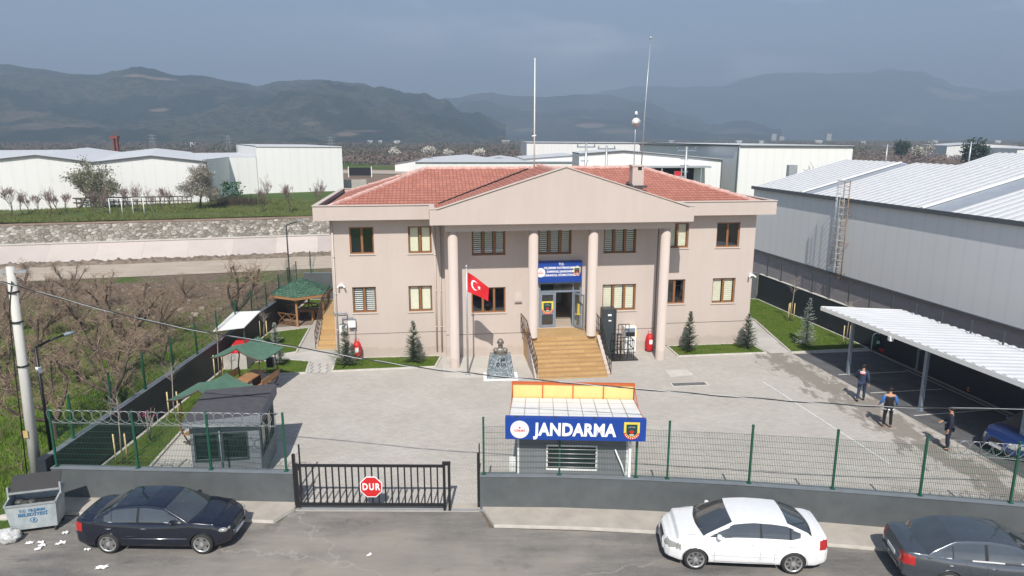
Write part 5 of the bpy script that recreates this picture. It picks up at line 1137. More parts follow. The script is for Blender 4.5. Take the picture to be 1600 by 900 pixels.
c0 = Vector((-16.05, 21.7, 7.15)); pr = [AY(0, 440, 20.9), AY(240, 503, 20.7), AY(480, 545, 20.4), AY(640, 572, 20.15), AY(800, 590, 20), AY(1000, 608, 19.6), AY(1200, 624, 19.2), AY(1400, 636, 18.8), AY(1700, 640, 18.4)]
def smooth(pts, n_=12):
    out = []
    for i in range(len(pts)-1):
        p0 = pts[max(0, i-1)]; p1 = pts[i]; p2 = pts[i+1]; p3 = pts[min(len(pts)-1, i+2)]
        for k in range(n_):
            t = k/n_; out.append(.5*((2*p1)+(p2-p0)*t+(2*p0-5*p1+4*p2-p3)*t*t+(3*p1-p0-3*p2+p3)*t**3))
    return out+[pts[-1]]
sp = smooth(pr); b = MB()
for k in range(2): b.tube([p+Vector((0, .016*math.cos(i*.9+k*3.14), .016*math.sin(i*.9+k*3.14))) for i, p in enumerate(sp)], .018 if k == 0 else .009, 5, k)
b.build('overhead_cable', [M['black'], M['galv']], label='twisted overhead cable bundle sagging right across the yard from the concrete pole', cat='cable')
def lamp(loc, h, label, arm=(.9, .3, .3), white=True):
    t = thing('lamp_post', loc, 0, label, 'lamp post'); b = MB(); b.tube([(0, 0, 0), (0, 0, h)], [.06, .05], 10); b.tube([(0, 0, h), (arm[0]*.5, arm[1]*.5, h+arm[2]*.6), (arm[0], arm[1], h+arm[2])], .04, 8); b.build('pole', M['black'], t)
    b = MB(); b.tube([(arm[0], arm[1], h+arm[2]), (arm[0]*1.35, arm[1]*1.3, h+arm[2]+.06)], [.07, .05], 8); b.build('lamp_head', M['steel'], t)
    if white: b = MB(); b.tube([(.04, -.06, h-.75), (.22, -.2, h-.82)], .06, 8); b.lathe([(.09, h-.8), (.09, h-.7)], 10); b.build('camera', M['white'], t)
p = G(75, 728, 0); lamp((-16.35, 22.75, 0), 4.75, 'black lamp post with a small white camera between pole and fence corner', (.75, .45, .32))
p = AY(447, 352, 50.9); lamp((p.x, 50.9, 0), p.z, 'tall black lamp post at the back corner of the yard', (.8, .1, .25), False)
# ================================================================ SKIP BIN AND LITTER
m, q = pmat('scuffed_galvanised_skip', .5, .4, .25); f = q.noise(q.pos((1, 1, .5)), 3.2, 8, .75); q.out(q.ramp(f, [(.3, (.33, .38, .40)), (.62, (.52, .56, .57)), (.75, (.62, .62, .60))])); M['skip'] = m
sk = thing('waste_container', (-14.62, 19.35, 0), R(15.5), 'dented galvanised waste container with open black lid at the kerb', 'waste container')
b = MB(); X, Y = .68, .42
b.add([(-X*.90, -Y*.8, .17), (X*.90, -Y*.8, .17), (X*.90, Y*.8, .17), (-X*.90, Y*.8, .17), (-X, -Y, 1.0), (X, -Y, 1.0), (X, Y, 1.15), (-X, Y, 1.15)], [(0, 3, 2, 1), (0, 1, 5, 4), (1, 2, 6, 5), (2, 3, 7, 6), (3, 0, 4, 7)]); tub = b.build('tub', M['skip'], sk)
b = MB(); b.bar((-X, -Y, 1.0), (X, -Y, 1.0), .05, .05); b.bar((-X, Y, 1.15), (X, Y, 1.15), .05, .05); b.bar((-X, -Y, 1.0), (-X, Y, 1.15), .05, .05); b.bar((X, -Y, 1.0), (X, Y, 1.15), .05, .05)
for x in (-X-.02, X+.02): b.bar((x, .0, .95), (x, .05, 1.42), .05, .07)
b.build('rim', M['galv'], sk)
b = MB(); b.add([(-X*.95, -Y*.85, .78), (X*.95, -Y*.85, .78), (X*.95, Y*.85, .80), (-X*.95, Y*.85, .80)], [(0, 1, 2, 3)]); b.build('dark_contents', M['dark'], sk)
b = MB(); rr = random.Random(3)
for i in range(5): ell(b, (rr.uniform(-.5, .5), rr.uniform(-.2, .2), .84), (.15, .12, .10), 8, 6)
b.build('rubbish', mat('rubbish_bags', (.08, .08, .075), .5, .5, 9), sk)
b = MB(); b.add([(-X, Y*.0, 1.24), (X, Y*.0, 1.24), (X*.97, Y+.02, 1.62), (-X*.97, Y+.02, 1.62), (-X, Y*.0+.03, 1.22), (X, Y*.0+.03, 1.22), (X*.97, Y+.05, 1.60), (-X*.97, Y+.05, 1.60)], [(0, 1, 2, 3), (7, 6, 5, 4), (0, 4, 5, 1), (2, 6, 7, 3), (1, 5, 6, 2), (0, 3, 7, 4)]); b.bar((-X, -.02, 1.23), (X, -.02, 1.23), .03, .06, 1); b.build('lid', [M['black'], M['galv']], sk)
for x in (-.55, .55):
    for y_ in (-.28, .28): b = MB(); b.disc((x, y_, .08), .08, 'x', 14, .05); b.box(x-.03, x+.03, y_-.03, y_+.03, .12, .18); b.build('wheel', M['rubber'], sk)
b = MB(); zz = lambda z: -Y*(.8+.2*(z-.17)/.83)-.008
for tx, sz, z in (('T.C. YILDIRIM', .115, .80), ('BELEDİYESİ', .15, .66)):
    k = text_mb(tx, sz, .003, .004, .15); k.xform(Matrix.Translation((.02, zz(z), z)) @ Matrix.Rotation(R(5.8), 4, 'X')); b.add(k.v, k.f)
n_ = 24
for i in range(n_):
    t, t2 = 2*math.pi*i/n_, 2*math.pi*(i+1)/n_; b.vprism([(.02+.10*math.cos(t), .47+.08*math.sin(t)), (.02+.10*math.cos(t2), .47+.08*math.sin(t2)), (.02+.085*math.cos(t2), .47+.068*math.sin(t2)), (.02+.085*math.cos(t), .47+.068*math.sin(t))], zz(.47)-.006, zz(.47)+.012)
b.vprism([(-.01, .44), (.05, .44), (.06, .5), (.02, .53)], zz(.47)-.006, zz(.47)+.012)
b.build('lettering', mat('faded_blue_print', (.05, .17, .32), .6), tub)
rr = random.Random(8)
def scrap(px, py, s_, label, m_='letter', rz=0):
    s_ *= .72; p = G(px, py); b = MB(); n_ = 6; vs = []
    for j in range(n_+1):
        for i in range(n_+1): vs.append(((i/n_-.5)*s_*1.15*(1+.3*math.sin(j*2+px)), (j/n_-.5)*s_*.55*(1+.4*math.sin(i*1.7+py)), .08*(noise.noise(Vector((i*.9+px, j*.9, 0)))+.5)))
    b.add(vs, [(j*(n_+1)+i, j*(n_+1)+i+1, (j+1)*(n_+1)+i+1, (j+1)*(n_+1)+i) for j in range(n_) for i in range(n_)]); b.build('paper_scrap', M[m_], loc=(p.x, p.y, .022), rz=rz, label=label, cat='litter', group='scraps of paper on the street')
for a in ((46, 851, .22, 'leftmost crumpled paper of the cluster on the asphalt by the waste container', .2), (64, 850, .2, 'crumpled white paper at the top of the cluster near the waste container', -.1), (66, 855, .2, 'flat white scrap in the middle of the paper cluster near the container', .1),
          (59, 861, .17, 'lowest white scrap of the paper cluster near the container', .3), (95, 851, .3, 'torn larger white paper between container and navy car', .5), (102, 835, .18, 'small white scrap beside the right wheel of the container', .4), (137, 861, .18, 'small white scrap behind the rear wheel of the navy car', .1),
          (159, 889, .35, 'long white paper strip on the asphalt below the navy car', .3), (577, 870, .16, 'single white paper lying in the middle of the street below the gate', .5)):
    scrap(*a[:4], rz=a[4])
b = MB(); ell(b, (0, 0, .17), (.36, .26, .2), 22, 14); b.v = [(x+.05*noise.noise(Vector((x*9, y_*9, z*9))), y_+.05*noise.noise(Vector((x*9, z*9, 5))), max(0, z+.09*noise.noise(Vector((x*7, y_*7, z*7))))) for x, y_, z in b.v]
b.sm = [False]*len(b.f); p = G(14, 846); b.build('plastic_sack', mat('clear_plastic_sack', (.50, .50, .49), .25, .35, 12), loc=(p.x, p.y, .01), label='crumpled translucent plastic sack at the left foot of the waste container', cat='sack')
b = MB(); ell(b, (0, 0, .06), (.26, .14, .12), 10, 6); p = G(8, 812); b.build('stone', M['concrete'], loc=(p.x, p.y, 0), label='pale loose kerb stone on the verge left of the waste container', cat='stone')
# ================================================================ SHEDS AND WAREHOUSES BEYOND
def on_plane(px, py, P0, D):
    """where the sight line meets the vertical plane through P0 along D: (distance along D, height)"""
    r = ray(px, py); N = Vector((-D.y, D.x, 0)); t = (P0.x*N.x+P0.y*N.y)/(r.x*N.x+r.y*N.y); p = r*t
    return (p-Vector((P0.x, P0.y, 0))).xy.dot(D.xy), CAMH+p.z
def cladding(name, c1, sc=1.0, dark=.86, axis='h'):
    m, q = pmat(name, .55, .35); v = q.pos(obj=True); sx = q.n.nodes.new('ShaderNodeSeparateXYZ'); q.n.links.new(v, sx.inputs[0])
    wv = q.n.nodes.new('ShaderNodeTexWave'); wv.bands_direction = 'X'; wv.inputs['Scale'].default_value = sc; q.n.links.new(v, wv.inputs['Vector'])
    f = q.noise(q.pos((1, 1, .15)), .5, 6, .7); c = q.mix(.7, c1, q.ramp(f, [(.3, dark), (.7, 1.0)]), 'MULTIPLY'); c = q.mix(.35, c, q.ramp(wv.outputs[0], [(.0, .88), (.15, 1.0)]), 'MULTIPLY'); q.out(c); return m
M['clad_white'] = cladding('white_cladding', (.80, .79, .77), .25, .94)
M['clad_grey'] = cladding('grey_cladding', (.80, .80, .79), .30, .95)
M['roof_white'] = mat('white_sheet_roof', (.62, .63, .64), .5, .03, .3)
M['shed_edge'] = mat('dark_flashing', (.10, .11, .12), .5)
M['plinth'] = mat('violet_grey_render', (.36, .34, .35), .9, .12, 1.2, .1, 30, stretch=(1, 1, 4))
# right warehouse along the yard
PHI = R(-10.4); WD = Vector((-math.sin(PHI)*1, -math.cos(PHI), 0)); WD = Vector((math.sin(R(10.4)), -math.cos(R(10.4)), 0)); WN = Vector((math.cos(R(10.4)), math.sin(R(10.4)), 0)); WP0 = Vector((21.2, 61.0, 0))
wh = thing('warehouse', (WP0.x, WP0.y, 0), math.atan2(WD.y, WD.x), 'huge grey-clad warehouse with white ribbed roof along the right side wall', 'warehouse')
LW, EZ, PZ = 44.0, 7.5, 2.15; RT = [(-.16, 7.46), (8.3, 9.72), (15.5, 7.85), (24, 10.25), (32, 8.0)]; DW = 16.0
def wl(d, n_, z): return (d, n_, z)      # local: x along WD, y along its left normal (= WN side)
b = MB(); b.box(0, LW, 0, .2, PZ, EZ); b.box(-.0, .2, .2, DW*2, PZ, EZ-.1); b.add([(0, 0, EZ-.02)]+[(0, n_, z_) for n_, z_ in RT[1:]]+[(0, 32, EZ-.1), (0, 0, EZ-.1)], [(6, 5, 4, 3, 2, 1, 0)]); b.build('wall', M['clad_grey'], wh)
b = MB(); b.box(.05, LW, .08, .3, 0, PZ-.06); b.box(.05, .3, .3, DW*2, 0, PZ-.06); b.build('plinth', M['plinth'], wh)
b = MB(); b.box(-.02, LW, -.14, .05, PZ-.055, PZ+.07); b.build('drip_ledge', M['shed_edge'], wh)
# ribbed roof sheets in three bays separated by recessed bands
b = MB(); bands = [(7.2, 8.3), (19.6, 21.3)]; nrib = int(LW/.42); vs = []
def roofz(n_):
    for (a_, za), (b_, zb2) in zip(RT, RT[1:]):
        if n_ <= b_: return .10+za+(zb2-za)*(n_-a_)/(b_-a_)
    return RT[-1][1]+.1
prev = None; dd_ = 0; prof_ = []
while dd_ < LW:
    inb = any(a < dd_ < c for a, c in bands)
    if inb: prof_ += [(dd_, -.10)]; dd_ += .4
    else: prof_ += [(dd_, 0), (dd_+.34, 0), (dd_+.42, .08), (dd_+.58, .08)]; dd_ += .66
for d, h in prof_:
    for n_, z_ in RT: vs.append((d, n_, z_+.1+h))
k = len(prof_); b.add(vs, [(5*i+j, 5*i+5+j, 5*i+6+j, 5*i+1+j) for i in range(k-1) for j in range(4)], 0)
b.m = [1 if any(a < (b.v[f[0]][0]+b.v[f[1]][0])/2 < c for a, c in bands) else 2 if abs(b.v[f[0]][2]-b.v[f[1]][2]) > .01 else 3 if prof_[f[0]//5][1] > .01 else 0 for f in b.f]
b.build('roof', [M['roof_white'], mat('translucent_band', (.30, .33, .38), .5, .1, 2), mat('rib_side_shade', (.36, .37, .39), .7), mat('rib_crown', (.80, .80, .80), .45, .03)], wh)  # rib sides darker, crowns lighter: shading of the ribs put into the colour
b = MB(); b.box(-.1, LW, -.24, -.12, EZ-.12, EZ+.14); b.box(-.12, LW, -.12, -.001, EZ-.14, EZ-.08); b.build('gutter', M['shed_edge'], wh)
for a, c in bands: b = MB(); b.bar(((a), -.12, roofz(0)+.05), (a, 8.3, roofz(8.3)+.05), .25, .10); b.build('band_flashing', M['white'], wh)
# caged ladder on the warehouse
ld = thing('caged_ladder', WP0+WD*12.9, math.atan2(WD.y, WD.x), 'rusty caged access ladder climbing the grey warehouse wall', 'ladder')
b = MB(); M['rust'] = mat('rusted_ladder_steel', (.30, .20, .13), .7, .3, 5)
for x in (-.3, .3): b.tube([(x, -.35, 1.9), (x, -.35, 8.9)], .035, 6)
for i in range(25): z = 2.05+i*.28; b.tube([(-.3, -.35, z), (.3, -.35, z)], .018, 5)
b.build('rails', M['rust'], ld); b = MB()
for i in range(14):
    z = 2.9+i*.46; b.tube([(-.3, -.35, z)]+[(-.42*math.cos(math.pi*k/6), -.42-.62*math.sin(math.pi*k/6), z) for k in range(7)]+[(.3, -.35, z)], .016, 4)
for k in range(1, 6): x, y_ = -.42*math.cos(math.pi*k/6), -.42-.62*math.sin(math.pi*k/6); b.tube([(x, y_, 2.9), (x, y_, 8.9)], .016, 4)
b.build('cage', M['galv'], ld)
b = MB()
for z in (2.4, 4.5, 6.5): 
    for x in (-.3, .3): b.bar((x, -.35, z), (x, 0, z), .04, .04)
b.build('brackets', M['rust'], ld)
b = MB(); p = AY(1240, 258, 84); b.box(0, 1.0, 0, .8, 0, p.z-3.2); b.build('vent_box', M['galv'], loc=(p.x-.5, 84, 3.2), label='grey metal cabinet standing before the tall white block, left of the tangled bare tree', cat='vent box')
# generic long shed: front wall along D from P0, gable profile given as (distance, height)
def shed(name, P0, D, prof_, depth, label, wallm='clad_white', roofm='roof_white', z0=PL, edge=True, rear=None, cat='warehouse'):
    t = thing(name, (P0.x, P0.y, 0), math.atan2(D.y, D.x), label, cat); L = prof_[-1][0]
    b = MB(); pr = [(0, z0)]+[(x, z-z0+z0) for x, z in prof_]+[(L, z0)]
    b.add([(x, 0, z) for x, z in pr], [tuple(range(len(pr)-1, -1, -1))]); b.add([(x, depth, z) for x, z in pr], [tuple(range(len(pr)))])
    b.add([(0, 0, z0), (0, depth, z0), (0, depth, prof_[0][1]), (0, 0, prof_[0][1])], [(3, 2, 1, 0)]); b.add([(L, 0, z0), (L, depth, z0), (L, depth, prof_[-1][1]), (L, 0, prof_[-1][1])], [(0, 1, 2, 3)])
    b.build('wall', M[wallm], t)
    b = MB()
    for (x, z), (x2, z2) in zip(prof_, prof_[1:]): b.add([(x, -.15, z+.02), (x2, -.15, z2+.02), (x2, depth+.15, z2+.02), (x, depth+.15, z+.02), (x, -.15, z+.14), (x2, -.15, z2+.14), (x2, depth+.15, z2+.14), (x, depth+.15, z+.14)], [(0, 3, 2, 1), (4, 5, 6, 7), (0, 1, 5, 4), (2, 3, 7, 6)])
    b.build('roof', M[roofm], t)
    if edge:
        b = MB()
        for (x, z), (x2, z2) in zip(prof_, prof_[1:]): b.bar((x, -.2, z+.02), (x2, -.2, z2+.02), .08, .16)
        b.bar((L, -.02, z0), (L, -.02, prof_[-1][1]), .15, .1); b.build('edge_flashing', M['shed_edge'], t)
    return t
D26 = Vector((math.cos(R(26)), math.sin(R(26)), 0)); LP = Vector((-40.6, 92.0, 0)); LP0 = LP-D26*42
pts = [on_plane(x, y, LP0, D26) for x, y in ((-60, 244), (0, 249), (55, 243), (145, 254), (235, 244), (322, 253))]
pts = [(max(0, d), z) for d, z in pts]; pts[0] = (0, pts[1][1])
shed('warehouse', LP0, D26, pts, 62, 'low white warehouse with a zigzag roof edge behind the far orchard trees', wallm='clad_white')
LB = Vector((-43.0, 107.0, 0)); 
LB2 = LB+D26*3.9; shed('warehouse', LB2, D26, [(0, 10.35), (13.2, 10.2)], 34, 'tall plain white block at the right end of the left warehouse', edge=False)
C2 = Vector((-42.9, 106.6, 0)); C3 = LB+D26*3.85; n26 = Vector((-D26.y, D26.x, 0)); C4 = C3+n26*30; C5 = LP+n26*45-D26*1
lk = thing('warehouse', (LP.x, LP.y, 0), 0, 'lower grey-sided wing joining the zigzag warehouse to the tall white block', 'warehouse'); fp_ = [LP+D26*.02, C2, C3, C4, C5]
b = MB(); b.prism([(p.x-LP.x, p.y-LP.y) for p in fp_], PL, 8.75); b.build('wall', M['clad_white'], lk); b = MB(); b.prism([(p.x-LP.x, p.y-LP.y) for p in fp_], 8.752, 8.9); b.build('roof', M['roof_white'], lk)
b_ = MB(); p0 = AY(182, 233, 190); red = thing('silo_leg_tower', (p0.x, 190, PL), 0, 'small red steel tower rising behind the white warehouse roof', 'steel tower')
p1 = AY(182, 213, 190); b_.box(-.6, -.25, -.4, .4, 0, p1.z-PL); b_.box(.3, .65, -.4, .4, 0, p1.z-PL-.3)
for k in range(6): b_.bar((-.6, 0, 1+k*1.6), (.7, 0, 2.2+k*1.6), .15, .15)
b_.box(-1.2, .9, -.6, .6, p1.z-PL-.6, p1.z-PL+.1); b_.build('frame', mat('red_oxide_paint', (.24, .06, .05), .7), red)
# sheds behind the station roof
def shed_px(name, xa, ya, xb, yb, Y, depth, label, peak=None, ang=0, **k):
    P = AY(xa, ya, Y); D = Vector((math.cos(R(ang)), math.sin(R(ang)), 0)); P0 = Vector((P.x, P.y, 0)); d1, z1 = on_plane(xb, yb, P0, D); pr = [(0, P.z)]
    if peak: pr.append(on_plane(*peak, P0, D))
    pr.append((d1, z1)); return shed(name, P0, D, pr, depth, label, **k)
shed_px('shed', 649, 254, 905, 254, 150, 26, 'long low white shed seen just above the left part of the tiled roof', ang=3)
shed_px('shed', 617, 256, 716, 253, 180, 30, 'white gabled shed with grey side, leftmost above the tiled roof', peak=(672, 246.5), ang=-14, wallm='clad_grey')
shed_px('shed', 740, 252, 822, 252, 185, 20, 'small white gabled roof peeping over the long low shed', peak=(779, 246.5), ang=0)
shed_px('warehouse', 823, 223, 1012, 224, 215, 40, 'white flat-topped warehouse furthest left of the shed group behind the chimney', ang=2)
CR = AY(1156, 228, 95); DR = Vector((math.cos(R(6)), math.sin(R(6)), 0)); P0 = Vector((CR.x, CR.y, 0)); d1, z1 = on_plane(1334, 229, P0, DR)
shed('warehouse', P0, DR, [(0, CR.z), (d1, z1)], 40, 'very tall white warehouse block with dark edges right of the chimney')
PL1 = AY(1000, 226, 140); DL = (CR-PL1); L_ = DL.xy.length; DL = Vector((DL.x, DL.y, 0)).normalized(); P0 = Vector((PL1.x, PL1.y, 0))
shed('warehouse', P0, DL, [(0, PL1.z), (L_-.3, CR.z-.05)], 2.5, 'long light grey warehouse wall receding behind the chimney and aerial masts', wallm='clad_grey', roofm='shed_edge')
g0 = shed_px('shed', 905, 241, 1128, 250, 95, 9, 'grey gable-fronted shed with open dark bay behind the station chimney', peak=(975, 236), ang=1, wallm='clad_grey')
P = AY(905, 241, 95)
b = MB(); d0, zz0 = on_plane(1018, 262, Vector((P.x, P.y, 0)), Vector((math.cos(R(1)), math.sin(R(1)), 0))); d1, zz1 = on_plane(1084, 262, Vector((P.x, P.y, 0)), Vector((math.cos(R(1)), math.sin(R(1)), 0)))
b.box(d0, d1, -.1, -.02, PL, zz0); b.build('open_bay', M['dark'], g0); b = MB(); b.box(d0-2, d1+1.5, -3.0, -.12, zz0+.1, zz0+.3); 
for k in range(4): b.box(d0-1.9+k*2.6, d0-1.75+k*2.6, -2.9, -2.75, PL, zz0+.1)
b.build('canopy', M['galv'], g0)
q4 = AY(820, 249, 150); shed_px('shed', 817, 249, 945, 262, 160, 22, 'white mono-pitch shed roof sloping down beside the grey gabled shed', ang=4, peak=(900, 243))
def tpole(px, ytop, Y, label, red=False, box=True):
    p = AY(px, ytop, Y); t = thing('transformer_pole' if box else 'utility_pole', (p.x, Y, PL), 0, label, 'utility pole'); h = p.z-PL; b = MB(); b.tube([(0, 0, 0), (0, 0, h)], [.2, .13], 8); b.build('pole', M['galv'], t)
    b = MB(); b.box(-1.1, 1.1, -.08, .08, h-.5, h-.35)
    for x in (-1, 0, 1): b.tube([(x, 0, h-.35), (x, 0, h-.05)], .07, 6)
    if box:
        for k in range(3): b.box(-.6, .3, -.1, .1, h-1.4-k*.7, h-1.3-k*.7)
    b.build('crossarm', M['steel'], t)
    if box:
        b = MB(); b.box(-1.5, -.3, -.6, .6, h-4.6, h-3.2); b.box(-1.6, .2, -.7, .7, h-4.8, h-4.62); b.build('transformer', M['galv'], t); b = MB(); b.box(-1.2, -.6, -.3, .3, h-3.19, h-2.7); b.build('bushing', M['red'], t)
tpole(916, 224, 84, 'transformer pole left of the pair behind the pediment peak'); tpole(948, 227, 88, 'thin rust-grey pole standing right of the transformer pole behind the pediment', box=False); tpole(1073, 229, 78, 'transformer pole with platform at the right behind the roof hip')
tpole(1387, 225, 150, 'pale thin pole beyond the right warehouse roof, left one', box=False); tpole(1518, 221, 140, 'pale thin pole in front of the far dark pine tree', box=False)
shed_px('farm_shed', 1480, 228, 1592, 227, 260, 20, 'white farm shed behind the dark pine on the right horizon', peak=(1540, 224), ang=-6)
shed_px('farm_shed', 1590, 233, 1660, 231, 200, 20, 'grey farm shed cut by the right edge of the photo', ang=0, wallm='clad_grey')
b = MB(); p = G(563, 277, PL); gx = thing('black_banner', (p.x, p.y, PL), R(2), 'wide black banner between white posts by the far field track', 'banner'); b.box(-2.4, 2.4, -.05, .05, .35, 2.1); b.build('banner', M['black'], gx)
for x in (-2.5, 2.5): b = MB(); b.box(x-.1, x+.1, -.1, .1, 0, 2.3); b.build('post', M['white'], gx)
# tiny houses and blocks along the foot of the hills
rr = random.Random(21)
far = [(16, 208, 8, 'pale far farm roof at the extreme left'), (68, 212, 9, 'beige flat building on the left slope'), (280, 212, 6, 'left white speck of the far farm row'), (323, 213, 5, 'middle white speck of the far farm row'), (350, 213, 7, 'right white speck of the far farm row'), (300, 228, 7, 'white greenhouse behind the left warehouse'),
       (578, 222, 7, 'far blue-roofed farmhouse in the orchards'), (594, 217, 5, 'cream two-storey house below the near hills'), (620, 223, 9, 'long pale barn among the far orchards'), (790, 217, 11, 'white far shed left of the tall mast'), (1050, 220, 8, 'white building near the foot of the middle hill'), (1155, 221, 9, 'pale far block above the tall white warehouse'),
       (1190, 222, 6, 'small white far house above the white warehouse edge'), (1280, 223, 11, 'long white far shed above the warehouse corner'), (1350, 225, 8, 'white roof in the far scrub'), (1462, 222, 7, 'pale far roof left of the pine'), (1560, 221, 9, 'pale low far roof at the right horizon')]
for px, py, wpx, lab in far:
    p = G(px, max(py+1.5, 219.5), PL); Y = min(p.y, 1000); p = AY(px, 219, Y); s_ = wpx*Y/1081*.5; t = thing('far_building', (p.x, Y, PL), 0, lab, 'building'); hgt = max(2.6, min(7, s_*.6)) if py > 216 else max(4.5, (219.5-py)*.55*Y/1081)
    b = MB(); b.box(-s_, s_, 0, s_, 0, hgt); b.build('wall', M['clad_white'] if rr.random() < .5 else M['kerb'], t); b = MB(); b.add([(-s_-.3, -.3, hgt), (s_+.3, -.3, hgt), (s_+.3, s_+.3, hgt), (-s_-.3, s_+.3, hgt), (-s_-.3, s_/2, hgt+1.4), (s_+.3, s_/2, hgt+1.4)], [(0, 1, 5, 4), (2, 3, 4, 5), (0, 4, 3), (1, 2, 5)]); b.build('roof', M['roof_white'] if rr.random() < .6 else M['wall_trim'], t)
for px, y0_, lab in ((1210, 209, 'left slim apartment tower on the plain in the haze'), (1222, 213, 'shorter slim tower next to the left one in the haze'), (1296, 209, 'right slim apartment tower on the plain in the haze')):
    p = AY(px, y0_, 1800); b = MB(); b.box(-6, 6, 0, 12, 0, p.z-PL); b.build('apartment_tower', M['kerb'], loc=(p.x, 1800, PL), label=lab, cat='tower block')
# pylons on the plain
for px, y0_, lab in ((237, 210, 'lattice pylon behind the left warehouse'), (516, 213, 'lattice pylon left of the far farmhouses'), (356, 211, 'faint lattice pylon above the tall white block')):
    p = AY(px, y0_, 420); h = p.z-PL; b = MB()
    for s_, t_ in ((-1, -1), (1, -1), (1, 1), (-1, 1)): b.bar((s_*1.6, t_*1.6, 0), (s_*.3, t_*.3, h), .18, .18)
    for k in range(3): b.bar((-2.6, 0, h-.6-k*1.8), (2.6, 0, h-.6-k*1.8), .18, .18)
    b.build('power_pylon', M['galv'], loc=(p.x, 420, PL), label=lab, cat='pylon')
# football goals on the plain grass
for (xa, xb, yb, lab) in ((173, 192, 338, 'left of the two white pipe goals by the far orchard'), (209, 226, 337, 'right of the two white pipe goals by the far orchard')):
    a, c = G(xa, yb, PL), G(xb, yb, PL); b = MB(); h = 1.95
    for p in (a, c): b.tube([p, p+Vector((0, 0, h))], .05, 6); b.tube([p+Vector((0, 0, h)), p+Vector((.2, 1.0, h-.3)), p+Vector((.2, 1.3, 0))], .025, 5)
    b.tube([a+Vector((0, 0, h)), c+Vector((0, 0, h))], .05, 6); b.build('goal_frame', M['white'], label=lab, cat='goal')
# low fence behind the far orchard
b = MB(); a, c = G(-40, 329, PL), G(300, 322, PL); n_ = 46
for k in range(n_+1): p = a.lerp(c, k/n_); b.bar(p, p+Vector((0, 0, 1.3)), .08, .08)
for z in (1.25, .7): b.bar(a+Vector((0, 0, z)), c+Vector((0, 0, z)), .05, .14)
b.build('rail_fence', M['bark'], label='low brown rail fence in front of the white warehouse', cat='fence')
b = MB(); b.box(0, 20, -.1, .1, 0, 1.5); p = G(380, 300, PL); b.build('low_wall', M['concrete'], loc=(p.x, p.y, PL), rz=R(26), label='low grey-beige wall at the foot of the tall white block', cat='wall')
# ================================================================ CARS
def lerp_tab(tab, x):
    if x <= tab[0][0]: return tab[0][1]
    for (a, va), (b_, vb) in zip(tab, tab[1:]):
        if x <= b_: t = (x-a)/(b_-a); t = t*t*(3-2*t); return va+(vb-va)*t
    return tab[-1][1]
def lin_tab(tab, x):
    if x <= tab[0][0]: return tab[0][1]
    for (a, va), (b_, vb) in zip(tab, tab[1:]):
        if x <= b_: return va+(vb-va)*(x-a)/(b_-a)
    return tab[-1][1]
def carpaint(name, col, metal=.0, rough=.28, coat=1.0):
    m = mat(name, col, rough, .04, 6, metal=metal, spec=.5, coat=coat); return m
M['carglass'] = mat('tinted_car_glass', (.045, .052, .058), .04, .25, 1.5, spec=1.0, coat=1.0)
M['chrome'] = mat('chrome_trim', (.72, .72, .72), .18, .05, 5, metal=1.0)
M['alloy'] = mat('alloy_wheel', (.55, .55, .55), .35, .1, 9, metal=.6)
M['lampglass'] = mat('headlight_glass', (.30, .31, .29), .12, .25, 18, spec=.8, coat=1.0)
M['tail'] = mat('red_tail_lamp', (.42, .012, .012), .15, .15, 12, spec=.8, coat=1.0)
M['plate'] = mat('number_plate', (.75, .75, .75), .5)
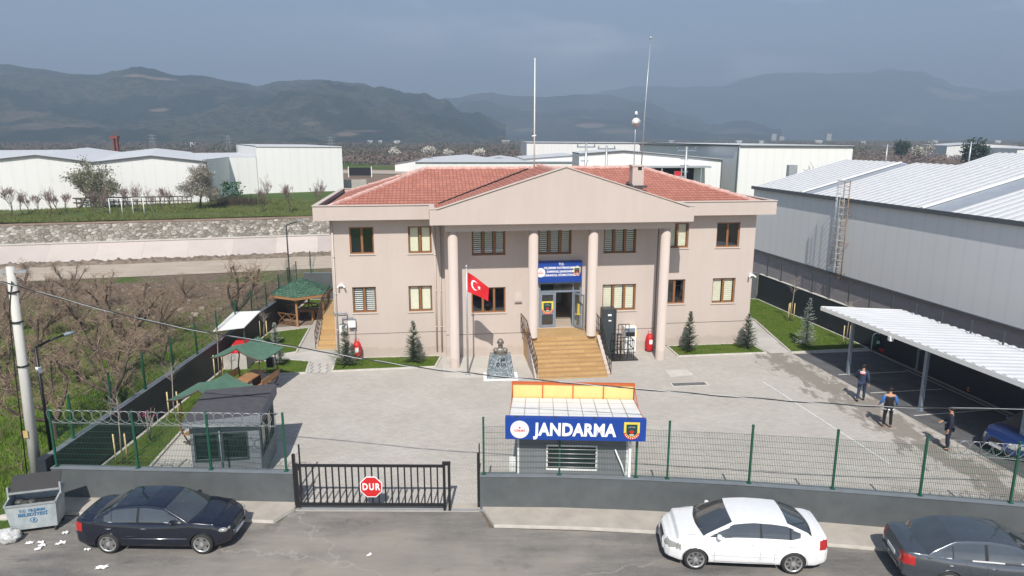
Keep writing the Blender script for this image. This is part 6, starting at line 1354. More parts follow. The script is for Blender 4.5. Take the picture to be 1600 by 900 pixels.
def car(name, loc, rz, label, L, Wd, H, wb, fo, paint, belt=.93, hood=.98, trunk=1.04, nose=.70, A0=None, A1=None, C1=None, C0=None, spokes=5, wr=.315, grille='mesh', group='cars parked along the street', rimm='alloy'):
    t = thing(name, loc, rz, label, 'car', group); xf = L/2; xr = -L/2; fx = xf-fo; rx = fx-wb; hw = Wd/2
    A0 = xf-1.05 if A0 is None else A0; A1 = A0-.80 if A1 is None else A1; C1 = xr+1.35 if C1 is None else C1; C0 = xr+.52 if C0 is None else C0
    top = [(xr, .62), (xr+.035, .86), (xr+.10, trunk-.03), (xr+.30, trunk), (C0+.1, trunk-.005), (C0+.6, belt+.05), (0, belt), (A0-.4, belt+.015), (A0+.05, hood), ((A0+xf)/2+.1, hood-.06), (xf-.32, nose+.08), (xf-.10, nose), (xf-.03, nose-.08), (xf, nose-.22)]
    bot = [(xr, .42), (xr+.08, .28), (xr+.4, .22), (xf-.5, .20), (xf-.08, .24), (xf, .34)]
    wid = [(xr, .66), (xr+.04, .79), (xr+.14, .87), (xr+.40, .945), (xr+1.0, .99), (0, 1.0), (xf-1.0, .99), (xf-.42, .93), (xf-.16, .81), (xf-.05, .66), (xf, .50)]
    def sect(x, n_=26):
        zt, zb, w_ = lin_tab(top, x) if False else lerp_tab(top, x), lerp_tab(bot, x), lin_tab(wid, x)*hw
        h = zt-zb; ctl = [(0, zb), (.80*w_, zb), (.955*w_, zb+.05), (.985*w_, zb+.30*h), (1.0*w_, zb+.52*h), (.985*w_, zb+.72*h), (.955*w_, zb+.86*h), (.915*w_, zt-.025), (.84*w_, zt+.004), (.5*w_, zt+.03), (0, zt+.042)]
        out = []; m_ = len(ctl)-1
        for i in range(n_+1):
            u = i/n_*m_; k = min(int(u), m_-1); f = u-k; p0, p1, p2, p3 = ctl[max(0, k-1)], ctl[k], ctl[k+1], ctl[min(m_, k+2)]
            out.append(tuple(.5*((2*p1[c])+(p2[c]-p0[c])*f+(2*p0[c]-5*p1[c]+4*p2[c]-p3[c])*f*f+(3*p1[c]-p0[c]-3*p2[c]+p3[c])*f**3) for c in (0, 1)))
        return out
    ns = int(L/.025); xs = [xr+L*i/ns for i in range(ns+1)]; NP = 26; ring = NP*2
    verts = []
    for x in xs:
        s_ = sect(x); verts += [Vector((x, y, z)) for y, z in s_]+[Vector((x, -y, z)) for y, z in reversed(s_[1:-1])]
    RN_ = NP*2
    body, head, tl, und = MB(), MB(), MB(), MB(); A_R = wr+.045
    fs = {'body': [], 'headlight': [], 'taillight': [], 'under': [], 'grille': [], 'bumper': []}
    for i in range(ns):
        for k in range(RN_):
            f = (i*RN_+k, (i+1)*RN_+k, (i+1)*RN_+(k+1) % RN_, i*RN_+(k+1) % RN_); c = sum((verts[j] for j in f), Vector())/4
            side = abs(c.y) > .6*hw
            if side and any(math.hypot(c.x-wx, c.z-wr) < A_R for wx in (fx, rx)): continue
            key = 'body'
            dxf = xf-c.x; dxr = c.x-xr
            if c.z < lerp_tab(bot, c.x)+.035: key = 'under'
            elif grille != 'mesh' and dxf < .44 and nose-.155 < c.z < nose+.02-.05*dxf and abs(c.y) > hw*(.56-.02*dxf) and dxf > .02: key = 'headlight'
            elif dxf < .13 and abs(c.y) < hw*.34 and nose-.24 < c.z < nose-.02: key = 'grille'
            elif dxf < .16 and abs(c.y) < hw*.55 and .26 < c.z < nose-.34: key = 'grille'
            elif dxr < .30 and trunk-.36 < c.z < trunk-.09 and abs(c.y) > hw*(.56 if dxr < .1 else .7): key = 'taillight'
            fs[key].append(f)
    capf = [tuple(k for k in range(RN_-1, -1, -1)), tuple(ns*RN_+k for k in range(RN_))]
    def sub(faces, nm, m_, par, smooth=True, off=0):
        used = {}; b = MB(); vs = []
        nf = []
        for f in faces:
            g_ = []
            for j in f:
                if j not in used: used[j] = len(vs); vs.append(verts[j])
                g_.append(used[j])
            nf.append(tuple(g_))
        b.add(vs, nf, 0, smooth); return b.build(nm, m_, par)
    bo = sub([tuple(reversed(f)) for f in fs['body']+capf], 'body', paint, t)
    for sd in (1, -1):
        sub([tuple(reversed(f)) for f in fs['headlight'] if verts[f[0]].y*sd > 0], 'headlight', M['lampglass'], t); sub([tuple(reversed(f)) for f in fs['taillight'] if verts[f[0]].y*sd > 0], 'taillight', M['tail'], t)
    sub([tuple(reversed(f)) for f in fs['under']], 'sill', M['rubber'], t); sub([tuple(reversed(f)) for f in fs['grille']], 'grille', M['black'] if grille != 'mesh' else M['anth'], t)
    if grille == 'mesh':
        for sd in (1, -1): b = MB(); ell(b, (xf-.235, sd*hw*.765, nose-.055), (.17, .085, .07), 14, 10); ell(b, (xf-.15, sd*hw*.60, nose-.065), (.11, .085, .062), 14, 10); b.build('headlight', M['lampglass'], t)
    b = MB(); b.box(xr+.3, xf-.3, -hw*.72, hw*.72, .22, .45); b.build('underbody', M['dark'], t)
    b = MB()
    for k in range(5): z = nose-.22+k*.042; b.tube([(xf-.075+.0*k, y, z) for y in (-hw*.30, 0, hw*.30)], .006, 4)
    if grille == 'mesh': b.tube([(xf-.02, -hw*.33, nose-.235), (xf-.09, -hw*.34, nose-.03), (xf-.075, 0, nose-.0), (xf-.09, hw*.34, nose-.03), (xf-.02, hw*.33, nose-.235), (xf-.02, -hw*.33, nose-.235)], .012, 5)
    b.build('grille_trim', M['chrome'] if grille == 'mesh' else M['black'], t)
    # cabin
    zr = [(C0-.02, trunk-.02), (C0+.12, trunk+.09), (C1-.12, H-.10), (C1, H-.055), (C1+.35, H-.018), ((A1+C1)/2+.15, H), (A1-.28, H-.022), (A1, H-.062), (A1+.12, H-.125), (A0-.12, hood+.07), (A0+.02, hood-.02)]
    zr.sort(); cs = [C0-.02+(A0+.02-C0+.02)*i/110 for i in range(111)]; NC = 30; cv = []
    def cabw(z): u = max(0, min(1, (z-belt)/(H-belt))); return hw*(.915-.235*u**1.15)
    for x in cs:
        zt = lerp_tab(zr, x) if False else lin_tab(zr, x); zl = belt-.03; e = zt-.045 if zt-.045 > zl else zl
        half = []
        for i in range(14): u = i/13; z = zl+(e-zl)*u; half.append((cabw(z), z))
        we = cabw(e)
        for i in range(1, 5): a = math.pi/2*i/4; half.append((we-.06*(1-math.cos(a))-.0, e+.045*math.sin(a)*.85))
        w2 = half[-1][0]; z2 = half[-1][1]
        for i in range(1, 12): u = i/11; y = w2*(1-u); half.append((y, z2+(zt+.02-z2)*(1-(1-u)**2)*1.0))
        row = [(x, y, z) for y, z in half]+[(x, -y, z) for y, z in reversed(half[:-1])]
        for x_, y, z in row:
            u = 1-(min(1, abs(y)/(hw*.9)))**2
            if x > A1-.3: x_ += .17*u*min(1, (x-(A1-.3))/(A0-A1+.3))
            if x < C1+.2: x_ -= .13*u*min(1, ((C1+.2)-x)/(C1+.2-C0))
            cv.append(Vector((x_, y, z)))
    RC = len(cv)//len(cs); cf = {'roof': [], 'windscreen': [], 'rear_window': [], 'side_l': [], 'side_r': [], 'trim_l': [], 'trim_r': [], 'pillar_l': [], 'pillar_r': []}
    xB = (A1+C1)/2-.02; xq = C1-.10
    for i in range(len(cs)-1):
        xm = (cs[i]+cs[i+1])/2; zt = lin_tab(zr, xm)
        for k in range(RC-1):
            f = (i*RC+k, i*RC+k+1, (i+1)*RC+k+1, (i+1)*RC+k); c = sum((cv[j] for j in f), Vector())/4; kk_ = k if k < RC/2 else RC-2-k
            key = 'roof'
            if kk_ < 13:
                if c.z > belt+.045 and c.z < zt-.085 and xm > C0+.30 and xm < A0-.20:
                    if abs(xm-xB) < .035 or abs(xm-xq) < .016: key = 'pillar_l' if k < RC/2 else 'pillar_r'
                    else: key = 'side_l' if k < RC/2 else 'side_r'
                elif belt+.025 < c.z <= belt+.045 and C0+.3 < xm < A0-.2: key = 'trim_l' if k < RC/2 else 'trim_r'
            elif kk_ >= 16:
                if xm > A1+.03 and c.z > hood-.01: key = 'windscreen'
                elif xm < C1-.02 and c.z > trunk-.0: key = 'rear_window'
            cf[key].append(f)
    verts = cv
    sub(cf['roof'], 'roof', paint, t)
    sub(cf['windscreen'], 'windscreen', M['carglass'], t); sub(cf['rear_window'], 'rear_window', M['carglass'], t)
    sub(cf['side_l'], 'side_window', M['carglass'], t); sub(cf['side_r'], 'side_window', M['carglass'], t); [sub(cf[k_], 'window_trim', M['chrome'] if grille == 'mesh' else M['black'], t) for k_ in ('trim_l', 'trim_r')]; [sub(cf[k_], 'window_pillar', M['black'], t) for k_ in ('pillar_l', 'pillar_r')]
    # wheels
    for wx in (fx, rx):
        for sd in (1, -1):
            wt = thing('wheel', (wx, sd*(hw-.115), wr)); wt.parent = t
            b = MB(); pr = [(wr-.085, -.10), (wr-.02, -.105), (wr, -.07), (wr, .07), (wr-.02, .105), (wr-.085, .10)]; n_ = 32
            vs = [(r_*math.cos(2*math.pi*k/n_), y, r_*math.sin(2*math.pi*k/n_)) for r_, y in pr for k in range(n_)]
            b.add(vs, [(j*n_+k, j*n_+(k+1) % n_, (j+1)*n_+(k+1) % n_, (j+1)*n_+k) for j in range(len(pr)-1) for k in range(n_)], 0, True); b.build('tyre', M['rubber'], wt)
            b = MB(); b.disc((0, sd*.03, 0), wr-.08, 'y', 28, .10, 1); rim = wr-.085
            for k in range(spokes):
                a = 2*math.pi*k/spokes+.3; d = Vector((math.cos(a), 0, math.sin(a))); p_ = Vector((-d.z, 0, d.x)); w1, w2 = (.075, .055) if spokes < 6 else (.038, .030)
                o_ = Vector((0, sd*.086, 0)); o2 = Vector((0, sd*.100, 0)); vs = [o_+p_*w1, o_-p_*w1, o2+d*rim*.98-p_*w2, o2+d*rim*.98+p_*w2]; vs += [v-Vector((0, sd*.03, 0)) for v in vs]
                b.add(vs, [(0, 1, 2, 3), (3, 2, 1, 0), (0, 4, 5, 1), (1, 5, 6, 2), (2, 6, 7, 3), (3, 7, 4, 0)], 0)
            b.disc((0, sd*.09, 0), .06, 'y', 14, .03, 0)
            vs = [(r_*math.cos(2*math.pi*k/n_), sd*y, r_*math.sin(2*math.pi*k/n_)) for r_, y in ((rim+.004, .104), (rim-.022, .100), (rim-.028, .07)) for k in range(n_)]
            b.add(vs, [(j*n_+k, j*n_+(k+1) % n_, (j+1)*n_+(k+1) % n_, (j+1)*n_+k) for j in range(2) for k in range(n_)], 0, True)
            b.build('rim', [M[rimm], M['rubber']], wt)
    for wx in (fx, rx):
        for sd in (1, -1):
            b = MB(); pts_ = []
            for k in range(25):
                a = math.pi*(-.08+1.16*k/24); x, z = wx+A_R*math.cos(a), wr+A_R*math.sin(a); s_ = sect(x, 60); 
                cand = [p for p in s_ if p[0] > .3*hw]; y = min(cand, key=lambda p: abs(p[1]-z) + (0 if p[0] > .8*hw else 1))[0]; pts_.append((x, sd*(y-.002), max(z, .2)))
            b.tube(pts_, .016, 6); b.build('wheel_arch', paint, t)
            b = MB(); vs = []; 
            for k in range(17):
                a = math.pi*(-.05+1.1*k/16); vs += [(wx+(A_R+.01)*math.cos(a), sd*(hw-.02), wr+(A_R+.01)*math.sin(a)), (wx+(A_R+.01)*math.cos(a), sd*(hw-.32), wr+(A_R+.01)*math.sin(a))]
            b.add(vs, [(2*k, 2*k+1, 2*k+3, 2*k+2) for k in range(16)]); b.add([vs[2*k+1] for k in range(17)], [tuple(range(17))]); b.build('wheel_well', M['dark'], t)
    def yat(x, z): s_ = sect(x, 60); return min([p for p in s_ if p[0] > .5*hw], key=lambda p: abs(p[1]-z))[0]
    b = MB(); zs = [.27, .4, .55, .7, .82, belt-.02]
    for sd in (1, -1):
        for x in (xB+.01, A0-.32, rx+.52):
            b.tube([(x+(.0 if x != rx+.52 else (.0 if z < .62 else -(z-.62)*.55)), sd*(yat(x, z)+.0005), z) for z in zs], .004, 4)
        b.tube([(x, sd*(yat(x, .30)+.0005), .30) for x in (rx+.5, xB, A0-.32)], .004, 4)
    b.build('door_seam', M['black'], t)
    for sd in (1, -1):
        for x in (xB-.13, A0-1.20+.1 if False else xB+.90-.9-1.02):
            pass
        for x in (xB+.16, xB-.84):
            z = belt-.13; y = yat(x, z); b = MB(); b.tube([(x-.09, sd*(y+.01), z), (x, sd*(y+.025), z+.008), (x+.09, sd*(y+.01), z)], .014, 6); b.build('door_handle', M['chrome'] if grille == 'mesh' else paint, t)
        b = MB(); xm = A0-.42; y = cabw(belt+.1); ell(b, (xm, sd*(y+.13), belt+.09), (.075, .11, .07), 14, 10); b.bar((xm-.02, sd*(y-.03), belt+.05), (xm, sd*(y+.08), belt+.06), .05, .03); b.build('wing_mirror', paint, t)
        b = MB(); b.tube([(x, sd*(yat(x, .50)+.004), .50) for x in (rx+A_R+.06, 0, fx-A_R-.06)], .010, 5); b.build('rub_strip', M['chrome'] if grille == 'mesh' and H < 1.44 else paint, t)
    b = MB(); b.box(xf-.022, xf+.004, -.26, .26, .34, .45); b.build('number_plate', M['plate'], t); b = MB(); b.box(xr-.004, xr+.02, -.26, .26, .62, .73); b.build('number_plate', M['plate'], t)
    b = MB()
    for y0 in (-.35, .12): b.tube([(A0+.11-abs(y0)*.08, y0, hood+.03), (A0-.05, y0+.22, hood+.09), (A0-.20, y0+.42, hood+.14)], .010, 4)
    b.build('wiper', M['black'], t)
    b = MB(); sy = []
    for sd in (1, -1): b.tube([(x, sd*hw*.80, lerp_tab(top, x)+.012) for x in (A0+.1, A0+.4, xf-.35)], .003, 4)
    b.tube([(xf-.30, y, lerp_tab(top, xf-.30)+.032-.03*abs(y)) for y in (-.6, 0, .6)], .003, 4)
    b.build('bonnet_seam', M['black'], t)
    return t
car('parked_car', (-10.42, 18.76, .015), R(-.6), 'shiny navy blue saloon with five-spoke alloys parked left of the gate', 4.53, 1.73, 1.42, 2.715, .78, carpaint('navy_car_paint', (.0045, .0065, .017), .0, .2), A0=1.12, A1=.38, C1=-1.0, C0=-1.62, hood=.97, trunk=1.02, nose=.74)
car('parked_car', (6.55, 17.95, .015), R(175.5), 'white saloon with thin-spoked wheels parked nose left by the right street wall', 4.48, 1.82, 1.46, 2.64, .86, carpaint('white_car_paint', (.80, .80, .80), 0, .3), A0=1.20, A1=.36, C1=-1.05, C0=-1.72, spokes=8, belt=.97, hood=1.0, trunk=1.10, nose=.74, grille='plain', wr=.32)
car('parked_car', (12.95, 16.85, .015), R(-9), 'metallic grey saloon at the lower right, its front cut by the photo edge', 4.92, 1.86, 1.45, 2.84, .93, carpaint('grey_car_paint', (.10, .115, .135), .6, .25), A0=1.15, A1=.30, C1=-1.15, C0=-1.85, belt=.94, hood=.97, trunk=1.03)
p = G(1552, 690, .6)+nA*2.35; car('parked_car', (p.x, p.y, .02), math.atan2(-nA.y, -nA.x), 'dark blue patrol car standing in the shade under the parking shelter', 4.5, 1.80, 1.5, 2.65, .88, carpaint('patrol_blue_paint', (.006, .022, .10), 0, .3), group='cars under the shelter', grille='plain')
# ================================================================ PEOPLE
def skin(name, V, E_, m_, par, sub=1, loc=(0, 0, 0)):
    keys = list(V); me = bpy.data.meshes.new(name); me.from_pydata([V[k][0] for k in keys], [(keys.index(a), keys.index(c)) for a, c in E_], [])
    o = bpy.data.objects.new(name, me); C.objects.link(o); md = o.modifiers.new('s', 'SKIN'); md.use_smooth_shade = True
    sv = me.skin_vertices[0].data
    for i, k in enumerate(keys): r_ = V[k][1]; sv[i].radius = (r_, r_) if isinstance(r_, (int, float)) else r_
    sv[0].use_root = True
    if sub: s_ = o.modifiers.new('u', 'SUBSURF'); s_.levels = sub; s_.render_levels = sub
    bpy.context.view_layer.update(); me2 = bpy.data.meshes.new_from_object(o.evaluated_get(bpy.context.evaluated_depsgraph_get())); bpy.data.objects.remove(o); bpy.data.meshes.remove(me)
    me2.materials.clear(); me2.materials.append(m_)
    for po in me2.polygons: po.use_smooth = True
    o2 = bpy.data.objects.new(name, me2); C.objects.link(o2); o2.parent = par; return o2
b = MB(); ell(b, (0, .03, 1.34), (.27, .17, .22), 20, 12)
for s_ in (-1, 1): ell(b, (s_*.23, .04, 1.38), (.14, .13, .13), 14, 10); ell(b, (s_*.16, .03, 1.79), (.022, .04, .055), 8, 6)
b.tube([(0, .04, 1.45), (0, .03, 1.72)], [.13, .105], 14); ell(b, (0, .01, 1.80), (.155, .175, .205), 20, 16, 0, headf)
b.tube([(0, -.145, 1.85), (0, -.195, 1.785), (0, -.15, 1.77)], [.015, .034, .024], 8)
for s_ in (-1, 1): b.tube([(s_*.11, -.12, 1.865), (s_*.03, -.16, 1.858)], .018, 6)
b.tube([(-.05, -.145, 1.715), (.05, -.145, 1.715)], .014, 6); b.box(-.30, .30, -.14, .19, 1.182, 1.25)
b.build('bust', M['bronze'], bu)
def person(loc, rz, label, top, legs, shoes, pose, vest=None, back=False, cap=None):
    """faces local -y"""
    t = thing('person', loc, rz, label, 'person'); P = pose; V = {}
    J = dict(pelvis=(0, 0, .95), spine=(0, .0, 1.15), chest=(0, 0, 1.34), neck=(0, 0, 1.50), head0=(0, -.01, 1.58), head=(0, -.02, 1.66), crown=(0, -.01, 1.73), nose=(0, -.115, 1.635))
    for s_, k in ((1, 'l'), (-1, 'r')):
        J['sh'+k] = (s_*.185, 0, 1.43); J['hip'+k] = (s_*.095, 0, .90)
        for j in ('el', 'wr', 'kn', 'an', 'to'): J[j+k] = P[j+k]
    J = {k: Vector(v) for k, v in J.items()}
    rad = dict(pelvis=(.125, .09), spine=(.115, .085), chest=(.14, .095), neck=.055, head0=.06, head=(.078, .098), crown=(.055, .065), nose=.014)
    body = {k: (J[k], rad[k]) for k in ('pelvis', 'spine', 'chest', 'neck', 'head0', 'head', 'crown', 'nose')}
    E_ = [('pelvis', 'spine'), ('spine', 'chest'), ('chest', 'neck'), ('neck', 'head0'), ('head0', 'head'), ('head', 'crown'), ('head', 'nose')]
    for k in 'lr':
        for j, r_ in (('sh', .058), ('el', .042), ('wr', .030), ('hip', .088), ('kn', .055), ('an', .040), ('to', .035)): body[j+k] = (J[j+k], r_)
        E_ += [('chest', 'sh'+k), ('sh'+k, 'el'+k), ('el'+k, 'wr'+k), ('pelvis', 'hip'+k), ('hip'+k, 'kn'+k), ('kn'+k, 'an'+k), ('an'+k, 'to'+k)]
        d = (J['wr'+k]-J['el'+k]).normalized(); sidev = Vector((1, 0, 0)).cross(d); fw = Vector((0, -1, 0)); fw = (fw-d*fw.dot(d)).normalized(); ac = d.cross(fw)
        palm = J['wr'+k]+d*.075; body['pa'+k] = (palm, (.034, .020)); E_.append(('wr'+k, 'pa'+k))
        for i, ln in enumerate((.070, .078, .072, .056)):
            off = fw*(.027-.018*i); a = palm+d*.03+off; m1 = a+d*ln*.55; e = m1+d*ln*.38-ac*(.02 if k == 'l' else -.02)
            for nm, v in (('f%da' % i, m1), ('f%db' % i, e)): body[nm+k] = (v, .0085)
            E_ += [('pa'+k, 'f%da' % i+k), ('f%da' % i+k, 'f%db' % i+k)]
        th = J['wr'+k]+d*.05+fw*.045; th2 = th+d*.035+fw*.012; body['t1'+k] = (th, .011); body['t2'+k] = (th2, .009); E_ += [('wr'+k, 't1'+k), ('t1'+k, 't2'+k)]
    skin('body', body, E_, M['skin'], t)
    g = lambda k, r_: (J[k], r_)
    ja = {'spine': (J['pelvis']-Vector((0, 0, .10)), (.185, .135)), 'hipj': (J['pelvis']+Vector((0, 0, .06)), (.185, .135)), 'mid': (J['spine'], (.158, .118)), 'chest': g('chest', (.185, .130)), 'neck': (J['neck']-Vector((0, 0, .03)), .078)}
    je = [('spine', 'hipj'), ('hipj', 'mid'), ('mid', 'chest'), ('chest', 'neck')]
    for k in 'lr': ja['sh'+k] = g('sh'+k, .078); ja['el'+k] = g('el'+k, .058); ja['wr'+k] = g('wr'+k, .044); je += [('chest', 'sh'+k), ('sh'+k, 'el'+k), ('el'+k, 'wr'+k)]
    if vest:
        ja['shl'] = (J['shl']*.86+J['chest']*.14, .10); ja['shr'] = (J['shr']*.86+J['chest']*.14, .10)
        skin('vest', {k: v for k, v in ja.items() if k[:2] not in ('el', 'wr')}, [e_ for e_ in je if not any(n_[:2] in ('el', 'wr') for n_ in e_)], vest, t)
        for k in 'lr': skin('sleeve', {'a': (J['sh'+k]+Vector((0, 0, .0)), .088), 'b': (J['el'+k], .058), 'c': (J['wr'+k], .044)}, [('a', 'b'), ('b', 'c')], top, t)
    else: skin('jacket', ja, je, top, t)
    tr = {'pelvis': (J['pelvis'], (.160, .120))}; te = []
    for k in 'lr': tr['hip'+k] = g('hip'+k, .100); tr['kn'+k] = g('kn'+k, .072); tr['an'+k] = (J['an'+k]+Vector((0, 0, .03)), .060); te += [('pelvis', 'hip'+k), ('hip'+k, 'kn'+k), ('kn'+k, 'an'+k)]
    skin('trousers', tr, te, legs, t)
    for k in 'lr':
        an, to = J['an'+k], J['to'+k]; a = Vector((an.x, an.y+.05, max(.045, an.z-.045))); skin('shoe', {'a': (a, (.045, .042)), 'b': (Vector((to.x, to.y, max(.038, to.z))), (.046, .036)), 'c': (an+Vector((0, .01, .02)), .048)}, [('a', 'b'), ('a', 'c')], shoes, t)
    b = MB(); ell(b, (0, .005, 1.685), (.092, .108, .088), 14, 10); b.v = [(x, y, max(z, 1.60+.9*max(0, -y-.03))) for x, y, z in b.v]; b.build('hair', mat('dark_hair', (.018, .014, .012), .7) if 'dark_hair' not in bpy.data.materials else bpy.data.materials['dark_hair'], t)
    for s_ in (-1, 1): b = MB(); ell(b, (s_*.032, -.108, 1.665), (.011, .006, .007), 6, 5); b.build('eye', M['dark'], t)
    if vest:
        b = MB(); b.lathe([(.198, .80), (.202, .86)], 16); b.v = [(x, y*.74, z) for x, y, z in b.v]; b.build('shirt_hem', M['letter'], t)
    if back:
        b = MB(); b.box(-.11, .11, .136, .146, 1.33, 1.40); bl = b.build('back_patch', M['red'], t); b = MB(); b.box(-.11, .11, .136, .147, 1.405, 1.45); b.box(-.09, .09, .1465, .149, 1.355, 1.372); b.build('back_lettering', M['letter'], t)
    return t
M['uniform'] = mat('navy_uniform_cloth', (.030, .045, .085), .85, .25, 8); M['uniform2'] = mat('dark_blue_cloth', (.018, .022, .045), .85, .25, 8); M['shirt'] = mat('blue_shirt', (.04, .16, .48), .8, .15, 8); M['blackcloth'] = mat('black_cloth', (.014, .014, .016), .85, .3, 9); M['brownshoe'] = mat('tan_shoe_leather', (.22, .10, .05), .6)
walk = dict(ell=(.30, -.10, 1.17), wrl=(.30, -.30, 1.0), elr=(-.26, .12, 1.16), wrr=(-.27, .06, .92), knl=(.10, .02, .50), anl=(.11, .18, .10), tol=(.11, .06, .04), knr=(-.10, -.12, .52), anr=(-.10, -.16, .08), tor=(-.10, -.30, .04))
stand = dict(ell=(.27, .03, 1.16), wrl=(.33, -.10, .98), elr=(-.27, .04, 1.15), wrr=(-.33, -.12, .96), knl=(.12, -.02, .50), anl=(.13, .03, .08), tol=(.15, -.11, .04), knr=(-.12, -.01, .50), anr=(-.13, .02, .08), tor=(-.16, -.12, .04))
stand2 = dict(ell=(.25, .02, 1.16), wrl=(.24, -.04, .90), elr=(-.26, -.02, 1.16), wrr=(-.20, -.22, 1.06), knl=(.10, -.02, .50), anl=(.09, .03, .08), tol=(.10, -.11, .04), knr=(-.10, -.03, .50), anr=(-.11, .0, .08), tor=(-.13, -.14, .04))
p = G(1344, 627); person((p.x, p.y, .01), R(215-90+20), 'person in navy uniform with red and white back print, walking by the shelter post', M['uniform'], M['uniform'], M['blackcloth'], walk, back=True)
p = G(1385, 668); person((p.x, p.y, .01), R(165), 'person in black vest over blue shirt, nearest the street, standing with back turned', M['shirt'], M['blackcloth'], M['brownshoe'], stand, vest=M['blackcloth'])
p = G(1479, 703); person((p.x, p.y, .01), R(-120), 'person in all dark clothes standing at the edge of the shelter shade', M['uniform2'], M['uniform2'], M['blackcloth'], stand2)
# ================================================================ TREES AND PLANTS
def grow(rnd, p, d, length, r0, lev, maxlev, trunk, twig, spread=.6, seg=4, up=.15, gnarl=.25, nb=(2, 4), tmin=.006, leaf=None):
    pts = [p.copy()]; rs = [r0]; dd = d.normalized()
    for i in range(seg):
        dd = (dd+Vector((rnd.gauss(0, gnarl), rnd.gauss(0, gnarl), rnd.gauss(0, gnarl)+up*.5))).normalized(); p = p+dd*(length/seg); pts.append(p.copy()); rs.append(max(tmin, r0*(1-.55*(i+1)/seg)))
    (trunk if lev < 2 else twig).tube(pts, rs, 7 if lev == 0 else 5 if lev == 1 else 3, cap=False)
    if leaf is not None and lev >= maxlev-1: leaf += pts[1:]
    if lev >= maxlev: return
    for k in range(rnd.randint(*nb) if lev else nb[1]+1):
        i = rnd.randint(max(1, seg//2), seg) if lev else rnd.randint(seg-1, seg); a = rnd.uniform(0, 2*math.pi); o = dd.orthogonal().normalized(); o = Matrix.Rotation(a, 3, dd) @ o
        nd = (dd*(1-spread)+o*spread*rnd.uniform(.7, 1.4)+Vector((0, 0, up))).normalized()
        grow(rnd, pts[i], nd, length*rnd.uniform(.55, .85), rs[i]*rnd.uniform(.5, .72), lev+1, maxlev, trunk, twig, spread, max(3, seg-1), up, gnarl, nb, tmin, leaf)
def leafcloud(b, rnd, pts, n_, s_, rad):
    for p in pts:
        for k in range(n_):
            c = p+Vector((rnd.gauss(0, rad), rnd.gauss(0, rad), rnd.gauss(0, rad*.8))); a = Vector((rnd.gauss(0, 1), rnd.gauss(0, 1), rnd.gauss(0, 1))).normalized()*s_*rnd.uniform(.6, 1.3); e = a.orthogonal()*rnd.uniform(.6, 1.0)
            b.add([c-a, c+e, c+a, c-e], [(0, 1, 2, 3)])
def tree(name, loc, label, seed, h=2.2, maxlev=4, group=None, leaf=None, lm=None, twm='twig', cat='tree', **k):
    rnd = random.Random(seed); tr, tw = MB(), MB(); lf_ = [] if leaf else None
    kk_ = dict(spread=.6, seg=5, up=.2, gnarl=.22, nb=(2, 4)); kk_.update(k)
    r0 = kk_.pop('r0', h*.05); grow(rnd, Vector((0, 0, -.05)), Vector((0, 0, 1)), h*.42, r0, 0, maxlev, tr, tw, leaf=lf_, **kk_)
    t = thing(name, loc, rnd.uniform(0, 6), label, cat, group); tr.build('trunk', M['bark'], t); cr = tw.build('crown', M[twm], t)
    if leaf: b = MB(); leafcloud(b, rnd, lf_, *leaf); b.build('foliage', M[lm], cr)
    return t
# gnarled, hard-pruned orchard trees left of the wall (four kinds, then copies)
def pruned(seed, h, twigs=True):
    rnd = random.Random(seed); tr, tw = MB(), MB(); t = thing('pruned_tree', (0, 0, 0), 0, 'x', 'tree', 'pruned bare trees in the wild orchard')
    tr.tube([(0, 0, -.1), (.05, .02, .35), (.0, .0, .8)], [.17, .14, .13], 8, cap=False); top = Vector((0, 0, .7))
    for k in range(rnd.randint(4, 6)):
        a = 2*math.pi*k/5+rnd.uniform(-.4, .4); p = top.copy(); d = Vector((math.cos(a)*.75, math.sin(a)*.75, .75)).normalized(); pts = [p.copy()]; rs = [.085]; n_ = 8
        for i in range(n_):
            d = (d+Vector((rnd.gauss(0, .22), rnd.gauss(0, .22), rnd.gauss(.10, .16)))).normalized(); p = p+d*h*.11*rnd.uniform(.8, 1.3); pts.append(p.copy()); rs.append(.085*(1-.66*(i+1)/n_))
            if i >= 1:
                for q_ in range(rnd.randint(1, 3)):
                    bd = (d+Vector((rnd.gauss(0, .9), rnd.gauss(0, .9), rnd.gauss(.1, .6)))).normalized(); bl = rnd.uniform(.25, .6)
                    bp = [p, p+bd*bl*.5+Vector((rnd.gauss(0, .05), rnd.gauss(0, .05), .02)), p+bd*bl+Vector((rnd.gauss(0, .08), rnd.gauss(0, .08), .0))]
                    tw.tube(bp, [.024, .018, .012], 4, cap=False)
                    for w_ in range(rnd.randint(8, 12)):
                        s0 = bp[rnd.randint(1, 2)]; wd = Vector((rnd.gauss(0, .7), rnd.gauss(0, .7), rnd.gauss(.25, .6))).normalized(); wl_ = rnd.uniform(.2, .75); e1 = s0+wd*wl_*.5+Vector((rnd.gauss(0, .05), rnd.gauss(0, .05), 0)); e2 = e1+(wd+Vector((rnd.gauss(0, .4), rnd.gauss(0, .4), rnd.gauss(0, .3)))).normalized()*wl_*.5
                        tw.tube([s0, e1, e2], [.0065, .0055, .004], 3, cap=False)
        tr.tube(pts, rs, 6, cap=False)
        ell(tr, pts[-1], (.06, .06, .05), 7, 5)
    tr.build('trunk', M['bark'], t); tw.build('crown', M['twig'], t); return t
protos = [pruned(11, 2.7), pruned(23, 2.4), pruned(37, 3.0), pruned(51, 2.2)]
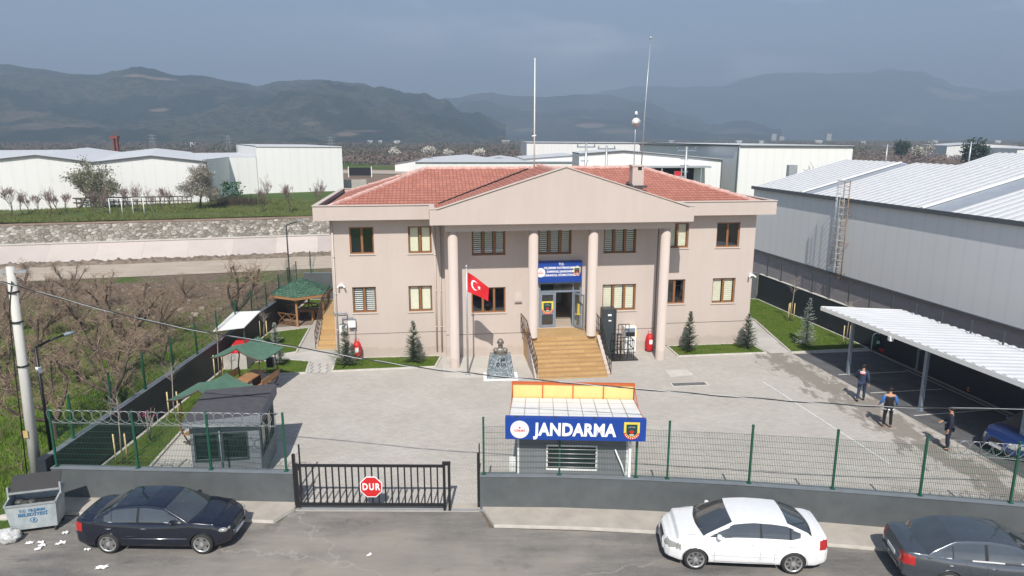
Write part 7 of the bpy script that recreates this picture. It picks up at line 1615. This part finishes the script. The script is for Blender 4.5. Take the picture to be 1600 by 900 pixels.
OT = [ # px base, py base, scale, kind, label
 (200, 548, 1.35, 2, 'large gnarled pruned tree with knobbly raised limbs, centre of the orchard before the gravel road'),
 (372, 508, 1.45, 0, 'tall bare tree with four upright limbs nearest the gazebo end of the side wall'),
 (178, 640, 1.25, 2, 'broad spreading bare tree overhanging the green side fence near the street'),
 (88, 686, 1.2, 0, 'bare multi-limbed tree just right of the black lamp post'),
 (12, 618, 1.1, 1, 'bare tree at the left photo edge behind the concrete pole'),
 (40, 455, 1.0, 3, 'dark stubby pruned tree beside the top of the concrete pole'),
 (125, 600, 1.05, 3, 'bushy bare tree between the lamp post and the spreading tree'),
 (60, 570, 1.1, 1, 'twiggy bare tree directly right of the concrete pole at mid height'),
 (130, 520, 1.0, 2, 'small dark pruned tree behind the overhead cable'),
 (215, 500, .9, 3, 'short pruned stump-like tree in the brown soil behind the large gnarled one'),
 (90, 492, .95, 0, 'low bare tree in the middle rows of the brown soil'),
 (20, 520, 1.0, 2, 'bare tree left of the pole in the middle row'),
 (255, 575, .8, 1, 'small bare tree close to the fence in the green part of the orchard'),
 (400, 470, .7, 3, 'small dead-looking tree behind the fence near the gazebo'),
 (290, 470, .7, 1, 'low scrubby tree on the brown bank left of the lone limbs'),
 (-30, 570, 1.2, 0, 'bare tree partly beyond the left edge of the photo'),
 (150, 565, 1.0, 1, 'bare tree between the bushy one and the large gnarled one'), (75, 525, .95, 3, 'low twiggy tree in the middle row right of the pole'), (165, 480, .9, 1, 'back-row bare tree left of the large gnarled one'), (110, 462, .85, 2, 'back-row bare tree near the gravel road'),
 (180, 590, .95, 0, 'bare tree in the green strip behind the broad spreading one'), (250, 520, .85, 2, 'slim bare tree right of the large gnarled one')]
first = set()
for i, (px, py, sc, kd, lab) in enumerate(OT):
    p = G(px, py, .1); z = fz(p.x, p.y)
    if kd not in first: first.add(kd); t = protos[kd]; t.location = (p.x, p.y, z); t.scale = (sc*.86,)*3; t['label'] = lab; t.rotation_euler = (0, 0, i*1.3)
    else: dup(protos[kd], (p.x, p.y, z), i*1.3, lab, sc*.86)
# far orchard on the raised plain
ft = [tree('orchard_tree', (0, 0, 0), 'x', 60+k, 2.9, 4, 'bare fruit trees before the white warehouse', up=.35, gnarl=.16, spread=.5, r0=.11, nb=(3, 4), tmin=.012, twm='twigpink' if k else 'twig') if False else None for k in range(3)]
M['twigpink'] = mat('mauve_twigs', (.30, .215, .20), .95, .3, 2)
ft = [tree('orchard_tree', (0, 0, 0), 'x', 60+k, 3.0, 4, 'bare fruit trees before the white warehouse', up=.35, gnarl=.16, spread=.5, r0=.10, nb=(3, 4), tmin=.013, twm='twigpink') for k in range(3)]
FT = [(18, 339, 1.15, 'leftmost tall bare fruit tree before the white warehouse'), (36, 334, .85, 'small bare fruit tree second from the left photo edge'), (44, 333, .7, 'low bare fruit tree right beside the second one'), (62, 335, .8, 'bare fruit tree between the tall one and the grey-green blossom tree'), (78, 337, .95, 'pinkish bare fruit tree just left of the grey-green blossom tree'), (90, 333, .8, 'small fruit tree touching the grey-green blossom tree on its left'),
      (103, 335, .85, 'bare tree in front of the grey-green blossom tree trunk'), (150, 334, .9, 'bare fruit tree left of the first goal frame'), (162, 334, .8, 'bare fruit tree beside the left post of the first goal'), (200, 331, 1.0, 'bare fruit tree rising between the two goal frames'), (214, 331, 1.05, 'tall thin bare tree behind the right goal frame'), (240, 329, .75, 'low pinkish tree right of the right goal frame'), (252, 328, .95, 'bare tree halfway between right goal and white blossom tree'), (266, 327, .8, 'last small bare tree left of the white blossom tree'),
      (410, 331, 1.1, 'spreading bare tree on the grass left of the three before the tall white block'), (452, 333, 1.15, 'middle bare tree of three on the grass before the tall white block'), (500, 327, 1.1, 'right bare tree of three, beside the station roof corner')]
for i, (px, py, sc, lab) in enumerate(FT):
    p = G(px, py, PL+.1)
    if i < 3: t = ft[i]; t.location = (p.x, p.y, PL); t.scale = (sc,)*3; t['label'] = lab
    else: dup(ft[i % 3], (p.x, p.y, PL), i*.9, lab, sc)
p = G(122, 330, PL); M['greyblossom'] = foliage('grey_green_buds', (.36, .35, .26), (.20, .20, .13), 1.2)
tree('blossom_tree', (p.x, p.y, PL), 'wide grey-green budding tree before the white warehouse', 5, 5.6, 4, None, (9, .085, .30), 'greyblossom', up=.25, spread=.6, r0=.16, nb=(3, 4), tmin=.014)
p = G(313, 327, PL); t = tree('blossom_tree', (p.x, p.y, PL), 'white flowering tree beside the dark ivy bush at the warehouse corner', 9, 5.0, 4, None, (10, .085, .26), 'blossom', up=.2, spread=.62, r0=.17, nb=(3, 4), tmin=.014)
b = MB(); rnd = random.Random(4); leafcloud(b, rnd, [Vector((rnd.uniform(-2.2, .2), rnd.uniform(-.6, .6), rnd.uniform(2.0, 3.7))) for k in range(60)], 8, .09, .25); p = G(330, 326, PL); 
b = MB(); leafcloud(b, rnd, [Vector((rnd.gauss(0, .8), rnd.gauss(0, .5), rnd.uniform(.2, 2.7))) for k in range(80)], 8, .10, .2); p = G(361, 316, PL); b.build('ivy_bush', M['ivy'], loc=(p.x, p.y, PL), label='dark green ivy bush at the white warehouse inner corner', cat='bush')
b = MB(); br_ = MB(); p = G(372, 322, PL)
for k in range(900): a = Vector((rnd.gauss(0, 1.7), rnd.gauss(0, 1.0), 0)); d = Vector((rnd.gauss(0, .5), rnd.gauss(0, .5), 1)).normalized()*rnd.uniform(.5, 1.6); b.tube([a, a+d], [.02, .01], 3, cap=False)
b.build('bramble', M['bark'], loc=(p.x, p.y, PL), label='brown bramble thicket right of the white flowering tree', cat='bush')
# blossom trees and a dark bare tree in the middle distance
for i, (px, py, h, lab) in enumerate(((660, 238, 5, 'small white blossom tree left of the roof hip in the far scrub'), (697, 240, 6, 'pair-like white blossom tree above the left shed roofs'), (755, 241, 5, 'white blossom tree above the low white shed'), (728, 236, 4, 'faint white blossom tree in the far scrub'), (1440, 252, 7, 'white blossom tree behind the right warehouse ridge'), (1405, 240, 5, 'small pale blossom tree in the brown scrub on the right'))):
    p = G(px, py+5, PL); t = tree('blossom_tree', (p.x, min(p.y, 260), PL), lab, 70+i, h, 3, 'far white blossom trees', (7, .22, .45), 'blossom', up=.25, r0=.18, tmin=.03)
p = AY(1272, 262, 84); tree('bare_tree', (p.x, 84, PL), 'dark tangled bare tree against the white warehouse beyond the ribbed roof', 88, 6.5, 4, None, up=.15, spread=.7, r0=.18, tmin=.02, twm='bark')
def pine(px, py, ytop, lab, Y, w_):
    a = AY(px, ytop, Y); h = a.z-PL; t = thing('pine_tree', (a.x, Y, PL), 0, lab, 'tree', 'dark evergreen trees on the right horizon'); b = MB(); b.tube([(0, 0, 0), (0, 0, h*.6)], [.35, .2], 8); b.build('trunk', M['bark'], t)
    rnd = random.Random(int(px)); b = MB(); pts_ = []
    for k in range(150):
        u = rnd.uniform(-1, 1); v = rnd.uniform(-1, 1); q_ = rnd.uniform(-1, 1)
        if u*u+v*v+q_*q_ < 1: pts_.append(Vector((u*w_, v*w_, h*.62+q_*h*.36+(.1*h*rnd.random()))))
    leafcloud(b, rnd, pts_, 26, .24, .55); b.build('crown', M['pine'], t)
pine(1525, 245, 219, 'large umbrella-shaped dark pine on the right horizon', 170, 3.0); pine(1411, 232, 221, 'small round dark evergreen above the right warehouse ridge', 260, 2.4)
# conifers
def spruce(loc, label, h, seed, m_='spruce', w_=.27, dens=1.0, group='young conifers around the station', thin=0):
    rnd = random.Random(seed); t = thing('spruce_tree', loc, rnd.uniform(0, 6), label, 'conifer', group); b = MB(); b.tube([(0, 0, 0), (0, 0, h*.95)], [.035, .008], 6); b.build('trunk', M['bark'], t)
    b = MB(); nw = int(h*11*dens)
    for i in range(nw):
        f = (i+.5)/nw; z = .10+f*(h-.12); R0 = h*w_*((1-f)**.85)*(1 if not thin else (1 if f < thin else .62))*rnd.uniform(.75, 1.12)+.03
        for k in range(int(6+5*(1-f))):
            a = rnd.uniform(0, 2*math.pi); L = R0*rnd.uniform(.75, 1.15); d = Vector((math.cos(a), math.sin(a), rnd.uniform(-.05, .35))).normalized(); sdv = Vector((-d.y, d.x, 0))
            n_ = max(3, int(L/.05))
            for j in range(n_):
                p_ = Vector((0, 0, z))+d*L*(j+1)/n_+Vector((0, 0, .06*((j/n_)**2))); s_ = .055*(1.15-.6*j/n_)
                for sg in (-1, 1): q_ = p_+(sdv*sg*s_*1.3+d*s_+Vector((0, 0, rnd.uniform(-.02, .03)))); b.add([p_-d*.018, q_, p_+d*.03+Vector((0, 0, .012))], [(0, 1, 2)])
                b.add([p_-sdv*.012, p_+Vector((0, 0, s_*.9))+d*.03, p_+sdv*.012], [(0, 1, 2)])
    b.build('crown', M[m_], t); return t
spruce(G(541, 573)+Vector((0, 0, .05)), 'conifer with a sparse thin top, leftmost in front of the station wall', 2.35, 1, thin=.45, w_=.36)
spruce(G(647, 568)+Vector((0, 0, .05)), 'dense conifer on the left lawn strip, under the second window', 2.3, 2, w_=.28, dens=1.3)
spruce(G(1076, 550)+Vector((0, 0, .05)), 'slim conifer beside the right porch column', 2.3, 3, w_=.24, dens=1.35)
spruce(G(1167, 546)+Vector((0, 0, .05)), 'bushy conifer at the right corner of the station', 2.05, 4, w_=.34, dens=1.2)
spruce(G(1259, 542)+Vector((0, 0, .05)), 'silvery blue spruce alone on the right lawn', 2.85, 5, 'bluespruce', w_=.22, dens=.8)
spruce(G(431, 540)+Vector((0, 0, .05)), 'small silvery spruce on the lawn before the gazebo', 1.3, 6, 'bluespruce', w_=.28)
spruce(G(438, 572)+Vector((0, 0, .05)), 'small silvery spruce beside the picnic shelter', 1.2, 7, 'bluespruce', w_=.34)
# saplings tied to stakes
def sapling(loc, label, h, seed, ns=2, lean=.0):
    rnd = random.Random(seed); t = thing('sapling', loc, 0, label, 'sapling', 'young staked trees on the lawns'); b = MB(); tw = MB()
    pts_ = [Vector((0, 0, 0)), Vector((lean*.3, 0, h*.4)), Vector((lean, 0, h*.75)), Vector((lean*1.1, 0, h))]; b.tube(pts_, [.028, .024, .018, .008], 6); b.build('trunk', M['paletrunk'], t)
    for k in range(16):
        z = rnd.uniform(.66, 1.0); p_ = Vector((lean*z*1.1, 0, h*z)); a = rnd.uniform(0, 6.3); d = Vector((math.cos(a)*.7, math.sin(a)*.7, .75)).normalized()*rnd.uniform(.25, .55); tw.tube([p_, p_+d*.5, p_+d+Vector((0, 0, .06))], [.009, .007, .004], 3, cap=False)
        for w_ in range(2): e = p_+d*.6; d2 = Vector((rnd.gauss(0, .2), rnd.gauss(0, .2), .2)); tw.tube([e, e+d2], [.006, .003], 3, cap=False)
    tw.build('crown', M['paletrunk'], t)
    for x, y_ in ((-.19, -.05), (.19, 0.0), (0, .2))[:ns]: b = MB(); b.tube([(x, y_, 0), (x, y_, 1.2)], .028, 7); b.build('stake', M['woodpale'], t)
for px, py, h, ns, lab in ((1235, 503, 2.7, 3, 'staked young tree on the right lawn, further back beside the dark wall'), (1321, 541, 2.6, 2, 'staked young tree behind the first shelter post'), (413, 533, 1.5, 2, 'staked young tree beside the arched litter bin near the gazebo'),
                           (343, 592, 2.6, 2, 'staked young tree between the white canopy and the picnic shelter'), (273, 655, 2.3, 2, 'staked young tree left of the green-roofed shelter behind the booth'), (192, 727, 2.6, 2, 'staked young tree nearest the street fence at the left')):
    p = G(px, py); sapling((p.x, p.y, .05), lab, h, int(px), ns, .08)
p = G(235, 690); t = thing('flowering_shrub', (p.x, p.y, .05), 0, 'thin shrub with a few magenta blossoms on the left lawn', 'shrub'); b = MB(); rnd = random.Random(6); fl_ = []
for k in range(10): d = Vector((rnd.gauss(0, .16), rnd.gauss(0, .16), rnd.uniform(.9, 1.4))); b.tube([(0, 0, 0), d*.5+Vector((rnd.gauss(0, .04), 0, 0)), d], [.012, .01, .006], 4); fl_.append(d)
b.build('stems', M['paletrunk'], t); b = MB(); leafcloud(b, rnd, fl_[:6], 4, .028, .05); b.build('blossoms', mat('magenta_petals', (.42, .05, .16), .7), t)
p = G(430, 475); tree('bare_tree', (-15.9, 47.0, 0), 'thin pale bare tree at the fence corner behind the gazebo', 17, 4.0, 3, None, up=.4, spread=.4, r0=.05, twm='paletrunk')
p = AY(492, 400, 53); t = tree('bare_tree', (p.x, 53, 0), 'very thin pale sapling beyond the back wall by the gravel road', 19, 4.2, 2, None, up=.6, spread=.3, r0=.03, twm='paletrunk')
# ---------------------------------------------------------------- uncountable ground cover
def blades(name, pts_, hmin, hmax, wd, m_, rnd, lean=.35):
    b = MB(); vs = []; fs_ = []
    for p_ in pts_:
        for k in range(3):
            a = rnd.uniform(0, 6.28); h = rnd.uniform(hmin, hmax); o = Vector((rnd.gauss(0, wd*1.5), rnd.gauss(0, wd*1.5), 0)); c_ = Vector((math.cos(a)*wd, math.sin(a)*wd, 0)); tp = Vector((rnd.gauss(0, lean)*h, rnd.gauss(0, lean)*h, h)); i = len(vs)
            vs += [p_+o-c_, p_+o+c_, p_+o+tp]; fs_.append((i, i+1, i+2))
    b.add(vs, fs_); return b.build(name, m_, kind='stuff')
rnd = random.Random(99); pts_ = []
while len(pts_) < 60000:
    Y = 18+32*rnd.random()**1.5; x0_ = -.80*Y-2; x = rnd.uniform(x0_, -15.4)
    if Y < 20.6 and x > -16.9: continue
    if x0_ > -15.5: continue
    v = (Y+.25*x-30.5)*.075+(noise.fractal(Vector((x*.25, Y*.25, 0)), 1.0, 2.0, 4))*.7
    if v > .55 and rnd.random() < .93: continue
    pts_.append(Vector((x, Y, fz(x, Y))))
M['grassblade'] = foliage('grass_blades', (.16, .25, .035), (.065, .12, .018), 1.3, .8)
blades('wild_grass', pts_, .05, .20, .016, M['grassblade'], rnd)
b = MB(); 
for k in range(8500):
    Y = rnd.uniform(22, 55); x = rnd.uniform(-.8*Y-1, -16); v = (Y+.25*x-30.5)*.075+(noise.fractal(Vector((x*.25, Y*.25, 0)), 1.0, 2.0, 4))*.7
    if v < .25 and rnd.random() < (.75 if Y > 30 else .93): continue
    p_ = Vector((x, Y, fz(x, Y))); 
    for j in range(3): d = Vector((rnd.gauss(0, .5), rnd.gauss(0, .5), rnd.uniform(.25, 1))).normalized()*rnd.uniform(.15, .7); m1 = p_+d*.5+Vector((rnd.gauss(0, .05), rnd.gauss(0, .05), 0)); b.tube([p_, m1, p_+d+Vector((rnd.gauss(0, .12), rnd.gauss(0, .12), 0))], [.010, .008, .005], 3, cap=False)
b.build('dry_brush', M['twig'], kind='stuff')
b = MB()
for k in range(900):
    Y = rnd.uniform(30, 55); x = rnd.uniform(-.8*Y-1, -16); v = (Y+.25*x-30.5)*.075+(noise.fractal(Vector((x*.25, Y*.25, 0)), 1.0, 2.0, 4))*.7
    if v < .45: continue
    s_ = rnd.uniform(.04, .12)*(2 if rnd.random() < .06 else 1); c_ = Vector((x, Y, fz(x, Y))); b.add([c_+Vector((rnd.uniform(.6, 1.2)*s_*sx_, rnd.uniform(.6, 1.2)*s_*sy_, s_*(rnd.uniform(.5, .9) if z_ else -.3))) for z_ in (0, 1) for sx_, sy_ in ((-1, -1), (1, -1), (1, 1), (-1, 1))], [(4, 5, 6, 7), (0, 1, 5, 4), (1, 2, 6, 5), (2, 3, 7, 6), (3, 0, 4, 7)])
b.build('field_stones', mat('dusty_stone', (.33, .28, .23), .95, .3, 5), kind='stuff')
pts_ = []
for k in range(26000):
    p_ = RW(rnd.uniform(-30, 50), 15.5+22*rnd.random()**1.3); 
    if noise.noise(Vector((p_.x*.2, p_.y*.2, 3))) > -.25: pts_.append(Vector((p_.x, p_.y, plgrass(p_.x, p_.y))))
blades('plain_tufts', pts_, .08, .32, .03, foliage('dull_grass', (.17, .19, .06), (.075, .10, .03), .5, .8), rnd)
# lawn blades
def inpoly(x, y, P_):
    c = False; j = len(P_)-1
    for i in range(len(P_)):
        if (P_[i][1] > y) != (P_[j][1] > y) and x < (P_[j][0]-P_[i][0])*(y-P_[i][1])/(P_[j][1]-P_[i][1])+P_[i][0]: c = not c
        j = i
    return c
pts_ = []
for l in LAWNS:
    xs = [p[0] for p in l]; ys = [p[1] for p in l]; area = (max(xs)-min(xs))*(max(ys)-min(ys))
    for k in range(int(area*230)):
        x, y = rnd.uniform(min(xs), max(xs)), rnd.uniform(min(ys), max(ys))
        if inpoly(x, y, l): pts_.append(Vector((x, y, .05)))
M['lawnblade'] = foliage('lawn_blades', (.12, .20, .022), (.065, .115, .014), 1.6, .8)
blades('lawn_grass', pts_, .02, .065, .010, M['lawnblade'], rnd)
# far scrub and orchards on the plain: bushy mass that reads as one belt
def scrub(name, n_, y0, y1, hmin, hmax, m_, seed, keep=None, xl=(-900, 2500)):
    rnd = random.Random(seed); b = MB(); vs = []; fs_ = []
    for k in range(n_):
        py = y0+(y1-y0)*rnd.random()**.8; px = rnd.uniform(*xl)
        if keep and not keep(px, py): continue
        c_ = G(px, py, PL); h = rnd.uniform(hmin, hmax)*(1 if c_.y < 500 else 1.5); w_ = h*rnd.uniform(.5, 1.1)*(1+c_.y/700)
        for j in range(12):
            p_ = c_+Vector((rnd.gauss(0, w_*.4), rnd.gauss(0, w_*.4), h*rnd.random()**.8*.8)); a = Vector((rnd.gauss(0, 1), rnd.gauss(0, 1), rnd.gauss(0, 1.4))).normalized()*h*.22; e = a.orthogonal()*.5; i = len(vs); vs += [p_-a, p_+e, p_+a-e*.3]; fs_.append((i, i+1, i+2))
    b.add(vs, fs_); return b.build(name, m_, kind='stuff')
M['scrub'] = foliage('leafless_scrub', (.19, .145, .125), (.10, .075, .065), .06, .95)
M['scrubg'] = foliage('evergreen_scrub', (.06, .08, .04), (.03, .045, .025), .05, .95)
def kp(px, py):
    if 535 < px < 645 and 258 < py < 296: return False
    if py > 262 and px < 640: return False
    return True
scrub('leafless_scrub', 15000, 219.5, 258, 1.6, 3.4, M['scrub'], 1, kp)
scrub('leafless_scrub', 2600, 236, 278, 1.3, 2.2, M['scrub'], 5, None, (1335, 2300))
scrub('evergreen_scrub', 2600, 219, 250, 1.8, 4.0, M['scrubg'], 2, kp)
